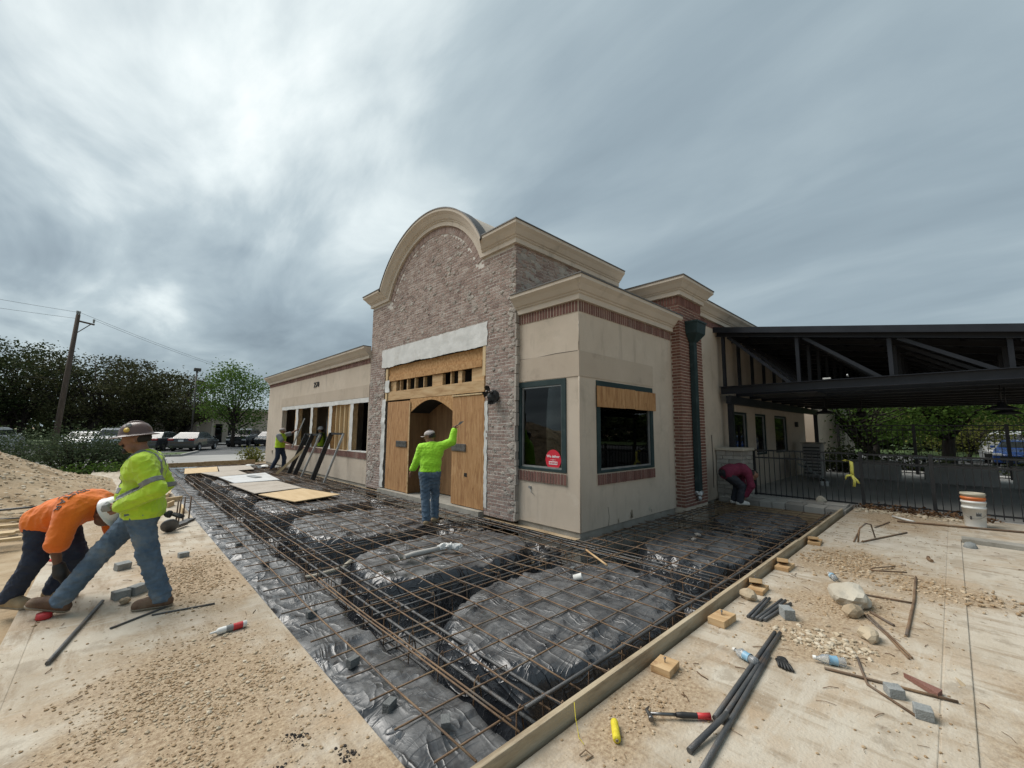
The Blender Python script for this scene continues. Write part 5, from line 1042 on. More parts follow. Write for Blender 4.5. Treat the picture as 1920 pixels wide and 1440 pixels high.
# ------------------------------------------------------------------ reinforcing steel
mat_ = thing('rebar_mat', 'tied grid of rusty reinforcing bars laid over the black plastic sheeting', 'rebar grid', (1.2, 1.8, -0.06))
ZB = -0.030
def wob(x, y, s): return 0.016 * mnoise.noise(Vector((x * 0.35, y * 0.35, s))) + 0.006 * mnoise.noise(Vector((x * 1.7, y * 1.7, s + 5)))
def mat_z(x, y):
    return ZB + 0.02 * mnoise.noise(Vector((x * 0.6, y * 0.6, 77))) - 0.035 * trench(x, y) * (0.5 + 0.5 * mnoise.noise(Vector((x * .9, y * .9, 5))))
def bar_y(x, y0, y1, r_=0.0072, dz=0.0, m='rebar', parent=None, name='bar', amp=1.0):
    ph = rnd.uniform(0, 99); n = max(3, int((y1 - y0) / 0.4)); skew = rnd.uniform(-.03, .03)
    pts = [(x + skew * (s - .5) + amp * 1.3 * wob(0, y0 + (y1 - y0) * s, ph), y0 + (y1 - y0) * s, mat_z(x, y0 + (y1 - y0) * s) + dz) for s in np.linspace(0, 1, n)]
    return MB().tube(pts, r_, 5).build(name, M[m], parent or mat_)
def bar_x(y, x0, x1, r_=0.0068, dz=-0.014, m='rebar', parent=None, name='bar', amp=1.0):
    ph = rnd.uniform(0, 99); n = max(3, int((x1 - x0) / 0.4)); skew = rnd.uniform(-.05, .05)
    pts = [(x0 + (x1 - x0) * s, y + skew * (s - .5) + amp * 1.2 * wob(x0 + (x1 - x0) * s, 0, ph), mat_z(x0 + (x1 - x0) * s, y) + dz) for s in np.linspace(0, 1, n)]
    return MB().tube(pts, r_, 5).build(name, M[m], parent or mat_)
k = 0; x = 1.51
while x < 5.5:
    a = 1.80 + rnd.uniform(0, .12); seg = (a, 8.2 + rnd.uniform(-1.5, 1.5), 16 + rnd.uniform(-1, 1), 23.6)
    for p, q in zip(seg, seg[1:]): bar_y(x + rnd.uniform(-.012, .012), p, min(q + 0.6, 23.7))
    if k in (1,): bar_y(x + 0.035, a + 0.1, 5.2)
    x += 0.307; k += 1
while x < 11.2: bar_y(x, 1.80 + rnd.uniform(0, .1), 4.22 + rnd.uniform(-.05, .05)); x += 0.307
y = 2.0
while y < 23.6:
    x1 = 5.45 + rnd.uniform(-.08, .05)
    if y < 4.25:
        bar_x(y, 1.30 + rnd.uniform(-.02, .06), 6.4 + rnd.uniform(-.5, .5)); bar_x(y + 0.012, 5.8, 11.15)
    else: bar_x(y, 1.30 + rnd.uniform(-.03, .06), x1)
    if y > 12: bar_x(y + .17, 3.0 + rnd.uniform(-.3, .3), 5.5)
    y += 0.356
# wire ties and short crossing pieces: too small to pick apart
tie = MB()
for i in range(14):
    for j in range(36):
        X_, Y_ = 1.51 + .307 * i, 2.0 + .356 * j
        if X_ > 5.4 or rnd.random() < .35: continue
        zt_ = mat_z(X_, Y_); a = rnd.uniform(0, 3.1); tie.tube([(X_ - .018 * math.cos(a), Y_ - .018 * math.sin(a), zt_ + .004), (X_, Y_, zt_ + .013), (X_ + .018 * math.cos(a), Y_ + .018 * math.sin(a), zt_ + .004)], 0.0025, 3)
tag(tie.build('wire_tie', M['rebar_grey'], mat_), kind='stuff')
def cage(label, axis, c, a, b, ztop_=-0.11, depth=0.42, half=0.14, r_=0.0105, step=0.45, nt=3, m='rebar_grey'):
    loc = (c, a, -.1) if axis == 'y' else (a, c, -.1)
    t = thing('rebar_cage', label, 'rebar cage', loc, 0, 'reinforcing cages in the trenches')
    def P(s, o, z_): return (c + o, s, z_) if axis == 'y' else (s, c + o, z_)
    for lev, zz in ((0, ztop_), (1, ztop_ - depth)):
        for i in range(nt):
            o = -half + 2 * half * i / (nt - 1); n = max(3, int((b - a) / 0.6)); ph = rnd.uniform(0, 99)
            pts = [P(s, o + 1.5 * wob(s, 0, ph), zz + wob(s, 3, ph + 7)) for s in np.linspace(a + rnd.uniform(-.05, .05), b + rnd.uniform(-.05, .05), n)]
            MB().tube(pts, r_, 6).build('bar', M[m], t)
    s = a + 0.2
    while s < b:
        h_ = half + 0.025; z0, z1 = ztop_ + 0.02, ztop_ - depth - 0.02; sk = rnd.uniform(-.04, .04)
        MB().tube([P(s + sk, -h_ + .07, z1 + .3), P(s + sk, -h_ + .03, z0 + .03), P(s + sk, -h_, z0), P(s, -h_, z1), P(s, h_, z1), P(s + sk, h_, z0), P(s + sk, -h_ + .02, z0 + .012), P(s + sk, -h_ + .06, z0 - .09)], 0.0052, 4).build('stirrup', M['rebar'], t)
        s += step
    return t
cage('long rebar cage in the trench beside the left slab', 'y', 2.16, 1.86, 23.5, half=0.13, r_=0.0145, nt=2)
cage('rebar cage in the trench behind the timber form board', 'x', 1.86, 1.98, 11.3, ztop_=-0.02, depth=0.36, half=0.075, nt=2, r_=0.014)
for i, (p, q) in enumerate(CROSS):
    lb = ('nearest cross trench cage between the two big mounds', 'second cross trench cage behind the foam gun', 'third cross trench cage in front of the green shirted man', 'fourth cross trench cage near the plywood sheets', 'fifth cross trench cage under the plywood sheets', 'sixth cross trench cage under the far plywood sheets', 'farthest cross trench cage by the end board')[i]
    cage('rebar cage, ' + lb, 'x', (p + q) / 2, 2.0, 5.5, half=0.13, ztop_=-0.10, depth=0.36)
cage('rebar cage running under the building front', 'y', 5.36, 1.9, 23.4, half=0.12, ztop_=-0.08, depth=0.3); cage('rebar cage in the trench between the two right hand mounds', 'y', 8.48, 1.9, 4.2, half=0.12)
cage('rebar cage along the foot of the bay side wall', 'x', 4.05, 5.6, 11.2, half=0.13, ztop_=-0.07, depth=0.3)
# rubble along the foot of the walls
def stones(name, n, pos, smin, smax, seed, m, label=None, cat=None, sub=1, parent=None, flat=0.65):
    rr = random.Random(seed); mb = MB(); pool = []
    for k in range(14):
        q = MB().rock((0, 0, 0), (1, 1, flat), seed * 31 + k, sub); pool.append((np.array(q.v), q.f))
    for _ in range(n):
        p = pos(rr)
        if p is None: continue
        s = smin + (smax - smin) * rr.random() ** 3.6; v, f = pool[rr.randrange(14)]; a = rr.uniform(0, 6.28); ca, sa = math.cos(a), math.sin(a)
        w_ = v * s; w_ = np.stack([w_[:, 0] * ca - w_[:, 1] * sa + p[0], w_[:, 0] * sa + w_[:, 1] * ca + p[1], w_[:, 2] + p[2] + s * flat * 0.35], 1)
        mb.add([tuple(q) for q in w_], f)
    return tag(mb.build(name, M[m], parent), label, cat, None, 'stuff')
stones('rubble', 420, lambda r: (lambda x, y: (x, y, plastic_point(x, y)[2] + 0.0))(r.uniform(5.15, 5.60), r.uniform(4.4, 12.5)), 0.01, 0.075, 5, 'residue', 'pale broken mortar scattered along the foot of the brick front', 'rubble')
stones('rubble', 260, lambda r: (lambda x, y: (x, y, plastic_point(x, y)[2]))(r.gauss(4.98, .16), r.gauss(4.32, .12)), 0.01, 0.06, 6, 'dirt', 'reddish dirt and stones between the mounds near the bay corner', 'rubble')
stones('rubble', 200, lambda r: (lambda x, y: (x, y, plastic_point(x, y)[2]))(r.uniform(5.9, 11.2), r.uniform(4.12, 4.36)), 0.01, 0.05, 7, 'gravel', 'brown rubble along the foot of the bay side wall', 'rubble')

# ------------------------------------------------------------------ people: smooth implicit bodies turned into meshes
def round_cone(P, a, b, ra, rb):
    ba = b - a; L2 = max(float(ba.dot(ba)), 1e-9); d = P - a
    t = np.clip((d @ ba) / L2, 0, 1); return np.linalg.norm(d - t[..., None] * ba, axis=-1) - (ra + (rb - ra) * t)
def field(prims, h, wr=0.0, seed=0, planes=(), pad=0.03, infl=0.0):
    """prims: (a, b, ra, rb, k) ; returns grid values, origin"""
    A = np.array([p[0] for p in prims] + [p[1] for p in prims], float); rmax = max(max(p[2], p[3]) for p in prims) + infl
    lo = A.min(0) - rmax - pad; hi = A.max(0) + rmax + pad; n = np.ceil((hi - lo) / h).astype(int) + 1
    ax = [lo[i] + h * np.arange(n[i]) for i in range(3)]; F = np.full(n, 0.5, np.float32)
    for a, b, ra, rb, k in prims:
        a, b = np.array(a, float), np.array(b, float); r_ = max(ra, rb) + infl + k + 0.03
        l0 = np.minimum(a, b) - r_; h0 = np.maximum(a, b) + r_
        i0 = np.clip(np.floor((l0 - lo) / h).astype(int), 0, n - 1); i1 = np.clip(np.ceil((h0 - lo) / h).astype(int) + 1, 1, n)
        S = tuple(slice(i0[i], i1[i]) for i in range(3))
        P = np.stack(np.meshgrid(*[ax[i][S[i]] for i in range(3)], indexing='ij'), -1)
        d = round_cone(P, a, b, ra + infl, rb + infl); G = F[S]
        hh = np.clip(0.5 + 0.5 * (G - d) / k, 0, 1); F[S] = G * (1 - hh) + d * hh - k * hh * (1 - hh)
    if wr or planes:
        P = np.stack(np.meshgrid(*ax, indexing='ij'), -1)
        if wr:
            rr = np.random.RandomState(seed); acc = 0
            for q in range(7):
                kv = rr.normal(0, 1, 3); kv /= np.linalg.norm(kv); kv[2] *= 1.5; w_ = rr.uniform(22, 60); ph = rr.uniform(0, 6.3); kv2 = rr.normal(0, 1, 3) * 9
                s = np.sin((P @ kv) * w_ + ph + 1.4 * np.sin(P @ kv2 + ph * 2)); acc = acc + (1 - np.abs(s)) ** 2 * (30 / w_)
            F = F - wr * (acc / 3.0 - 0.35).astype(np.float32)
        for p0, nn in planes: F = np.maximum(F, ((P - np.array(p0)) @ np.array(nn)).astype(np.float32))
    return F, lo
def surface(F, lo, h):
    I = F < 0; n = np.array(F.shape) - 1
    off = [(i, j, k) for i in (0, 1) for j in (0, 1) for k in (0, 1)]
    cnt = sum(I[o[0]:o[0] + n[0], o[1]:o[1] + n[1], o[2]:o[2] + n[2]].astype(np.int8) for o in off)
    cells = np.argwhere((cnt > 0) & (cnt < 8)); idx = -np.ones(n, np.int64); idx[tuple(cells.T)] = np.arange(len(cells))
    acc = np.zeros((len(cells), 3)); num = np.zeros(len(cells))
    for o in off:
        for ax in range(3):
            if o[ax]: continue
            p = cells + np.array(o); q = p.copy(); q[:, ax] += 1
            fa = F[tuple(p.T)]; fb = F[tuple(q.T)]; m_ = (fa < 0) != (fb < 0)
            t = np.where(m_, fa / np.where(m_, fa - fb, 1), 0); pos = p.astype(float); pos[:, ax] += t
            acc += pos * m_[:, None]; num += m_
    V = lo + h * acc / num[:, None]; Q = []
    for ax in range(3):
        a1, a2 = (ax + 1) % 3, (ax + 2) % 3
        sl = [slice(None)] * 3; s2 = [slice(None)] * 3; sl[ax] = slice(0, -1); s2[ax] = slice(1, None)
        d = I[tuple(sl)] != I[tuple(s2)]; e = np.argwhere(d); e = e[(e[:, a1] > 0) & (e[:, a2] > 0) & (e[:, a1] < n[a1]) & (e[:, a2] < n[a2])]
        ins = I[tuple(e.T)]; c = []
        for da, db in ((-1, -1), (0, -1), (0, 0), (-1, 0)):
            k = e.copy(); k[:, a1] += da; k[:, a2] += db; c.append(idx[tuple(k.T)])
        q = np.stack(c, 1); q[~ins] = q[~ins][:, ::-1]; Q.append(q[(q >= 0).all(1)])
    return V, np.concatenate(Q)
def sdf_mesh(name, prims, h, m, parent, **k):
    F, lo = field(prims, h, **k); V, Q = surface(F, lo, h)
    me = bpy.data.meshes.new(name); me.from_pydata(V.tolist(), [], Q.tolist()); me.materials.append(M[m]); me.polygons.foreach_set('use_smooth', [True] * len(me.polygons)); me.update()
    o = bpy.data.objects.new(name, me); C.objects.link(o); o.parent = parent; return o
M['skin'] = mat('skin', [(0.20, 0.095, 0.058), (0.27, 0.135, 0.085)], 12, 4, 0.55, 0.1, 200, pos='obj'); M['skin2'] = mat('darker_skin', [(0.105, 0.05, 0.032), (0.15, 0.075, 0.048)], 12, 4, 0.55, pos='obj')
M['hair'] = mat('dark_hair', [(0.010, 0.008, 0.007), (0.022, 0.017, 0.014)], 40, 4, 0.6, 0.5, 200, pos='obj')
M['hivis'] = mat('hi_vis_yellow_green', [(0.40, 0.60, 0.015), (0.50, 0.71, 0.035)], 4, 5, 0.8, 0.8, 11, pos='obj', sheen=0.2, spots=[((0.36, 0.44, 0.09), 6, 0.55, 0.75, 0.5)])
M['hivis_green'] = mat('hi_vis_lime', [(0.30, 0.68, 0.015), (0.38, 0.78, 0.03)], 4, 5, 0.8, 0.8, 11, pos='obj', sheen=0.2)
M['vest'] = mat('vest_yellow', [(0.42, 0.62, 0.02), (0.50, 0.72, 0.03)], 4, 5, 0.8, pos='obj'); M['reflect'] = mat('reflective_grey', [(0.17, 0.175, 0.17), (0.24, 0.245, 0.235)], 10, 4, 0.5, pos='obj')
M['orange_tee'] = mat('orange_cotton', [(0.72, 0.145, 0.008), (0.85, 0.20, 0.014)], 4, 5, 0.85, 0.8, 11, pos='obj', sheen=0.2)
M['jeans'] = mat('blue_denim', [(0.050, 0.085, 0.130), (0.090, 0.138, 0.195), (0.155, 0.205, 0.255)], 5, 6, 0.9, 0.8, 14, pos='obj', spots=[((0.20, 0.185, 0.15), 5, 0.56, 0.72, 0.35)])
M['jeans_dk'] = mat('navy_denim', [(0.014, 0.022, 0.045), (0.030, 0.044, 0.075)], 5, 6, 0.9, 0.8, 14, pos='obj', spots=[((0.09, 0.085, 0.075), 5, 0.58, 0.72, 0.35)])
M['boot'] = mat('brown_leather', [(0.085, 0.045, 0.026), (0.15, 0.085, 0.05)], 9, 5, 0.75, 0.3, 60, pos='obj', spots=[((0.25, 0.19, 0.13), 7, 0.5, 0.7, 0.5)]); M['boot_tan'] = mat('tan_leather', [(0.24, 0.17, 0.09), (0.36, 0.27, 0.16)], 9, 5, 0.8, pos='obj'); M['sole'] = mat('pale_sole', [(0.20, 0.165, 0.12), (0.28, 0.24, 0.18)], 9, 4, 0.85, pos='obj')
M['brown_hat'] = mat('brown_hard_hat', [(0.095, 0.055, 0.045), (0.125, 0.075, 0.062)], 6, 5, 0.35, pos='obj', spots=[((0.22, 0.17, 0.14), 8, 0.58, 0.75, 0.4)]); M['white_hat'] = mat('white_hard_hat', [(0.60, 0.61, 0.62), (0.70, 0.71, 0.71)], 6, 5, 0.35, pos='obj', spots=[((0.30, 0.28, 0.25), 14, 0.6, 0.75, 0.5)])
M['cap_grey'] = mat('grey_cap', [(0.36, 0.32, 0.30), (0.46, 0.42, 0.40)], 8, 4, 0.85, pos='obj'); M['grey_tee'] = mat('grey_cotton', [(0.16, 0.17, 0.18), (0.22, 0.23, 0.24)], 6, 4, 0.9, pos='obj'); M['maroon'] = mat('maroon_cotton', [(0.13, 0.012, 0.035), (0.19, 0.022, 0.055)], 6, 4, 0.85, 0.3, 30, pos='obj')
M['sneaker'] = mat('pale_sneaker', [(0.50, 0.48, 0.44), (0.62, 0.60, 0.56)], 8, 4, 0.7, pos='obj'); M['gold'] = mat('gold_sticker', [(0.50, 0.33, 0.04), (0.60, 0.42, 0.07)], 10, 3, 0.5, pos='obj'); M['charcoal_pants'] = mat('charcoal_cotton', [(0.020, 0.022, 0.030), (0.040, 0.042, 0.052)], 6, 5, 0.9, 0.3, 40, pos='obj')
def V3(p): return np.array(p, float)
def person(label, base, heading, J, cfg):
    """J: joint positions (forward, left, up) in metres; garments grow over the same skeleton"""
    rz = math.atan2(heading[1], heading[0]); t = thing('person', label, 'person', base, rz); h = cfg.get('h', 0.011); g = {k: V3(v) for k, v in J.items()}; big = cfg.get('girth', 1.0)
    def torso(f=1.0, kk=0.07):
        lat = (g['Ls'] - g['Rs']) / np.linalg.norm(g['Ls'] - g['Rs']); lh = (g['Lh'] - g['Rh']) / np.linalg.norm(g['Lh'] - g['Rh'])
        pr = [(g['chest'] - lat * .105, g['chest'] + lat * .105, .112 * f * big, .112 * f * big, kk), (g['pelvis'] - lh * .085, g['pelvis'] + lh * .085, .118 * f * big, .118 * f * big, kk)]
        mid = (g['chest'] + g['pelvis']) / 2; bl = g.get('belly', mid)
        pr += [(bl - lh * .075, bl + lh * .075, .122 * f * big, .122 * f * big, kk), (g['chest'], g['pelvis'], .10 * f * big, .11 * f * big, kk), (g['Ls'] * .8 + g['Rs'] * .2, g['Ls'] * .2 + g['Rs'] * .8, .075 * f, .075 * f, kk)]
        return pr
    def arm(s, f=1.0, r0=.062, r1=.050, r2=.034, to=1.0):
        a, b, c = g[s + 's'], g[s + 'e'], g[s + 'w']; return [(a, b, r0 * f, r1 * f, .04), (b, b + (c - b) * to, r1 * f, r2 * f + (r1 - r2) * f * (1 - to), .03)]
    def leg(s, f=1.0, r0=.104, r1=.074, r2=.052): a, b, c = g[s + 'h'], g[s + 'k'], g[s + 'a']; return [(a, b, r0 * f, r1 * f, .05), (b, c, r1 * f, r2 * f, .04)]
    hd = g['head']; fw = V3(cfg['face']) / np.linalg.norm(cfg['face']); upv = V3(cfg.get('headup', (0, 0, 1))); upv = upv - fw * upv.dot(fw); upv /= np.linalg.norm(upv); sd = np.cross(upv, fw)
    def HP(a, b, c): return hd + fw * a + sd * b + upv * c
    body = [(HP(-.015, 0, .03), HP(.015, 0, .035), .090, .088, .03), (HP(.035, 0, -.01), HP(.045, 0, -.075), .062, .046, .03), (HP(.03, .035, -.07), HP(.03, -.035, -.07), .036, .036, .03), (HP(.088, 0, .02), HP(.116, 0, -.022), .011, .018, .010),
            (HP(0, .082, .02), HP(-.008, .086, -.02), .014, .012, .008), (HP(0, -.082, .02), HP(-.008, -.086, -.02), .014, .012, .008), (HP(.088, .0, -.052), HP(.088, 0, -.056), .018, .018, .01), (g['neck'], HP(-.015, 0, -.05), .058, .054, .03)]
    body += torso(.90) + arm('L', .82) + arm('R', .82) + leg('L', .85) + leg('R', .85)
    for s in 'LR':      # hands: palm, four fingers of different lengths, thumb from the side of the palm
        w_ = g[s + 'w']; d = g[s + 'w'] - g[s + 'e']; d = V3(cfg.get(s + 'hand', d)); d = d / np.linalg.norm(d); nrm = V3(cfg.get(s + 'palm', (0, 0, -1))); nrm = nrm - d * nrm.dot(d); nrm /= np.linalg.norm(nrm); lt = np.cross(d, nrm); curl = cfg.get(s + 'curl', 0.5); sg = cfg.get(s + 'thumb', 1)
        k0 = w_ + d * .085; body += [(w_ + d * .02 + lt * .018, k0 + lt * .024, .020, .017, .015), (w_ + d * .02 - lt * .018, k0 - lt * .024, .020, .017, .015)]
        for i, L in enumerate((.070, .080, .076, .060)):
            b0 = k0 + lt * sg * (.032 - i * .0215); a1 = curl * .9; a2 = curl * 2.0; d1 = d * math.cos(a1) + nrm * math.sin(a1); d2 = d * math.cos(a2) + nrm * math.sin(a2); m1 = b0 + d1 * L * .55
            body += [(b0 - d * .02, m1, .0105, .0095, .004), (m1, m1 + d2 * L * .5, .0095, .008, .004)]
        th = w_ + d * .03 + lt * sg * .032; td = d * .72 + lt * sg * (.55 - .3 * curl) + nrm * (.25 + .4 * curl); body += [(th, th + td * .045, .0135, .0115, .008), (th + td * .045, th + td * .045 + (d * .8 + nrm * curl) * .032, .0115, .009, .004)]
    for s in 'LR': fd = V3(cfg[s + 'toe']); body += [(g[s + 'a'], g[s + 'a'] + fd * .14 + V3((0, 0, -.045)), .04, .032, .02)]
    sdf_mesh('body', body, cfg.get('hb', min(h, .0085)), cfg.get('skin', 'skin'), t)
    # face details
    if cfg.get('eyes', True):
        for s in (1, -1): MB().lathe([(0, -.004), (.010, -.002), (.010, .002), (0, .004)], tuple(HP(.083, s * .030, .018)), 8, axis=Matrix((Vector(sd), Vector(upv), Vector(fw))).transposed()).build('eye', M['hair'], t, local=True)
        for s in (1, -1): MB().tube([HP(.083, s * .016, .036), HP(.084, s * .032, .040), HP(.076, s * .048, .034)], .005, 5).build('eyebrow', M['hair'], t, local=True)
    if cfg.get('beard'): sdf_mesh('beard', [(HP(.097, .026, -.046), HP(.097, -.026, -.046), .013, .013, .01), (HP(.084, .012, -.100), HP(.084, -.012, -.100), .026, .026, .02)], .007, 'hair', t)
    sdf_mesh('hair', [(HP(-.03, 0, .02), HP(-.01, 0, .05), .088, .082, .03), (HP(-.052, .022, .005), HP(-.052, -.022, .005), .042, .042, .03)], .009, 'hair', t, planes=[(tuple(HP(-.015, 0, 0)), tuple(fw * .9 - upv * .25)), (tuple(HP(0, 0, -.03)), tuple(-upv))])
    # garments
    wr = cfg.get('wrinkle', .010); hem = cfg.get('hem')
    if 'trousers' in cfg:
        sdf_mesh('trousers', [(p[0], p[1], p[2], p[3], p[4]) for p in torso(1.0)[1:2]] + leg('L', 1.06, r2=.070) + leg('R', 1.06, r2=.070), h, cfg['trousers'], t, wr=wr * 1.2, seed=3, infl=.004, planes=[(cfg['waist'][0], cfg['waist'][1])] if 'waist' in cfg else ())
    if 'shirt' in cfg:
        to = cfg.get('sleeve', 1.0); sl = []
        for s in 'LR':
            if to > 0: sl += arm(s, 1.0, .070, .058, .043, to) if to > 0.15 else [(g[s + 's'], g[s + 's'] + (g[s + 'e'] - g[s + 's']) * .85, .078, .070, .04)]
        pr = torso(1.0) + sl + [(g['neck'] - (g['neck'] - g['chest']) * .25, g['neck'] - (g['neck'] - g['chest']) * .18, .07, .066, .04)]
        sh = sdf_mesh('shirt', pr, h, cfg['shirt'], t, wr=wr, seed=cfg.get('seed', 1), infl=.020, planes=[hem] if hem else ())
        for bp in cfg.get('bands', ()): sdf_mesh('reflective_band', pr, h * .7, 'reflect', sh, wr=wr, seed=cfg.get('seed', 1), infl=.0245, planes=list(bp) + ([hem] if hem else []))
    if 'vest' in cfg: 
        vp = torso(1.0) ; sdf_mesh('safety_vest', vp, h, cfg['vest'], t, wr=wr, seed=5, infl=.030, planes=[hem] if hem else ())
    for s in 'LR':
        fd = V3(cfg[s + 'toe']); fd /= np.linalg.norm(fd); a = g[s + 'a']; dn = V3(cfg.get(s + 'down', (0, 0, -1))); hl = a - fd * .045 + dn * .055; toe = a + fd * .165 + dn * .062; sole_p = a + dn * .098
        bp = [(a - dn * .06, a + dn * .02, .055, .056, .03), (hl, toe, .052, .047, .03), (a + dn * .01, toe, .050, .046, .03)]
        bt = sdf_mesh('boot', bp, min(h, .010), cfg.get('boots', 'boot'), t, planes=[(tuple(sole_p), tuple(dn))], wr=.003, seed=9)
        sdf_mesh('sole', bp, min(h, .009), 'sole', bt, infl=.006, planes=[(tuple(sole_p + dn * .004), tuple(dn)), (tuple(sole_p - dn * .022), tuple(-dn))])
    # headgear
    ht = cfg.get('hat')
    Hm = Matrix((Vector(fw), Vector(sd), Vector(upv))).transposed(); hc = Vector(HP(.0, 0, .055))
    if ht in ('brown', 'white'):
        def dome(prof, n=28, sx=1.16): return [hc + Hm @ Vector((r_ * sx * math.cos(2 * PI * j / n) + ex * max(0, math.cos(2 * PI * j / n)), r_ * math.sin(2 * PI * j / n), z_)) for r_, z_, ex in prof for j in range(n)]
        if ht == 'brown': prof = [(.001, .118, 0), (.045, .113, 0), (.082, .092, 0), (.104, .055, 0), (.112, .015, 0), (.116, -.002, 0), (.150, -.014, .025), (.155, -.019, .028), (.150, -.021, .025), (.108, -.008, 0), (.098, .03, 0)]
        else: prof = [(.001, .118, 0), (.045, .113, 0), (.082, .092, 0), (.104, .055, 0), (.113, .015, 0), (.118, -.006, 0), (.126, -.014, .055), (.126, -.018, .055), (.110, -.010, 0), (.098, .03, 0)]
        n = 28; vs = dome(prof); k = len(prof); hh = MB().add(vs, [(i * n + j, (i + 1) * n + j, (i + 1) * n + (j + 1) % n, i * n + (j + 1) % n) for i in range(k - 1) for j in range(n)], 0, True).build('hard_hat', M[ht + '_hat'], t, local=True)
        MB().tube([hc + Hm @ Vector((x * .115, 0, .118 * math.sqrt(max(0, 1 - (x / 1.0) ** 2)) + .006)) for x in (-.8, -.5, -.2, .1, .4, .7)], .010, 6).build('ridge', M[ht + '_hat'], hh, local=True)
        for (ang, zz, r_, m_) in cfg.get('stickers', ()):
            d = Vector((math.cos(ang) * 1.16, math.sin(ang), 0)); rr_ = .114 - max(0, zz - .03) * .45; ctr = hc + Hm @ Vector((d.x * rr_, d.y * rr_, zz)); nrm = (Hm @ Vector((math.cos(ang), math.sin(ang), .35))).normalized(); u_ = nrm.orthogonal().normalized(); AXm = Matrix((u_, nrm.cross(u_), nrm)).transposed()
            MB().lathe([(0, .006), (r_, .004), (r_, -.01)], ctr, 14, axis=AXm).build('sticker', M[m_], hh, local=True)
    elif ht == 'cap':
        n = 20; prof = [(.001, .075), (.05, .070), (.085, .048), (.100, .012), (.101, -.02), (.094, -.02)]; vs = [hc + Hm @ Vector((r_ * 1.1 * math.cos(2 * PI * j / n), r_ * math.sin(2 * PI * j / n), z_ - .01)) for r_, z_ in prof for j in range(n)]
        cp_ = MB().add(vs, [(i * n + j, (i + 1) * n + j, (i + 1) * n + (j + 1) % n, i * n + (j + 1) % n) for i in range(len(prof) - 1) for j in range(n)], 0, True).build('cap', M['cap_grey'], t, local=True)
        q = [hc + Hm @ Vector((.09 + .10 * math.sin(a), .085 * math.cos(a), -.028 - .02 * abs(math.cos(a)) ** 2)) for a in np.linspace(0, PI, 11)]; o = MB().add([tuple(p) for p in q], [tuple(range(11))]).build('peak', M['cap_grey'], cp_, local=True); o.modifiers.new('thick', 'SOLIDIFY').thickness = .006
    return t
def toe_dir(ang=0.0, up_=0.0): return (math.cos(ang) * math.cos(up_), math.sin(ang) * math.cos(up_), math.sin(up_))
# 1 walking man in yellow-green shirt
hd_ = Vector((-0.95, 0.30, 0)).normalized()
pit = 0.30
J1 = dict(pelvis=(.165, 0, .90), belly=(.225, 0, 1.04), chest=(.195, 0, 1.27), neck=(.21, 0, 1.43), head=(.28, 0, 1.575), Ls=(.165, .205, 1.365), Le=(.02, .275, 1.115), Lw=(.265, .245, .985), Rs=(.195, -.20, 1.365), Re=(.09, -.28, 1.11), Rw=(.29, -.19, .99),
          Lh=(.17, .095, .88), Lk=(.075, .10, .50), La=(-.055, .095, .10), Rh=(.21, -.095, .88), Rk=(.47, -.085, .52), Ra=(.71, -.07, .135))
person('man walking in a yellow-green safety shirt, jeans and brown hard hat, holding a stone', (0.42, 5.41, 0.0), hd_, J1,
       dict(h=.0095, face=(1, .05, -.14), headup=(.1, 0, 1), girth=1.12, Ltoe=toe_dir(.0), Rtoe=toe_dir(0, pit), Rdown=(math.sin(pit), 0, -math.cos(pit)), trousers='jeans', shirt='hivis', hem=((0, 0, .845), (0, 0, -1)), hat='brown', beard=True, Lpalm=(.1, -1, .1), Lcurl=.75, Lthumb=-1, Rcurl=.5, wrinkle=.017,
            bands=[[((0, 0, 1.085), (0, 0, -1)), ((0, 0, 1.135), (0, 0, 1)), ((0, .185, 0), (0, 1, 0))],
                   [((0, .060, 0), (0, -1, 0)), ((0, .115, 0), (0, 1, 0)), ((0, 0, 1.137), (0, 0, -1))], [((0, -.060, 0), (0, 1, 0)), ((0, -.115, 0), (0, -1, 0)), ((0, 0, 1.137), (0, 0, -1))],
                   [((.05, .262, 1.165), (-.45, .24, -.86)), ((.073, .25, 1.21), (.45, -.24, .86)), ((0, .175, 0), (0, -1, 0))]],
            stickers=[(PI / 2 - .35, .045, .024, 'gold'), (PI / 2 - .3, .088, .024, 'reflect')]))
o = MB().rock((0, 0, 0), (.055, .045, .042), 77, 2).build('stone', M['cmu']); f_ = hd_; l_ = Vector((-hd_.y, hd_.x, 0)); o.location = Vector((0.42, 5.41, 0)) + f_ * .375 + l_ * .215 + Vector((0, 0, .975)); tag(o, 'grey stone held in the walking man\'s left hand', 'stone')
o = MB().rock((0, 0, 0), (.05, .03, .035), 78, 2)
for k in range(5): o.tube([(-.03, -.03 + k * .015, 0), (-.09, -.035 + k * .018, -.02 - .008 * (k % 3)), (-.12, -.04 + k * .02, -.04)], [.012, .011, .008], 5)
o = o.build('work_glove', M['black_rubber']); o.location = Vector((0.42, 5.41, 0)) + f_ * -.05 + l_ * .10 + Vector((0, 0, .86)); o.rotation_euler = (0, 0, math.atan2(f_.y, f_.x)); tag(o, 'black glove sticking out of the walking man\'s back pocket', 'glove')
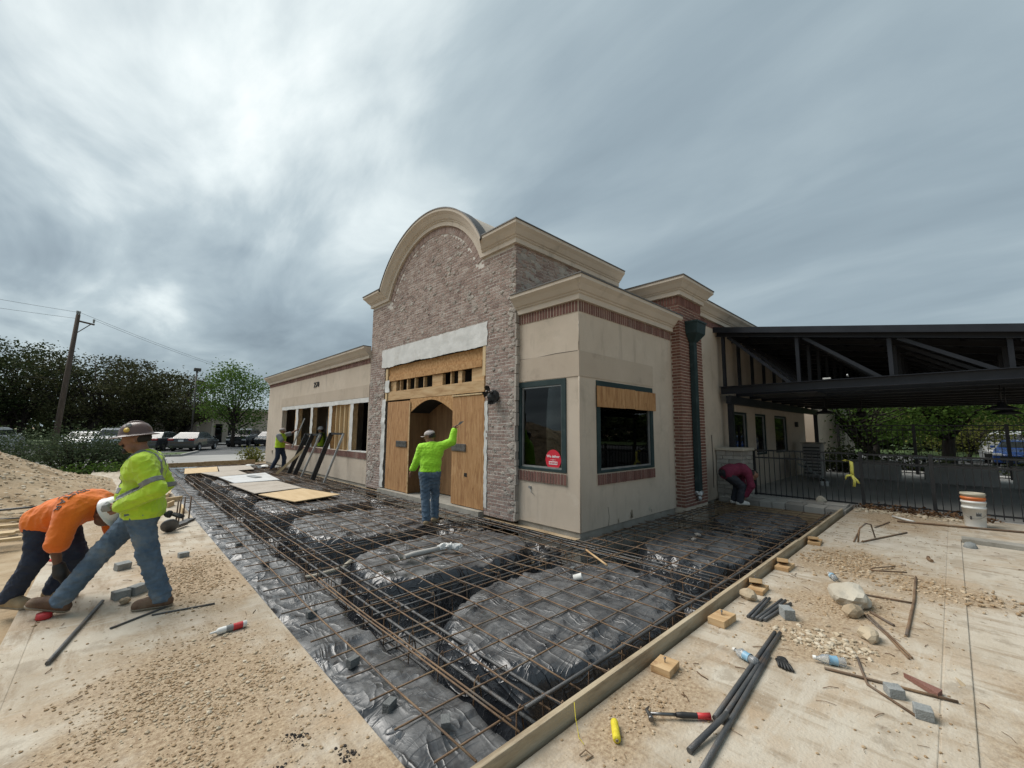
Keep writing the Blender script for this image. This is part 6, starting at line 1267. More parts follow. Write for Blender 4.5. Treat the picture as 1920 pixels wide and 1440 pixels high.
# 2 bending man in orange
hd2 = Vector((0.725, -0.688, 0)).normalized()
J2 = dict(pelvis=(.18, 0, .79), belly=(.32, 0, .855), chest=(.49, 0, .925), neck=(.63, 0, .925), head=(.725, 0, .85), Ls=(.56, .19, .89), Le=(.64, .22, .58), Lw=(.57, .16, .36), Rs=(.54, -.19, .88), Re=(.52, -.25, .58), Rw=(.51, -.20, .40),
          Lh=(.20, .095, .78), Lk=(.34, .12, .43), La=(.16, .12, .10), Rh=(.19, -.095, .78), Rk=(.19, -.11, .44), Ra=(-.01, -.10, .10))
person('man bending over in an orange shirt, navy jeans and white hard hat', (-0.52, 6.30, 0.0), hd2, J2,
       dict(h=.0095, face=(.55, 0, -.83), headup=(.85, 0, .45), girth=1.06, Ltoe=toe_dir(.1), Rtoe=toe_dir(-.1), trousers='jeans_dk', shirt='orange_tee', sleeve=.12, hem=((.10, 0, .84), (-.95, 0, .1)), hat='white', skin='skin2', boots='boot_tan', Lcurl=.8, Rcurl=.9, Lpalm=(-1, 0, 0), Rpalm=(0, 1, 0), Rhand=(.1, .15, -1), Lhand=(-.4, 0, -1), wrinkle=.012, seed=4))
# printed mark on the back of the orange shirt
tx = text_mesh('TEXSTAR', 0.085, 'darkprint', 'shirt_print', 0.003)
pr_ = MB(); pr_.tube([(0, 0, 0), (0, .0, 0.001)], .001, 4)
from mathutils.bvhtree import BVHTree
_sh = next(c for c in bpy.data.objects['person.001'].children if c.name.startswith('shirt')); _bv = BVHTree.FromPolygons([v.co[:] for v in _sh.data.vertices], [p.vertices[:] for p in _sh.data.polygons])
def print_on(me, u0, v0, sx=1.0):
    """lay flat print onto the shirt back: letters run from his left to his right, tops towards the neck"""
    bm = bmesh.new(); bm.from_mesh(me); bmesh.ops.triangulate(bm, faces=bm.faces); bmesh.ops.subdivide_edges(bm, edges=[e for e in bm.edges if e.calc_length() > .02], cuts=2); bm.to_mesh(me); bm.free()
    for v in me.vertices:
        ang = -(v.co.x * sx + v0) / 0.17; o_ = Vector((u0 + v.co.y, math.sin(ang) * .5, .90 + math.cos(ang) * .5)); d_ = Vector((0, -math.sin(ang), -math.cos(ang)))
        hit = _bv.ray_cast(o_, d_)
        if hit[0] is not None: v.co = hit[0] - d_ * (.003 + max(0, v.co.z))
    me.update()
tx.parent = bpy.data.objects['person.001']; print_on(tx.data, .50, .13, .72)
sp_ = MB(); pts = [(.06 * (1 if k % 2 == 0 else .45) * math.cos(PI / 2 + k * PI / 5), .06 * (1 if k % 2 == 0 else .45) * math.sin(PI / 2 + k * PI / 5), 0) for k in range(11)]
for a_, b_ in zip(pts, pts[1:]): sp_.bar(a_, b_, .008, .001)
so = sp_.build('shirt_print', M['darkprint'], bpy.data.objects['person.001'], local=True); print_on(so.data, .42, .13)
gl_ = sdf_mesh('work_glove', [((.52, -.20, .41), (.525, -.19, .35), .045, .05, .03), ((.54, -.19, .34), (.55, -.16, .27), .045, .035, .03)], .010, 'black_rubber', bpy.data.objects['person.001'])
tl = thing('hand_tool', 'red handled steel tool lying where the bending man works', 'tool', (-0.40, 7.55, 0.0)); MB().tube([(-.46, 7.80, .05), (-.30, 7.60, .055)], .018, 8).build('handle', M['red'], tl); MB().tube([(-.30, 7.60, .055), (-.18, 7.47, .05)], .010, 8).build('shaft', M['steel'], tl); MB().tube([(-.60, 7.97, .045), (-.46, 7.80, .05)], .008, 6).build('tip', M['white_plastic'], tl)
# 3 man in lime shirt at the entrance, right arm raised
hd3 = Vector((0.66, 0.75, 0)).normalized()
J3 = dict(pelvis=(0, 0, .93), chest=(.03, -.02, 1.30), neck=(.04, -.01, 1.48), head=(.07, .03, 1.615), Ls=(.03, .175, 1.40), Le=(.05, .25, 1.17), Lw=(.10, .345, .985), Rs=(.04, -.20, 1.43), Re=(.08, -.40, 1.52), Rw=(.12, -.43, 1.73),
          Lh=(0, .09, .92), Lk=(.02, .075, .50), La=(-.06, .03, .09), Rh=(0, -.09, .92), Rk=(.20, -.08, .52), Ra=(.16, -.09, .10))
person('man seen from behind in a lime green shirt, right arm raised at the doorway', (4.40, 6.90, -0.06), hd3, J3,
       dict(h=.012, hb=.010, face=(.35, .9, -.15), Ltoe=toe_dir(.1), Rtoe=toe_dir(-.1), trousers='jeans', shirt='hivis_green', hem=((0, 0, .955), (0, 0, -1)), hat='cap', boots='boot_tan', Lcurl=.3, Rcurl=.9, Rhand=(0.1, -.15, 1), Rpalm=(0, -1, 0), girth=.92, wrinkle=.014, seed=6))
l3 = Vector((-hd3.y, hd3.x, 0)); b3 = Vector((4.40, 6.90, -0.06)); pA = b3 + hd3 * .13 + l3 * -.45 + Vector((0, 0, 1.82)); bt_ = thing('trowel', 'small pointed trowel in the raised hand of the lime shirted man', 'trowel', tuple(pA)); MB().tube([pA - l3 * -.08 * -1 * 0 + l3 * .05 - Vector((0, 0, .03)), pA - l3 * .04 + Vector((0, 0, .02))], .014, 6).build('handle', M['black_rubber'], bt_); MB().add([pA - l3 * .04 + Vector((0, 0, .02)), pA - l3 * .09 + Vector((0, 0, .09)), pA - l3 * .17 + Vector((0, 0, .10)), pA - l3 * .10 + Vector((0, 0, .035))], [(0, 1, 2, 3)]).build('blade', M['steel'], bt_)
# 4 man in safety vest at the wing windows
hd4 = Vector((0.72, -0.69, 0)).normalized()
J4 = dict(pelvis=(-.03, 0, .93), chest=(-.01, 0, 1.30), neck=(.0, 0, 1.47), head=(.03, 0, 1.61), Ls=(.02, .19, 1.41), Le=(.28, .22, 1.50), Lw=(.54, .2, 1.66), Rs=(0, -.20, 1.40), Re=(.18, -.25, 1.20), Rw=(.46, -.2, 1.08), Lh=(-.02, .09, .92), Lk=(.13, .10, .50), La=(.12, .1, .09), Rh=(-.03, -.09, .92), Rk=(-.04, -.11, .50), Ra=(-.24, -.11, .10))
person('man in a yellow safety vest and pale cap pulling at the wing window frames', (5.02, 19.25, -0.03), hd4, J4, dict(h=.016, hb=.013, face=(1, 0, .05), Ltoe=toe_dir(0), Rtoe=toe_dir(0), trousers='jeans_dk', shirt='grey_tee', sleeve=.12, vest='vest', hem=((0, 0, .92), (0, 0, -1)), hat='cap', boots='black_boot' if 'black_boot' in M else 'boot', Lcurl=.8, Rcurl=.8, eyes=False, wrinkle=.012))
# 5 man inside the building seen through the window opening
J5 = dict(pelvis=(0, 0, .93), chest=(.02, 0, 1.30), neck=(.03, 0, 1.47), head=(.06, 0, 1.61), Ls=(.02, .19, 1.41), Le=(.10, .25, 1.14), Lw=(.33, .2, 1.18), Rs=(.02, -.19, 1.41), Re=(.12, -.25, 1.16), Rw=(.34, -.2, 1.24), Lh=(0, .09, .92), Lk=(.02, .1, .50), La=(0, .1, .09), Rh=(0, -.09, .92), Rk=(.02, -.1, .50), Ra=(0, -.1, .10))
person('dim worker in a yellow safety vest inside the building behind the window opening', (6.55, 18.95, 0.0), Vector((-0.8, .6, 0)), J5, dict(h=.018, hb=.014, face=(1, 0, 0), Ltoe=toe_dir(0), Rtoe=toe_dir(0), trousers='jeans_dk', shirt='grey_tee', sleeve=.12, vest='vest', hem=((0, 0, .92), (0, 0, -1)), Lcurl=.6, Rcurl=.6, eyes=False, hat='white'))
# 6 man in maroon bending by the stone pier
J6 = dict(pelvis=(-.28, 0, .73), belly=(-.15, 0, .80), chest=(.08, 0, .82), neck=(.25, 0, .77), head=(.36, 0, .68), Ls=(.15, .18, .77), Le=(.20, .20, .48), Lw=(.13, .12, .24), Rs=(.14, -.18, .76), Re=(.18, -.22, .46), Rw=(.09, -.14, .22), Lh=(-.27, .09, .70), Lk=(.04, .12, .44), La=(-.06, .11, .09), Rh=(-.28, -.09, .70), Rk=(.03, -.12, .43), Ra=(-.04, -.11, .09))
person('man in a maroon shirt bending down in front of the stone pier', (10.92, 3.62, -0.02), hd2, J6, dict(h=.014, hb=.012, face=(.6, 0, -.8), headup=(.8, 0, .5), Ltoe=toe_dir(.1), Rtoe=toe_dir(-.1), trousers='charcoal_pants', shirt='maroon', sleeve=.95, hem=((-.38, 0, .8), (-.9, 0, .0)), boots='sneaker', Lcurl=.7, Rcurl=.7, Lpalm=(-1, 0, 0), Rpalm=(-1, 0, 0), eyes=False, wrinkle=.012))

# ------------------------------------------------------------------ sheets of plywood lying on the steel
def sheet_on(q, z, m, label, th=0.018):
    o = MB().prism([(x, y, z + dz) for (x, y), dz in zip(q, (0, .01, 0.02, 0.0))], (0, 0, th)).build('plywood_sheet', M[m], recalc=True); return tag(o, label, 'plywood sheet', 'plywood sheets on the rebar')
sheet_on([(2.20, 22.0), (3.32, 22.1), (2.98, 19.55), (1.95, 19.5)], -0.02, 'ply_flat', 'tan plywood sheet farthest from us on the rebar'); sheet_on([(3.36, 22.2), (4.55, 22.25), (4.24, 19.8), (3.06, 19.75)], -0.02, 'ply_grey', 'grey dusty plywood sheet farthest from us, beside the tan one')
M['white_board'] = mat('white_faced_board', [(0.50, 0.51, 0.51), (0.60, 0.61, 0.61)], 2, 5, 0.6, spots=[((0.40, 0.34, 0.28), 1.6, 0.56, 0.7, 0.6)])
sheet_on([(2.42, 19.4), (3.62, 19.5), (3.60, 17.75), (2.70, 17.45)], 0.0, 'ply_grey', 'pale dusty board between the tan and the white sheet'); wb = sheet_on([(2.68, 17.4), (4.2, 17.9), (3.98, 15.1), (2.76, 15.2)], 0.0, 'white_board', 'white faced board with a grey metal plate on it')
tag(MB().obox((3.55, 16.5, 0.05), (0.22, 0.75, 0.02), Matrix.Rotation(.12, 3, 'Z')).build('metal_plate', M['alu']), 'grey metal strip lying on the white faced board', 'metal plate')
sheet_on([(2.60, 15.12), (3.86, 14.95), (3.93, 12.7), (2.74, 12.5)], 0.0, 'ply_grey', 'striped grey brown plywood sheet behind the nearest tan sheet'); sheet_on([(2.77, 12.3), (3.93, 12.66), (4.28, 10.85), (3.14, 10.58)], -0.005, 'ply_flat', 'tan plywood sheet nearest to us on the rebar')
# window frames and a stick leaning on the wing wall
def lean_frame(label, ys, base_x, top_x, h_, group, m='fence_black'):
    t = thing('window_frame', label, 'window frame', (base_x, ys[0], 0), 0, group); d = lambda y, s: Vector((base_x + (top_x - base_x) * s, y, -0.05 + h_ * s))
    for i, y in enumerate(ys): MB().bar(d(y, 0), d(y, 1), 0.055, 0.15 if i < len(ys) - 1 else .06, (0, 1, 0) if False else (1, 0, .3)).build('upright', M['fence_black'] if i < len(ys) - 1 else M['alu'], t)
    MB().bar(d(ys[0], .99), d(ys[-1], .99), 0.06, 0.07).build('head', M[m], t)
lean_frame('black window frame with three uprights leaning on the wing wall beside the man in the vest', (17.75, 17.05, 16.25), 4.98, 5.55, 1.52, 'window frames leaning on the wing'); lean_frame('black window frame with two uprights leaning on the wing wall nearest the brick', (15.15, 14.05), 5.0, 5.55, 1.58, 'window frames leaning on the wing')
tag(MB().bar((4.55, 17.75, -.03), (5.45, 17.25, 1.0), .04, .09).build('timber_stick', M['stud']), 'pale timber stick leaning beside the window frames', 'timber'); tag(MB().bar((5.30, 18.7, .9), (5.6, 18.3, 2.1), .03, .05).build('pry_bar', M['alu']), 'thin grey bar held up by the man in the vest', 'bar')
for (x, y, s, lb) in ((4.9, 21.0, .16, 'crumpled white scrap near the wing, far one'), (5.2, 20.4, .12, 'crumpled white scrap at the feet of the man in the vest'), (4.5, 21.8, .14, 'crumpled white scrap by the far end board')): tag(MB().rock((x, y, 0.02), (s, s * 1.3, s * .35), int(x * 100), 2).build('white_scrap', M['tyvek']), lb, 'scrap')
# ------------------------------------------------------------------ rubble heap at the left
def heap_h(x, y):
    h_ = 2.15 * math.exp(-(((x + 4.6) / 2.15) ** 2 + ((y - 16.5) / 2.6) ** 2) / 2 * 1.0) + 1.2 * math.exp(-(((x + 3.6) / 1.6) ** 2 + ((y - 13.9) / 1.3) ** 2) / 2) * .35
    return h_ + (0.09 * mnoise.noise(Vector((x * 1.3, y * 1.3, 0))) + 0.05 * mnoise.noise(Vector((x * 4, y * 4, 0))) + .02 * mnoise.noise(Vector((x * 11, y * 11, 0)))) * min(1, .25 + h_)
hx = np.arange(-11, 0.6, 0.11); hy = np.arange(9.5, 23, 0.11); vs = [(x, y, Zg + 0.012 + heap_h(x, y) * ss(0.6, -0.4, x) - (0.03 if x > .4 or y > 22.8 or y < 9.7 else 0)) for y in hy for x in hx]; n = len(hx)
hp = thing('rubble_heap', 'heap of pale excavated rock and dirt at the left edge', 'rubble heap', (-4.6, 16.5, Zg)); MB().add(vs, [(j * n + i, j * n + i + 1, (j + 1) * n + i + 1, (j + 1) * n + i) for j in range(len(hy) - 1) for i in range(n - 1)], 0, True).build('soil', M['dirt'], hp)
def on_heap(r):
    x, y = r.uniform(-7, 0.0), r.uniform(10.0, 22); h_ = heap_h(x, y)
    if h_ < .10 and r.random() < .75: return None
    return (x, y, Zg + h_ * ss(0.6, -0.4, x) - .01)
stones('rock', 16000, on_heap, 0.010, 0.06, 41, 'gravel_w', parent=hp); stones('rock', 8000, on_heap, 0.010, 0.05, 42, 'gravel', parent=hp)
# ------------------------------------------------------------------ gravel on the slabs
def blob(cx, cy, rx, ry, z=0.0, pw=.6):
    def f(r):
        x, y = cx + rx * .52 * r.gauss(0, 1), cy + ry * .52 * r.gauss(0, 1)
        if -.5 < cx < 1.2 and not (-.5 < x < 1.17): return None
        if mnoise.noise(Vector((x * 2.2, y * 2.2, 5))) + .3 * r.gauss(0, 1) < -.12: return None
        return (x, y, z)
    return f
stones('gravel', 3600, blob(.80, 6.1, .42, 1.05), .002, .016, 51, 'gravel', 'brown gravel patch behind the walking man\'s standing foot', 'gravel')
stones('gravel', 11000, blob(.50, 3.35, .60, 1.0), .0015, .012, 52, 'gravel', 'wide patch of brown gravel on the near left slab', 'gravel'); stones('gravel', 700, blob(.66, 3.2, .46, .95), .004, .018, 53, 'gravel_w', 'pale pebbles mixed into the near left gravel', 'gravel')
stones('gravel', 1400, lambda r: (r.uniform(-.5, 1.18), r.uniform(1.6, 14), 0), .002, .012, 54, 'gravel', 'loose grit strewn over the left slab', 'gravel')
M['black_clod'] = mat('black_mulch', [(0.012, 0.010, 0.009), (0.035, 0.028, 0.024)], 9, 4, 0.95)
stones('mulch', 150, lambda r: (lambda c: (r.gauss(c[0], .03), r.gauss(c[1], .035), 0))(r.choice(((.86, 2.62), (.72, 2.42), (1.02, 2.30)))), .003, .012, 55, 'black_clod', 'small black clumps on the near left slab', 'mulch')
stones('gravel', 2300, blob(7.1, 1.05, .72, .42, .0), .004, .026, 56, 'gravel', 'orange brown gravel heap beside the far wedge blocks', 'gravel'); stones('gravel', 900, blob(6.65, .18, .40, .50), .004, .024, 57, 'gravel', 'gravel trail crossing the slab step at the right', 'gravel')
stones('gravel', 620, blob(4.32, .86, .26, .36), .006, .03, 58, 'gravel_w', 'pale pebbles beside the rebar bundle', 'gravel'); stones('gravel', 900, blob(5.35, .85, .5, .42), .003, .016, 59, 'gravel', 'fine brown grit around the big rock', 'gravel')
stones('gravel', 1900, lambda r: (r.uniform(1.9, 11.5), r.uniform(.05, 1.62), 0), .002, .012, 60, 'gravel', 'loose grit strewn over the right slab', 'gravel'); stones('gravel', 1100, lambda r: (r.uniform(3.2, 9.6), r.uniform(-2.5, .0), -.075), .003, .016, 61, 'gravel', 'loose grit strewn over the lower pavement', 'gravel'); stones('gravel', 420, blob(2.55, 1.45, .55, .14), .003, .014, 62, 'gravel', 'brown grit beside the near form board and hammer', 'gravel')
stones('rubble', 500, lambda r: (r.gauss(12.05, .16), r.uniform(-.1, 1.55), 0), .008, .05, 63, 'gravel_w', 'broken stone and litter at the foot of the fence', 'rubble')
M['straw'] = mat('dead_leaves', [(0.09, 0.045, 0.02), (0.17, 0.09, 0.04)], 9, 4, 0.9, island=True); lv = MB(); leaf_cloud(lv, [(Vector((12.35, y, .05)), .5) for y in np.arange(-.3, 1.5, .12)], 150, .55, .07, random.Random(5), .25); tag(lv.build('dead_leaves', M['straw']), 'dead brown leaves caught under the fence right of the gate', 'leaves', None, 'stuff')
# ------------------------------------------------------------------ loose things on the left slab
def rod(a, b, r_, m, label, cat='rebar', name='rebar_offcut', group=None, z=None, bend=0.0):
    a, b = Vector(a), Vector(b); mid = (a + b) / 2 + Vector((0, bend, 0)); mb = MB().tube([a, a.lerp(mid, .5), mid, mid.lerp(b, .5), b], r_, 8)
    return tag(mb.build(name, M[m]), label, cat, group)
rod((-.22, 4.57, .016), (.04, 5.80, .016), .015, 'rebar_grey', 'thick grey rod on the left slab in front of the walking man'); rod((.10, 5.01, .009), (.50, 5.26, .009), .009, 'rebar_grey', 'short dark rod under the walking man\'s standing boot'); rod((.37, 5.11, .009), (.83, 5.03, .009), .008, 'rebar_grey', 'short dark rod lying just behind the walking man\'s boot')
tb_ = thing('caulk_tube', 'white caulk tube with red print on the left slab', 'caulk tube', (.82, 4.3, .03)); AXc = Matrix(((0, 0, 1), (1, 0, 0), (0, 1, 0)))
MB().lathe([(0, 0), (.024, 0), (.026, .004), (.026, .205), (.022, .21), (.010, .218), (.008, .25), (.005, .262), (0, .262)], (.95, 4.30, .028), 18, axis=Matrix(((0, .05, -1), (1, 0, -.05), (0, 1, 0)))).build('tube', M['white_plastic'], tb_); MB().lathe([(.0268, .03), (.0268, .10)], (.95, 4.30, .028), 18, axis=Matrix(((0, .05, -1), (1, 0, -.05), (0, 1, 0)))).build('print', M['red'], tb_); MB().lathe([(.0269, .10), (.0269, .15)], (.95, 4.30, .028), 18, axis=Matrix(((0, .05, -1), (1, 0, -.05), (0, 1, 0)))).build('print', M['reflect'], tb_)
block((.17, 5.84, 0), .3, (.13, .10, .075), 'grey cement block left of a pair behind the walking man\'s boot'); block((.295, 5.88, 0), .7, (.14, .10, .085), 'grey cement block right of a pair behind the walking man\'s boot'); block((.19, 6.98, 0), .4, (.14, .09, .08), 'grey cement block lying alone behind the walking man\'s knees', tilt=.15); block((.78, 7.1, 0), .2, (.11, .08, .06), 'grey cement block at the edge of the gravel patch')
tag(MB().rock((.2, 5.62, .03), (.05, .045, .035), 91, 2).build('stone', M['gravel_w']), 'pale round stone in front of the paired cement blocks', 'stone')
rd = MB().lathe([(0, 0), (.05, 0), (.055, .01), (.05, .05), (0, .055)], (-.33, 5.68, 0), 14).build('red_cap', M['red']); tag(rd, 'red plastic cap on the slab under the raised boot', 'cap')
stt = thing('rebar_stand', 'steel plate stand with four upright rods and a round weight', 'stand', (1.0, 9.3, 0))
for (x, y) in ((.88, 9.35), (.93, 9.5), (1.0, 9.62), (1.1, 9.75)): MB().tube([(x, y, .04), (x + .01, y, .44)], .012, 6).build('rod', M['rebar'], stt)
MB().obox((1.0, 9.5, .025), (.12, .62, .03), Matrix.Rotation(-.5, 3, 'Z')).build('plate', M['rebar_grey'], stt); MB().lathe([(0, .0), (.11, 0), (.12, .01), (.12, .03), (.03, .04), (0, .04)], (.76, 8.85, .10), 20, axis=Matrix(((1, 0, 0), (0, .45, .9), (0, -.9, .45)))).build('weight', M['rebar_grey'], stt); MB().bar((.80, 8.95, .05), (1.02, 9.25, .05), .05, .05).build('arm', M['rebar_grey'], stt)
for k in range(7):
    y = 9.5 + k * .33; o = MB().obox((0, 0, 0), (1.7, .10, .04)).build('plank', M['stud']); o.location = (-1.75 + rnd.uniform(-.1, .1), y, .06 + .045 * (k % 2)); o.rotation_euler = (0, 0, rnd.uniform(-.12, .12)); tag(o, 'pale plank in the loose stack beside the left slab, %s from us' % ('first', 'second', 'third', 'fourth', 'fifth', 'sixth', 'seventh')[k], 'plank', 'planks beside the left slab')
rod((-2.2, 12.3, .12), (-.95, 11.75, .22), .02, 'rebar_grey', 'dark bar lying across the stack of planks', 'bar', 'steel_bar'); rod((-1.9, 11.0, .15), (-.95, 10.6, .2), .012, 'rebar_grey', 'thin bent bar lying on the planks beside the slab', 'bar', 'steel_bar', bend=.15)
for (x, y, L_, rz, tilt, lb) in ((1.08, 13.6, .7, 1.45, .25, 'short timber offcut standing at the slab edge, farthest'), (1.04, 12.4, .45, .4, .1, 'short timber offcut lying on the slab edge, middle one'), (.98, 11.7, .35, 1.2, .0, 'short timber offcut lying on the slab edge, nearest'), (1.10, 10.9, .6, 1.55, .1, 'timber offcut along the slab edge above the upright rods'), (.85, 12.8, .5, .9, .0, 'timber offcut lying flat on the far left slab')):
    o = MB().obox((0, 0, .05), (L_, .04, .11)).build('timber_offcut', M['stud'], bevel=.003); o.location = (x, y, .0); o.rotation_euler = (tilt, 0, rz); tag(o, lb, 'timber')
# ------------------------------------------------------------------ things resting on the mounds
gn = thing('foam_gun', 'grey handled tool wrapped in white plastic on the second mound', 'tool', (3.5, 5.2, -.04)); zg_ = .0
MB().tube([(2.97, 5.22, -.02), (3.12, 5.21, -.005), (3.38, 5.19, .0), (3.49, 5.18, .005)], [.030, .034, .032, .030], 12).build('handle', M['patio'], gn); q = MB()
for k in range(7): q.rock((3.52 + .04 * k, 5.19 - .022 * k, .015 + .015 * math.sin(k)), (.05, .045 + .01 * (k % 3), .04 + .012 * (k % 2)), 300 + k, 2)
q.build('plastic_wrap', M['tyvek'], gn); tag(MB().tube([(3.39, 4.88, .0), (3.52, 4.66, .01), (3.69, 4.49, .0)], .004, 4).build('wire_offcut', M['rebar']), 'thin wire lying from the white wrapped tool', 'wire')
cup = MB().lathe([(0, .0), (.035, 0), (.042, .10), (.044, .102), (.040, .10), (.033, .004), (0, .004)], (0, 0, 0), 16).build('paper_cup', M['white_plastic']); cup.location = (4.12, 3.25, -.06); cup.rotation_euler = (1.3, 0, .6); tag(cup, 'white paper cup lying on the nearest mound', 'cup')
rod((5.01, 3.72, .0), (4.63, 3.12, .01), .013, 'lumber', 'pale wooden handle resting on the rebar near the bay corner', 'handle', 'wooden_handle')
for (x, y, lb) in ((6.9, 3.0, 'small grey clod on the third mound, left'), (7.3, 3.1, 'small grey clod on the third mound, right'), (8.3, 2.95, 'small white scrap beside the third mound')): tag(MB().rock((x, y, plastic_point(x, y)[2] + .03), (.06, .04, .03), int(x * 77), 1).build('clod', M['residue']), lb, 'clod')
tag(MB().tube([(1.78, 5.74, -.17), (2.0, 5.72, -.17), (2.33, 5.72, -.15), (2.5, 5.85, -.12)], .028, 8).build('conduit', M['limestone']), 'pale plastic conduit crossing the trench by the second mound', 'pipe')
# ------------------------------------------------------------------ loose things on the right slab
hm = thing('hammer', 'claw hammer with black and red grip on the right slab', 'hammer', (2.5, 1.28, 0)); a, b = Vector((2.435, 1.365, .03)), Vector((2.685, 1.115, .022)); dv = (b - a).normalized(); sv = Vector((-dv.y, dv.x, 0))
MB().tube([a, a.lerp(b, .45)], [.009, .010], 8).build('shaft', M['steel'], hm); MB().tube([a.lerp(b, .45), a.lerp(b, .55), a.lerp(b, .8), b], [.013, .017, .015, .018], 10).build('grip', M['black_rubber'], hm); MB().tube([a.lerp(b, .80), a.lerp(b, .9), b + dv * .006], [.0165, .0165, .0195], 10).build('grip_band', M['red'], hm)
MB().tube([a - sv * .055 - dv * .004, a - sv * .035, a, a + sv * .03 - dv * .006, a + sv * .065 + dv * .02], [.015, .013, .012, .010, .004], 10).build('head', M['steel'], hm)
sp = thing('twine_spool', 'spool of bright yellow twine on the right slab', 'twine', (2.17, 1.43, 0)); AXs = Matrix.Rotation(-.15, 3, 'Z') @ Matrix(((0, 0, 1), (0, 1, 0), (-1, 0, 0)))
d_ = (Vector((2.235, 1.475, 0)) - Vector((2.11, 1.375, 0))).normalized(); u_ = Vector((0, 0, 1)); AXs = Matrix((u_, d_.cross(u_) * -1, d_)).transposed()
MB().lathe([(.006, 0), (.014, 0), (.021, .006), (.0225, .03), (.021, .035), (.0225, .06), (.021, .065), (.0225, .095), (.021, .10), (.0225, .135), (.020, .15), (.012, .156), (.006, .156)], (2.115, 1.38, .023), 18, axis=AXs).build('twine', M['yellow'], sp); MB().lathe([(.004, -.003), (.0085, -.003), (.0085, .16), (.004, .16)], (2.115, 1.38, .023), 12, axis=AXs).build('core', M['form'], sp)
tag(MB().tube([(2.10, 1.66, .1), (2.06, 1.62, .05), (2.03, 1.58, .01), (2.0, 1.55, .006), (1.98, 1.50, .006)], .0018, 4).build('twine_strand', M['yellow']), 'thin yellow strand of twine trailing over the form board', 'twine')
for (p, q_, r_, lb) in (((4.17, 1.155, .018), (2.70, 1.09, .018), .0155, 'dark pipe, left of the long pair on the right slab'), ((4.19, 1.122, .018), (2.70, 1.055, .018), .0155, 'dark pipe, right of the long pair on the right slab'), ((3.74, 1.085, .016), (2.25, .985, .016), .0155, 'dark bar alongside the long pair, running out of the picture'), ((2.74, 1.035, .05), (2.34, 1.085, .016), .016, 'short dark bar crossing the end of the long pair')):
    rod(p, q_, r_, 'rebar_grey', lb, 'bar', 'steel_bar', 'long bars on the right slab')
for k, (p, q_) in enumerate((((4.34, 1.415), (4.95, 1.43)), ((4.33, 1.38), (4.93, 1.395)), ((4.34, 1.35), (5.02, 1.31)), ((4.34, 1.32), (4.99, 1.27)), ((4.37, 1.29), (4.98, 1.225)))): rod((*p, .014), (*q_, .014 + .012 * (k % 2)), .014, 'rebar_grey', 'short cut bar in the fan beside the form board, %s from the board' % ('first', 'second', 'third', 'fourth', 'fifth')[k], 'bar', 'steel_bar', 'fan of short cut bars')
block((4.62, 1.17, 0), .6, (.13, .09, .09), 'grey block standing at the end of the cut bars')
tag(MB().rock((5.48, .83, .06), (.22, .15, .11), 98, 3).build('rock', M['limestone']), 'big pale flat rock on the right slab', 'rock'); tag(MB().rock((5.12, .76, .04), (.09, .07, .06), 94, 2).build('rock', M['gravel_w']), 'smaller rock in front of the big flat rock', 'rock'); tag(MB().rock((4.67, .60, .035), (.11, .08, .055), 95, 2).build('rock', M['gravel_w']), 'brown rock beyond the pale pebbles', 'rock'); tag(MB().rock((4.82, 1.56, .04), (.09, .06, .055), 96, 2).build('rock', M['gravel_w']), 'fist sized rock beside the form board', 'rock'); tag(MB().rock((12.33, 2.27, .09), (.10, .13, .10), 97, 2).build('rock', M['limestone']), 'pale rock on the kerb in front of the gate', 'rock'); tag(MB().lathe([(0, -.08), (.055, -.06), (.08, 0), (.055, .06), (0, .08)], (9.45, -.06, -.0), 14).build('ball', M['cmu']), 'grey ball lying against the kerb', 'ball')
for (p, q_, r_, lb) in (((6.95, .42, .012), (4.94, .39, .012), .012, 'rusty bar lying along the right slab towards the gate'), ((5.81, .91, .010), (5.90, .40, .014), .009, 'rusty bar meeting the long bar at a right angle'), ((5.20, .69, .010), (4.47, .35, .010), .008, 'thin rusty bar running from the big rock, left of two'), ((5.23, .67, .010), (4.50, .335, .010), .008, 'thin rusty bar running from the big rock, right of two'), ((5.32, .66, .012), (5.11, .48, .012), .011, 'short rusty bar behind the big rock'), ((8.55, 1.09, .012), (9.89, .66, .012), .013, 'rusty bar with bent end near the far gravel'), ((10.0, 1.08, .010), (10.8, .95, .010), .012, 'short rusty bar near the gate'), ((3.84, .76, .012), (4.00, .10, .012), .009, 'long thin bar at the right beside the cement cubes'), ((3.88, .08, -.06), (3.83, -.35, -.06), .010, 'dark bar leaving the picture at the right edge'), ((10.97, .85, .02), (11.55, -1.1, .02), .018, 'rusty pipe lying along the slab near the fence'), ((8.15, .35, .02), (7.95, .31, .02), .02, 'stub of dark pipe on the right slab')):
    rod(p, q_, r_, 'rebar', lb, 'bar', 'steel_bar', 'loose bars on the right slab', bend=rnd.uniform(-.02, .02))
uf = MB().tube([(8.46, 1.13, .01), (8.50, 1.10, .22), (8.9, 1.07, .24), (9.1, 1.03, .20), (9.0, .98, .02)], .011, 6).tube([(8.46, 1.18, .01), (9.2, 1.22, .01)], .011, 6).tube([(8.52, 1.13, .01), (8.55, 1.12, .19)], .011, 6).build('bent_stirrup', M['rebar']); tag(uf, 'bent rusty stirrup frame standing near the far gravel', 'stirrup')
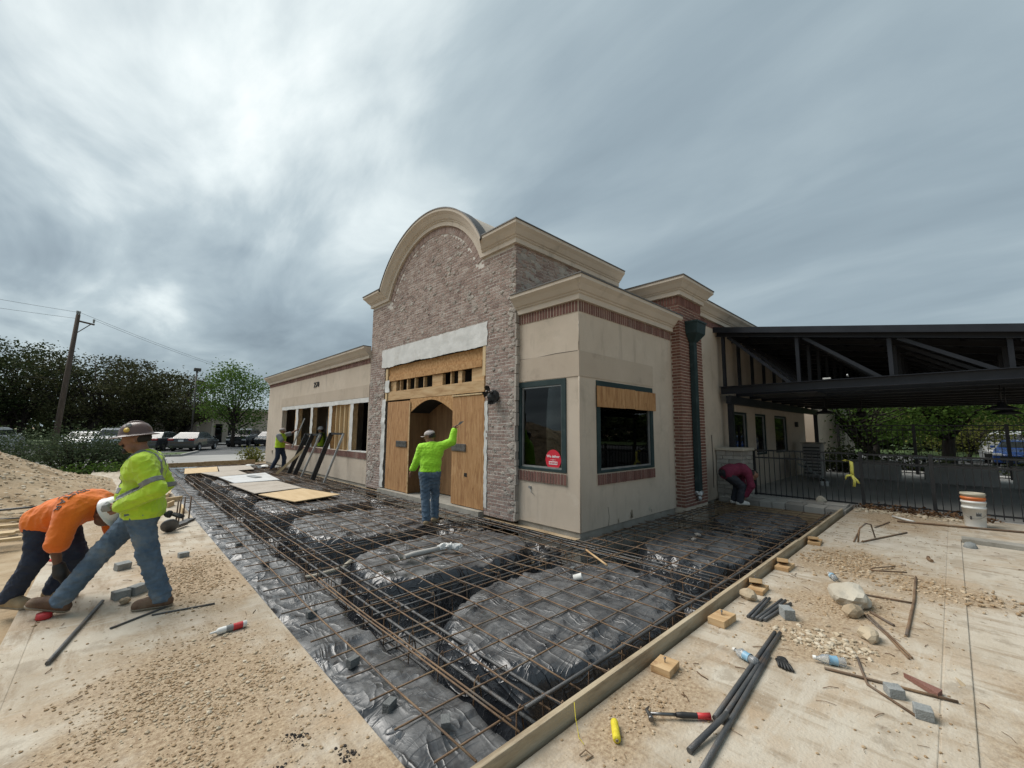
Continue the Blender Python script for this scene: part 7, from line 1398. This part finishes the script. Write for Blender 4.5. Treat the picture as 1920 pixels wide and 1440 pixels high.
tag(MB().tube([(7.24, .62, .03), (6.95, .80, .03), (6.85, .82, .03), (6.83, .78, .03), (7.04, .50, .03)], .008, 6).build('bent_stirrup', M['rebar']), 'bent rusty hook lying on the far gravel', 'stirrup'); tag(MB().tube([(4.20, .62, .01), (4.0, .57, .012), (3.82, .52, .01), (3.62, .27, .01)], .008, 6).build('bent_bar', M['rebar']), 'bent thin bar reaching towards the cement cubes', 'bar'); tag(MB().tube([(1.90, 1.47, .006), (1.94, 1.46, .02), (1.95, 1.42, .006), (1.90, 1.43, .006)], .004, 5).build('bent_nail', M['rebar']), 'small bent nail near the bottom of the picture', 'nail')
block((3.81, .385, 0), .5, (.085, .085, .06), 'grey cement cube at the right, left of two'); block((3.66, .245, 0), .2, (.085, .085, .06), 'grey cement cube at the right, right of two')
tag(MB().prism([(4.13, .36, .004), (4.05, .17, .004), (3.97, .19, .004)], (0, 0, .03)).build('wedge', M['redbrick'], recalc=True), 'flat reddish wedge of broken tile on the right slab', 'tile')
M['bag'] = mat('clear_plastic', [(0.70, 0.74, 0.76), (0.80, 0.83, 0.85)], 9, 4, 0.15); M['bag'].node_tree.nodes['Principled BSDF'].inputs['Transmission Weight'].default_value = 0.75
M['print_blue'] = mat('pale_blue_label', [(0.12, 0.30, 0.45), (0.3, 0.45, 0.55)], 20, 3, 0.4)
for (x, y, lb) in ((3.55, 1.19, 'crumpled clear plastic bottle beside the long pair of pipes'), (3.95, .745, 'crumpled clear plastic bottle near the pebbles'), (6.2, 1.09, 'crumpled clear plastic bottle near the orange gravel')):
    t = thing('plastic_bottle', lb, 'bottle', (x, y, 0)); a_ = x * 2.1; d_ = Vector((math.cos(a_), math.sin(a_), 0)); AXb = Matrix((Vector((0, 0, 1)), d_.cross(Vector((0, 0, 1))), d_)).transposed(); o_ = Vector((x, y, .034)) - d_ * .1
    q = MB().lathe([(0, 0), (.026, 0), (.032, .012), (.027, .04), (.031, .06), (.024, .085), (.031, .11), (.030, .14), (.014, .175), (.012, .19), (0, .19)], o_, 14, axis=AXb)
    q.v = [(p[0] + .008 * mnoise.noise(Vector(p) * 30), p[1] + .008 * mnoise.noise(Vector(p) * 30 + Vector((5, 0, 0))), p[2] + .008 * mnoise.noise(Vector(p) * 30 + Vector((0, 9, 0)))) for p in q.v]; q.build('bottle', M['bag'], t)
    MB().lathe([(.0335, .055), (.0295, .085), (.0335, .105)], o_, 14, axis=AXb).build('label', M['print_blue'], t); MB().lathe([(.014, .185), (.014, .205), (0, .205)], o_, 10, axis=AXb).build('cap', M['white_plastic'], t)
gv = MB().rock((3.72, .99, .02), (.045, .035, .02), 120, 2)
for k in range(5): gv.tube([(3.70 + .0 * k, .975 + .012 * k, .02), (3.66, .93 + .018 * k, .022), (3.62 - .006 * (2 - abs(k - 2)), .90 + .022 * k, .012)], [.012, .011, .008], 6)
tag(gv.build('work_glove', M['black_rubber']), 'black work glove lying beside the long pair of pipes', 'glove')
cu = []; N_ = 24
for i in range(N_ + 1):
    a = i / N_; x = 4.42 - .55 * a * .9; y = .06 - .20 * a + .05 * math.sin(a * 5); 
    for s in (-1, 1): cu.append((x + s * .035 * (1 - .5 * a), y + s * .05 * (1 - .6 * a), -.055 + .05 * abs(math.sin(a * 7)) * (1 - a) + (.03 if s > 0 else 0)))
o = MB().add(cu, [(2 * i, 2 * i + 1, 2 * i + 3, 2 * i + 2) for i in range(N_)], 0, True).build('metal_strip', M['form']); o.modifiers.new('thick', 'SOLIDIFY').thickness = .004; tag(o, 'curled brown metal strip on the lower pavement at the right edge', 'metal strip')
# bucket stack by the fence
bk = thing('bucket_stack', 'stack of dirty buckets, white at the bottom, orange above, by the fence', 'buckets', (11.56, -.17, 0)); c = (11.56, -.17, 0)
def pail(z0, h_, r0, r1, m, nm): return MB().lathe([(0, z0), (r0, z0), (r0 * 1.01, z0 + .01), (r1, z0 + h_ - .04), (r1 + .008, z0 + h_ - .04), (r1 + .008, z0 + h_ - .015), (r1 + .003, z0 + h_ - .012), (r1 + .004, z0 + h_), (r1 - .006, z0 + h_), (r1 - .012, z0 + h_ - .03), (0, z0 + h_ - .05)], c, 28).build(nm, M[m], bk)
b1 = pail(0.0, .37, .135, .155, 'white_plastic', 'bucket'); pail(.35, .12, .148, .157, 'white_plastic', 'bucket'); pail(.44, .10, .150, .157, 'orange', 'bucket'); pail(.51, .10, .150, .158, 'sandcol', 'bucket')
nrm = Vector((-1, .1, 0)).normalized()
for (ang, z0, z1, w_, m_) in ((PI + .35, .20, .30, .5, 'reflect'), (PI - .35, .14, .20, .18, 'darkprint'), (PI + .30, .22, .245, .4, 'darkprint')):
    MB().add([(c[0] + (.1465 + .02 * (z - .1) + (.002 if m_ == 'darkprint' else .001)) * math.cos(ang + w_ * (i / 6 - .5)), c[1] + (.1465 + .02 * (z - .1) + (.002 if m_ == 'darkprint' else .001)) * math.sin(ang + w_ * (i / 6 - .5)), z) for z in (z0, z1) for i in range(7)], [(i, i + 1, i + 8, i + 7) for i in range(6)], 0, True).build('label_print', M[m_], b1)
MB().tube([(c[0] + .16 * math.cos(a), c[1] + .16 * math.sin(a), .30 - .14 * math.sin((a - PI / 2) % PI)) for a in np.linspace(PI / 2, 3 * PI / 2, 14)], .003, 5).build('wire_handle', M['steel'], b1)
tag(MB().tube([(11.45, .95, .03), (11.05, .62, .03)], .022, 8).build('plastic_pipe', M['white_plastic']), 'white plastic pipe offcut among the rubble by the fence', 'pipe')

# splinters, twigs and tie-wire scraps strewn over the slabs
tw = MB(); rr = random.Random(17)
for k in range(260):
    if k < 170: x, y, z = rr.uniform(2.0, 11.3), rr.uniform(.1, 1.6), .005
    elif k < 220: x, y, z = rr.uniform(-.3, 1.15), rr.uniform(2.2, 9.0), .005
    else: x, y, z = rr.uniform(3.5, 9.5), rr.uniform(-1.8, 0), -.004
    a = rr.uniform(0, PI); L_ = rr.uniform(.012, .055); d = Vector((math.cos(a), math.sin(a), 0)) * L_; c0 = Vector((x, y, z)); m_ = c0 + Vector((-d.y, d.x, 0)) * rr.uniform(-.25, .25) + Vector((0, 0, rr.uniform(0, .006)))
    tw.tube([c0 - d, m_, c0 + d], rr.uniform(.0012, .003), 4)
tag(tw.build('splinters', M['straw']), 'brown splinters and wire scraps strewn over the slabs', 'splinters', None, 'stuff')
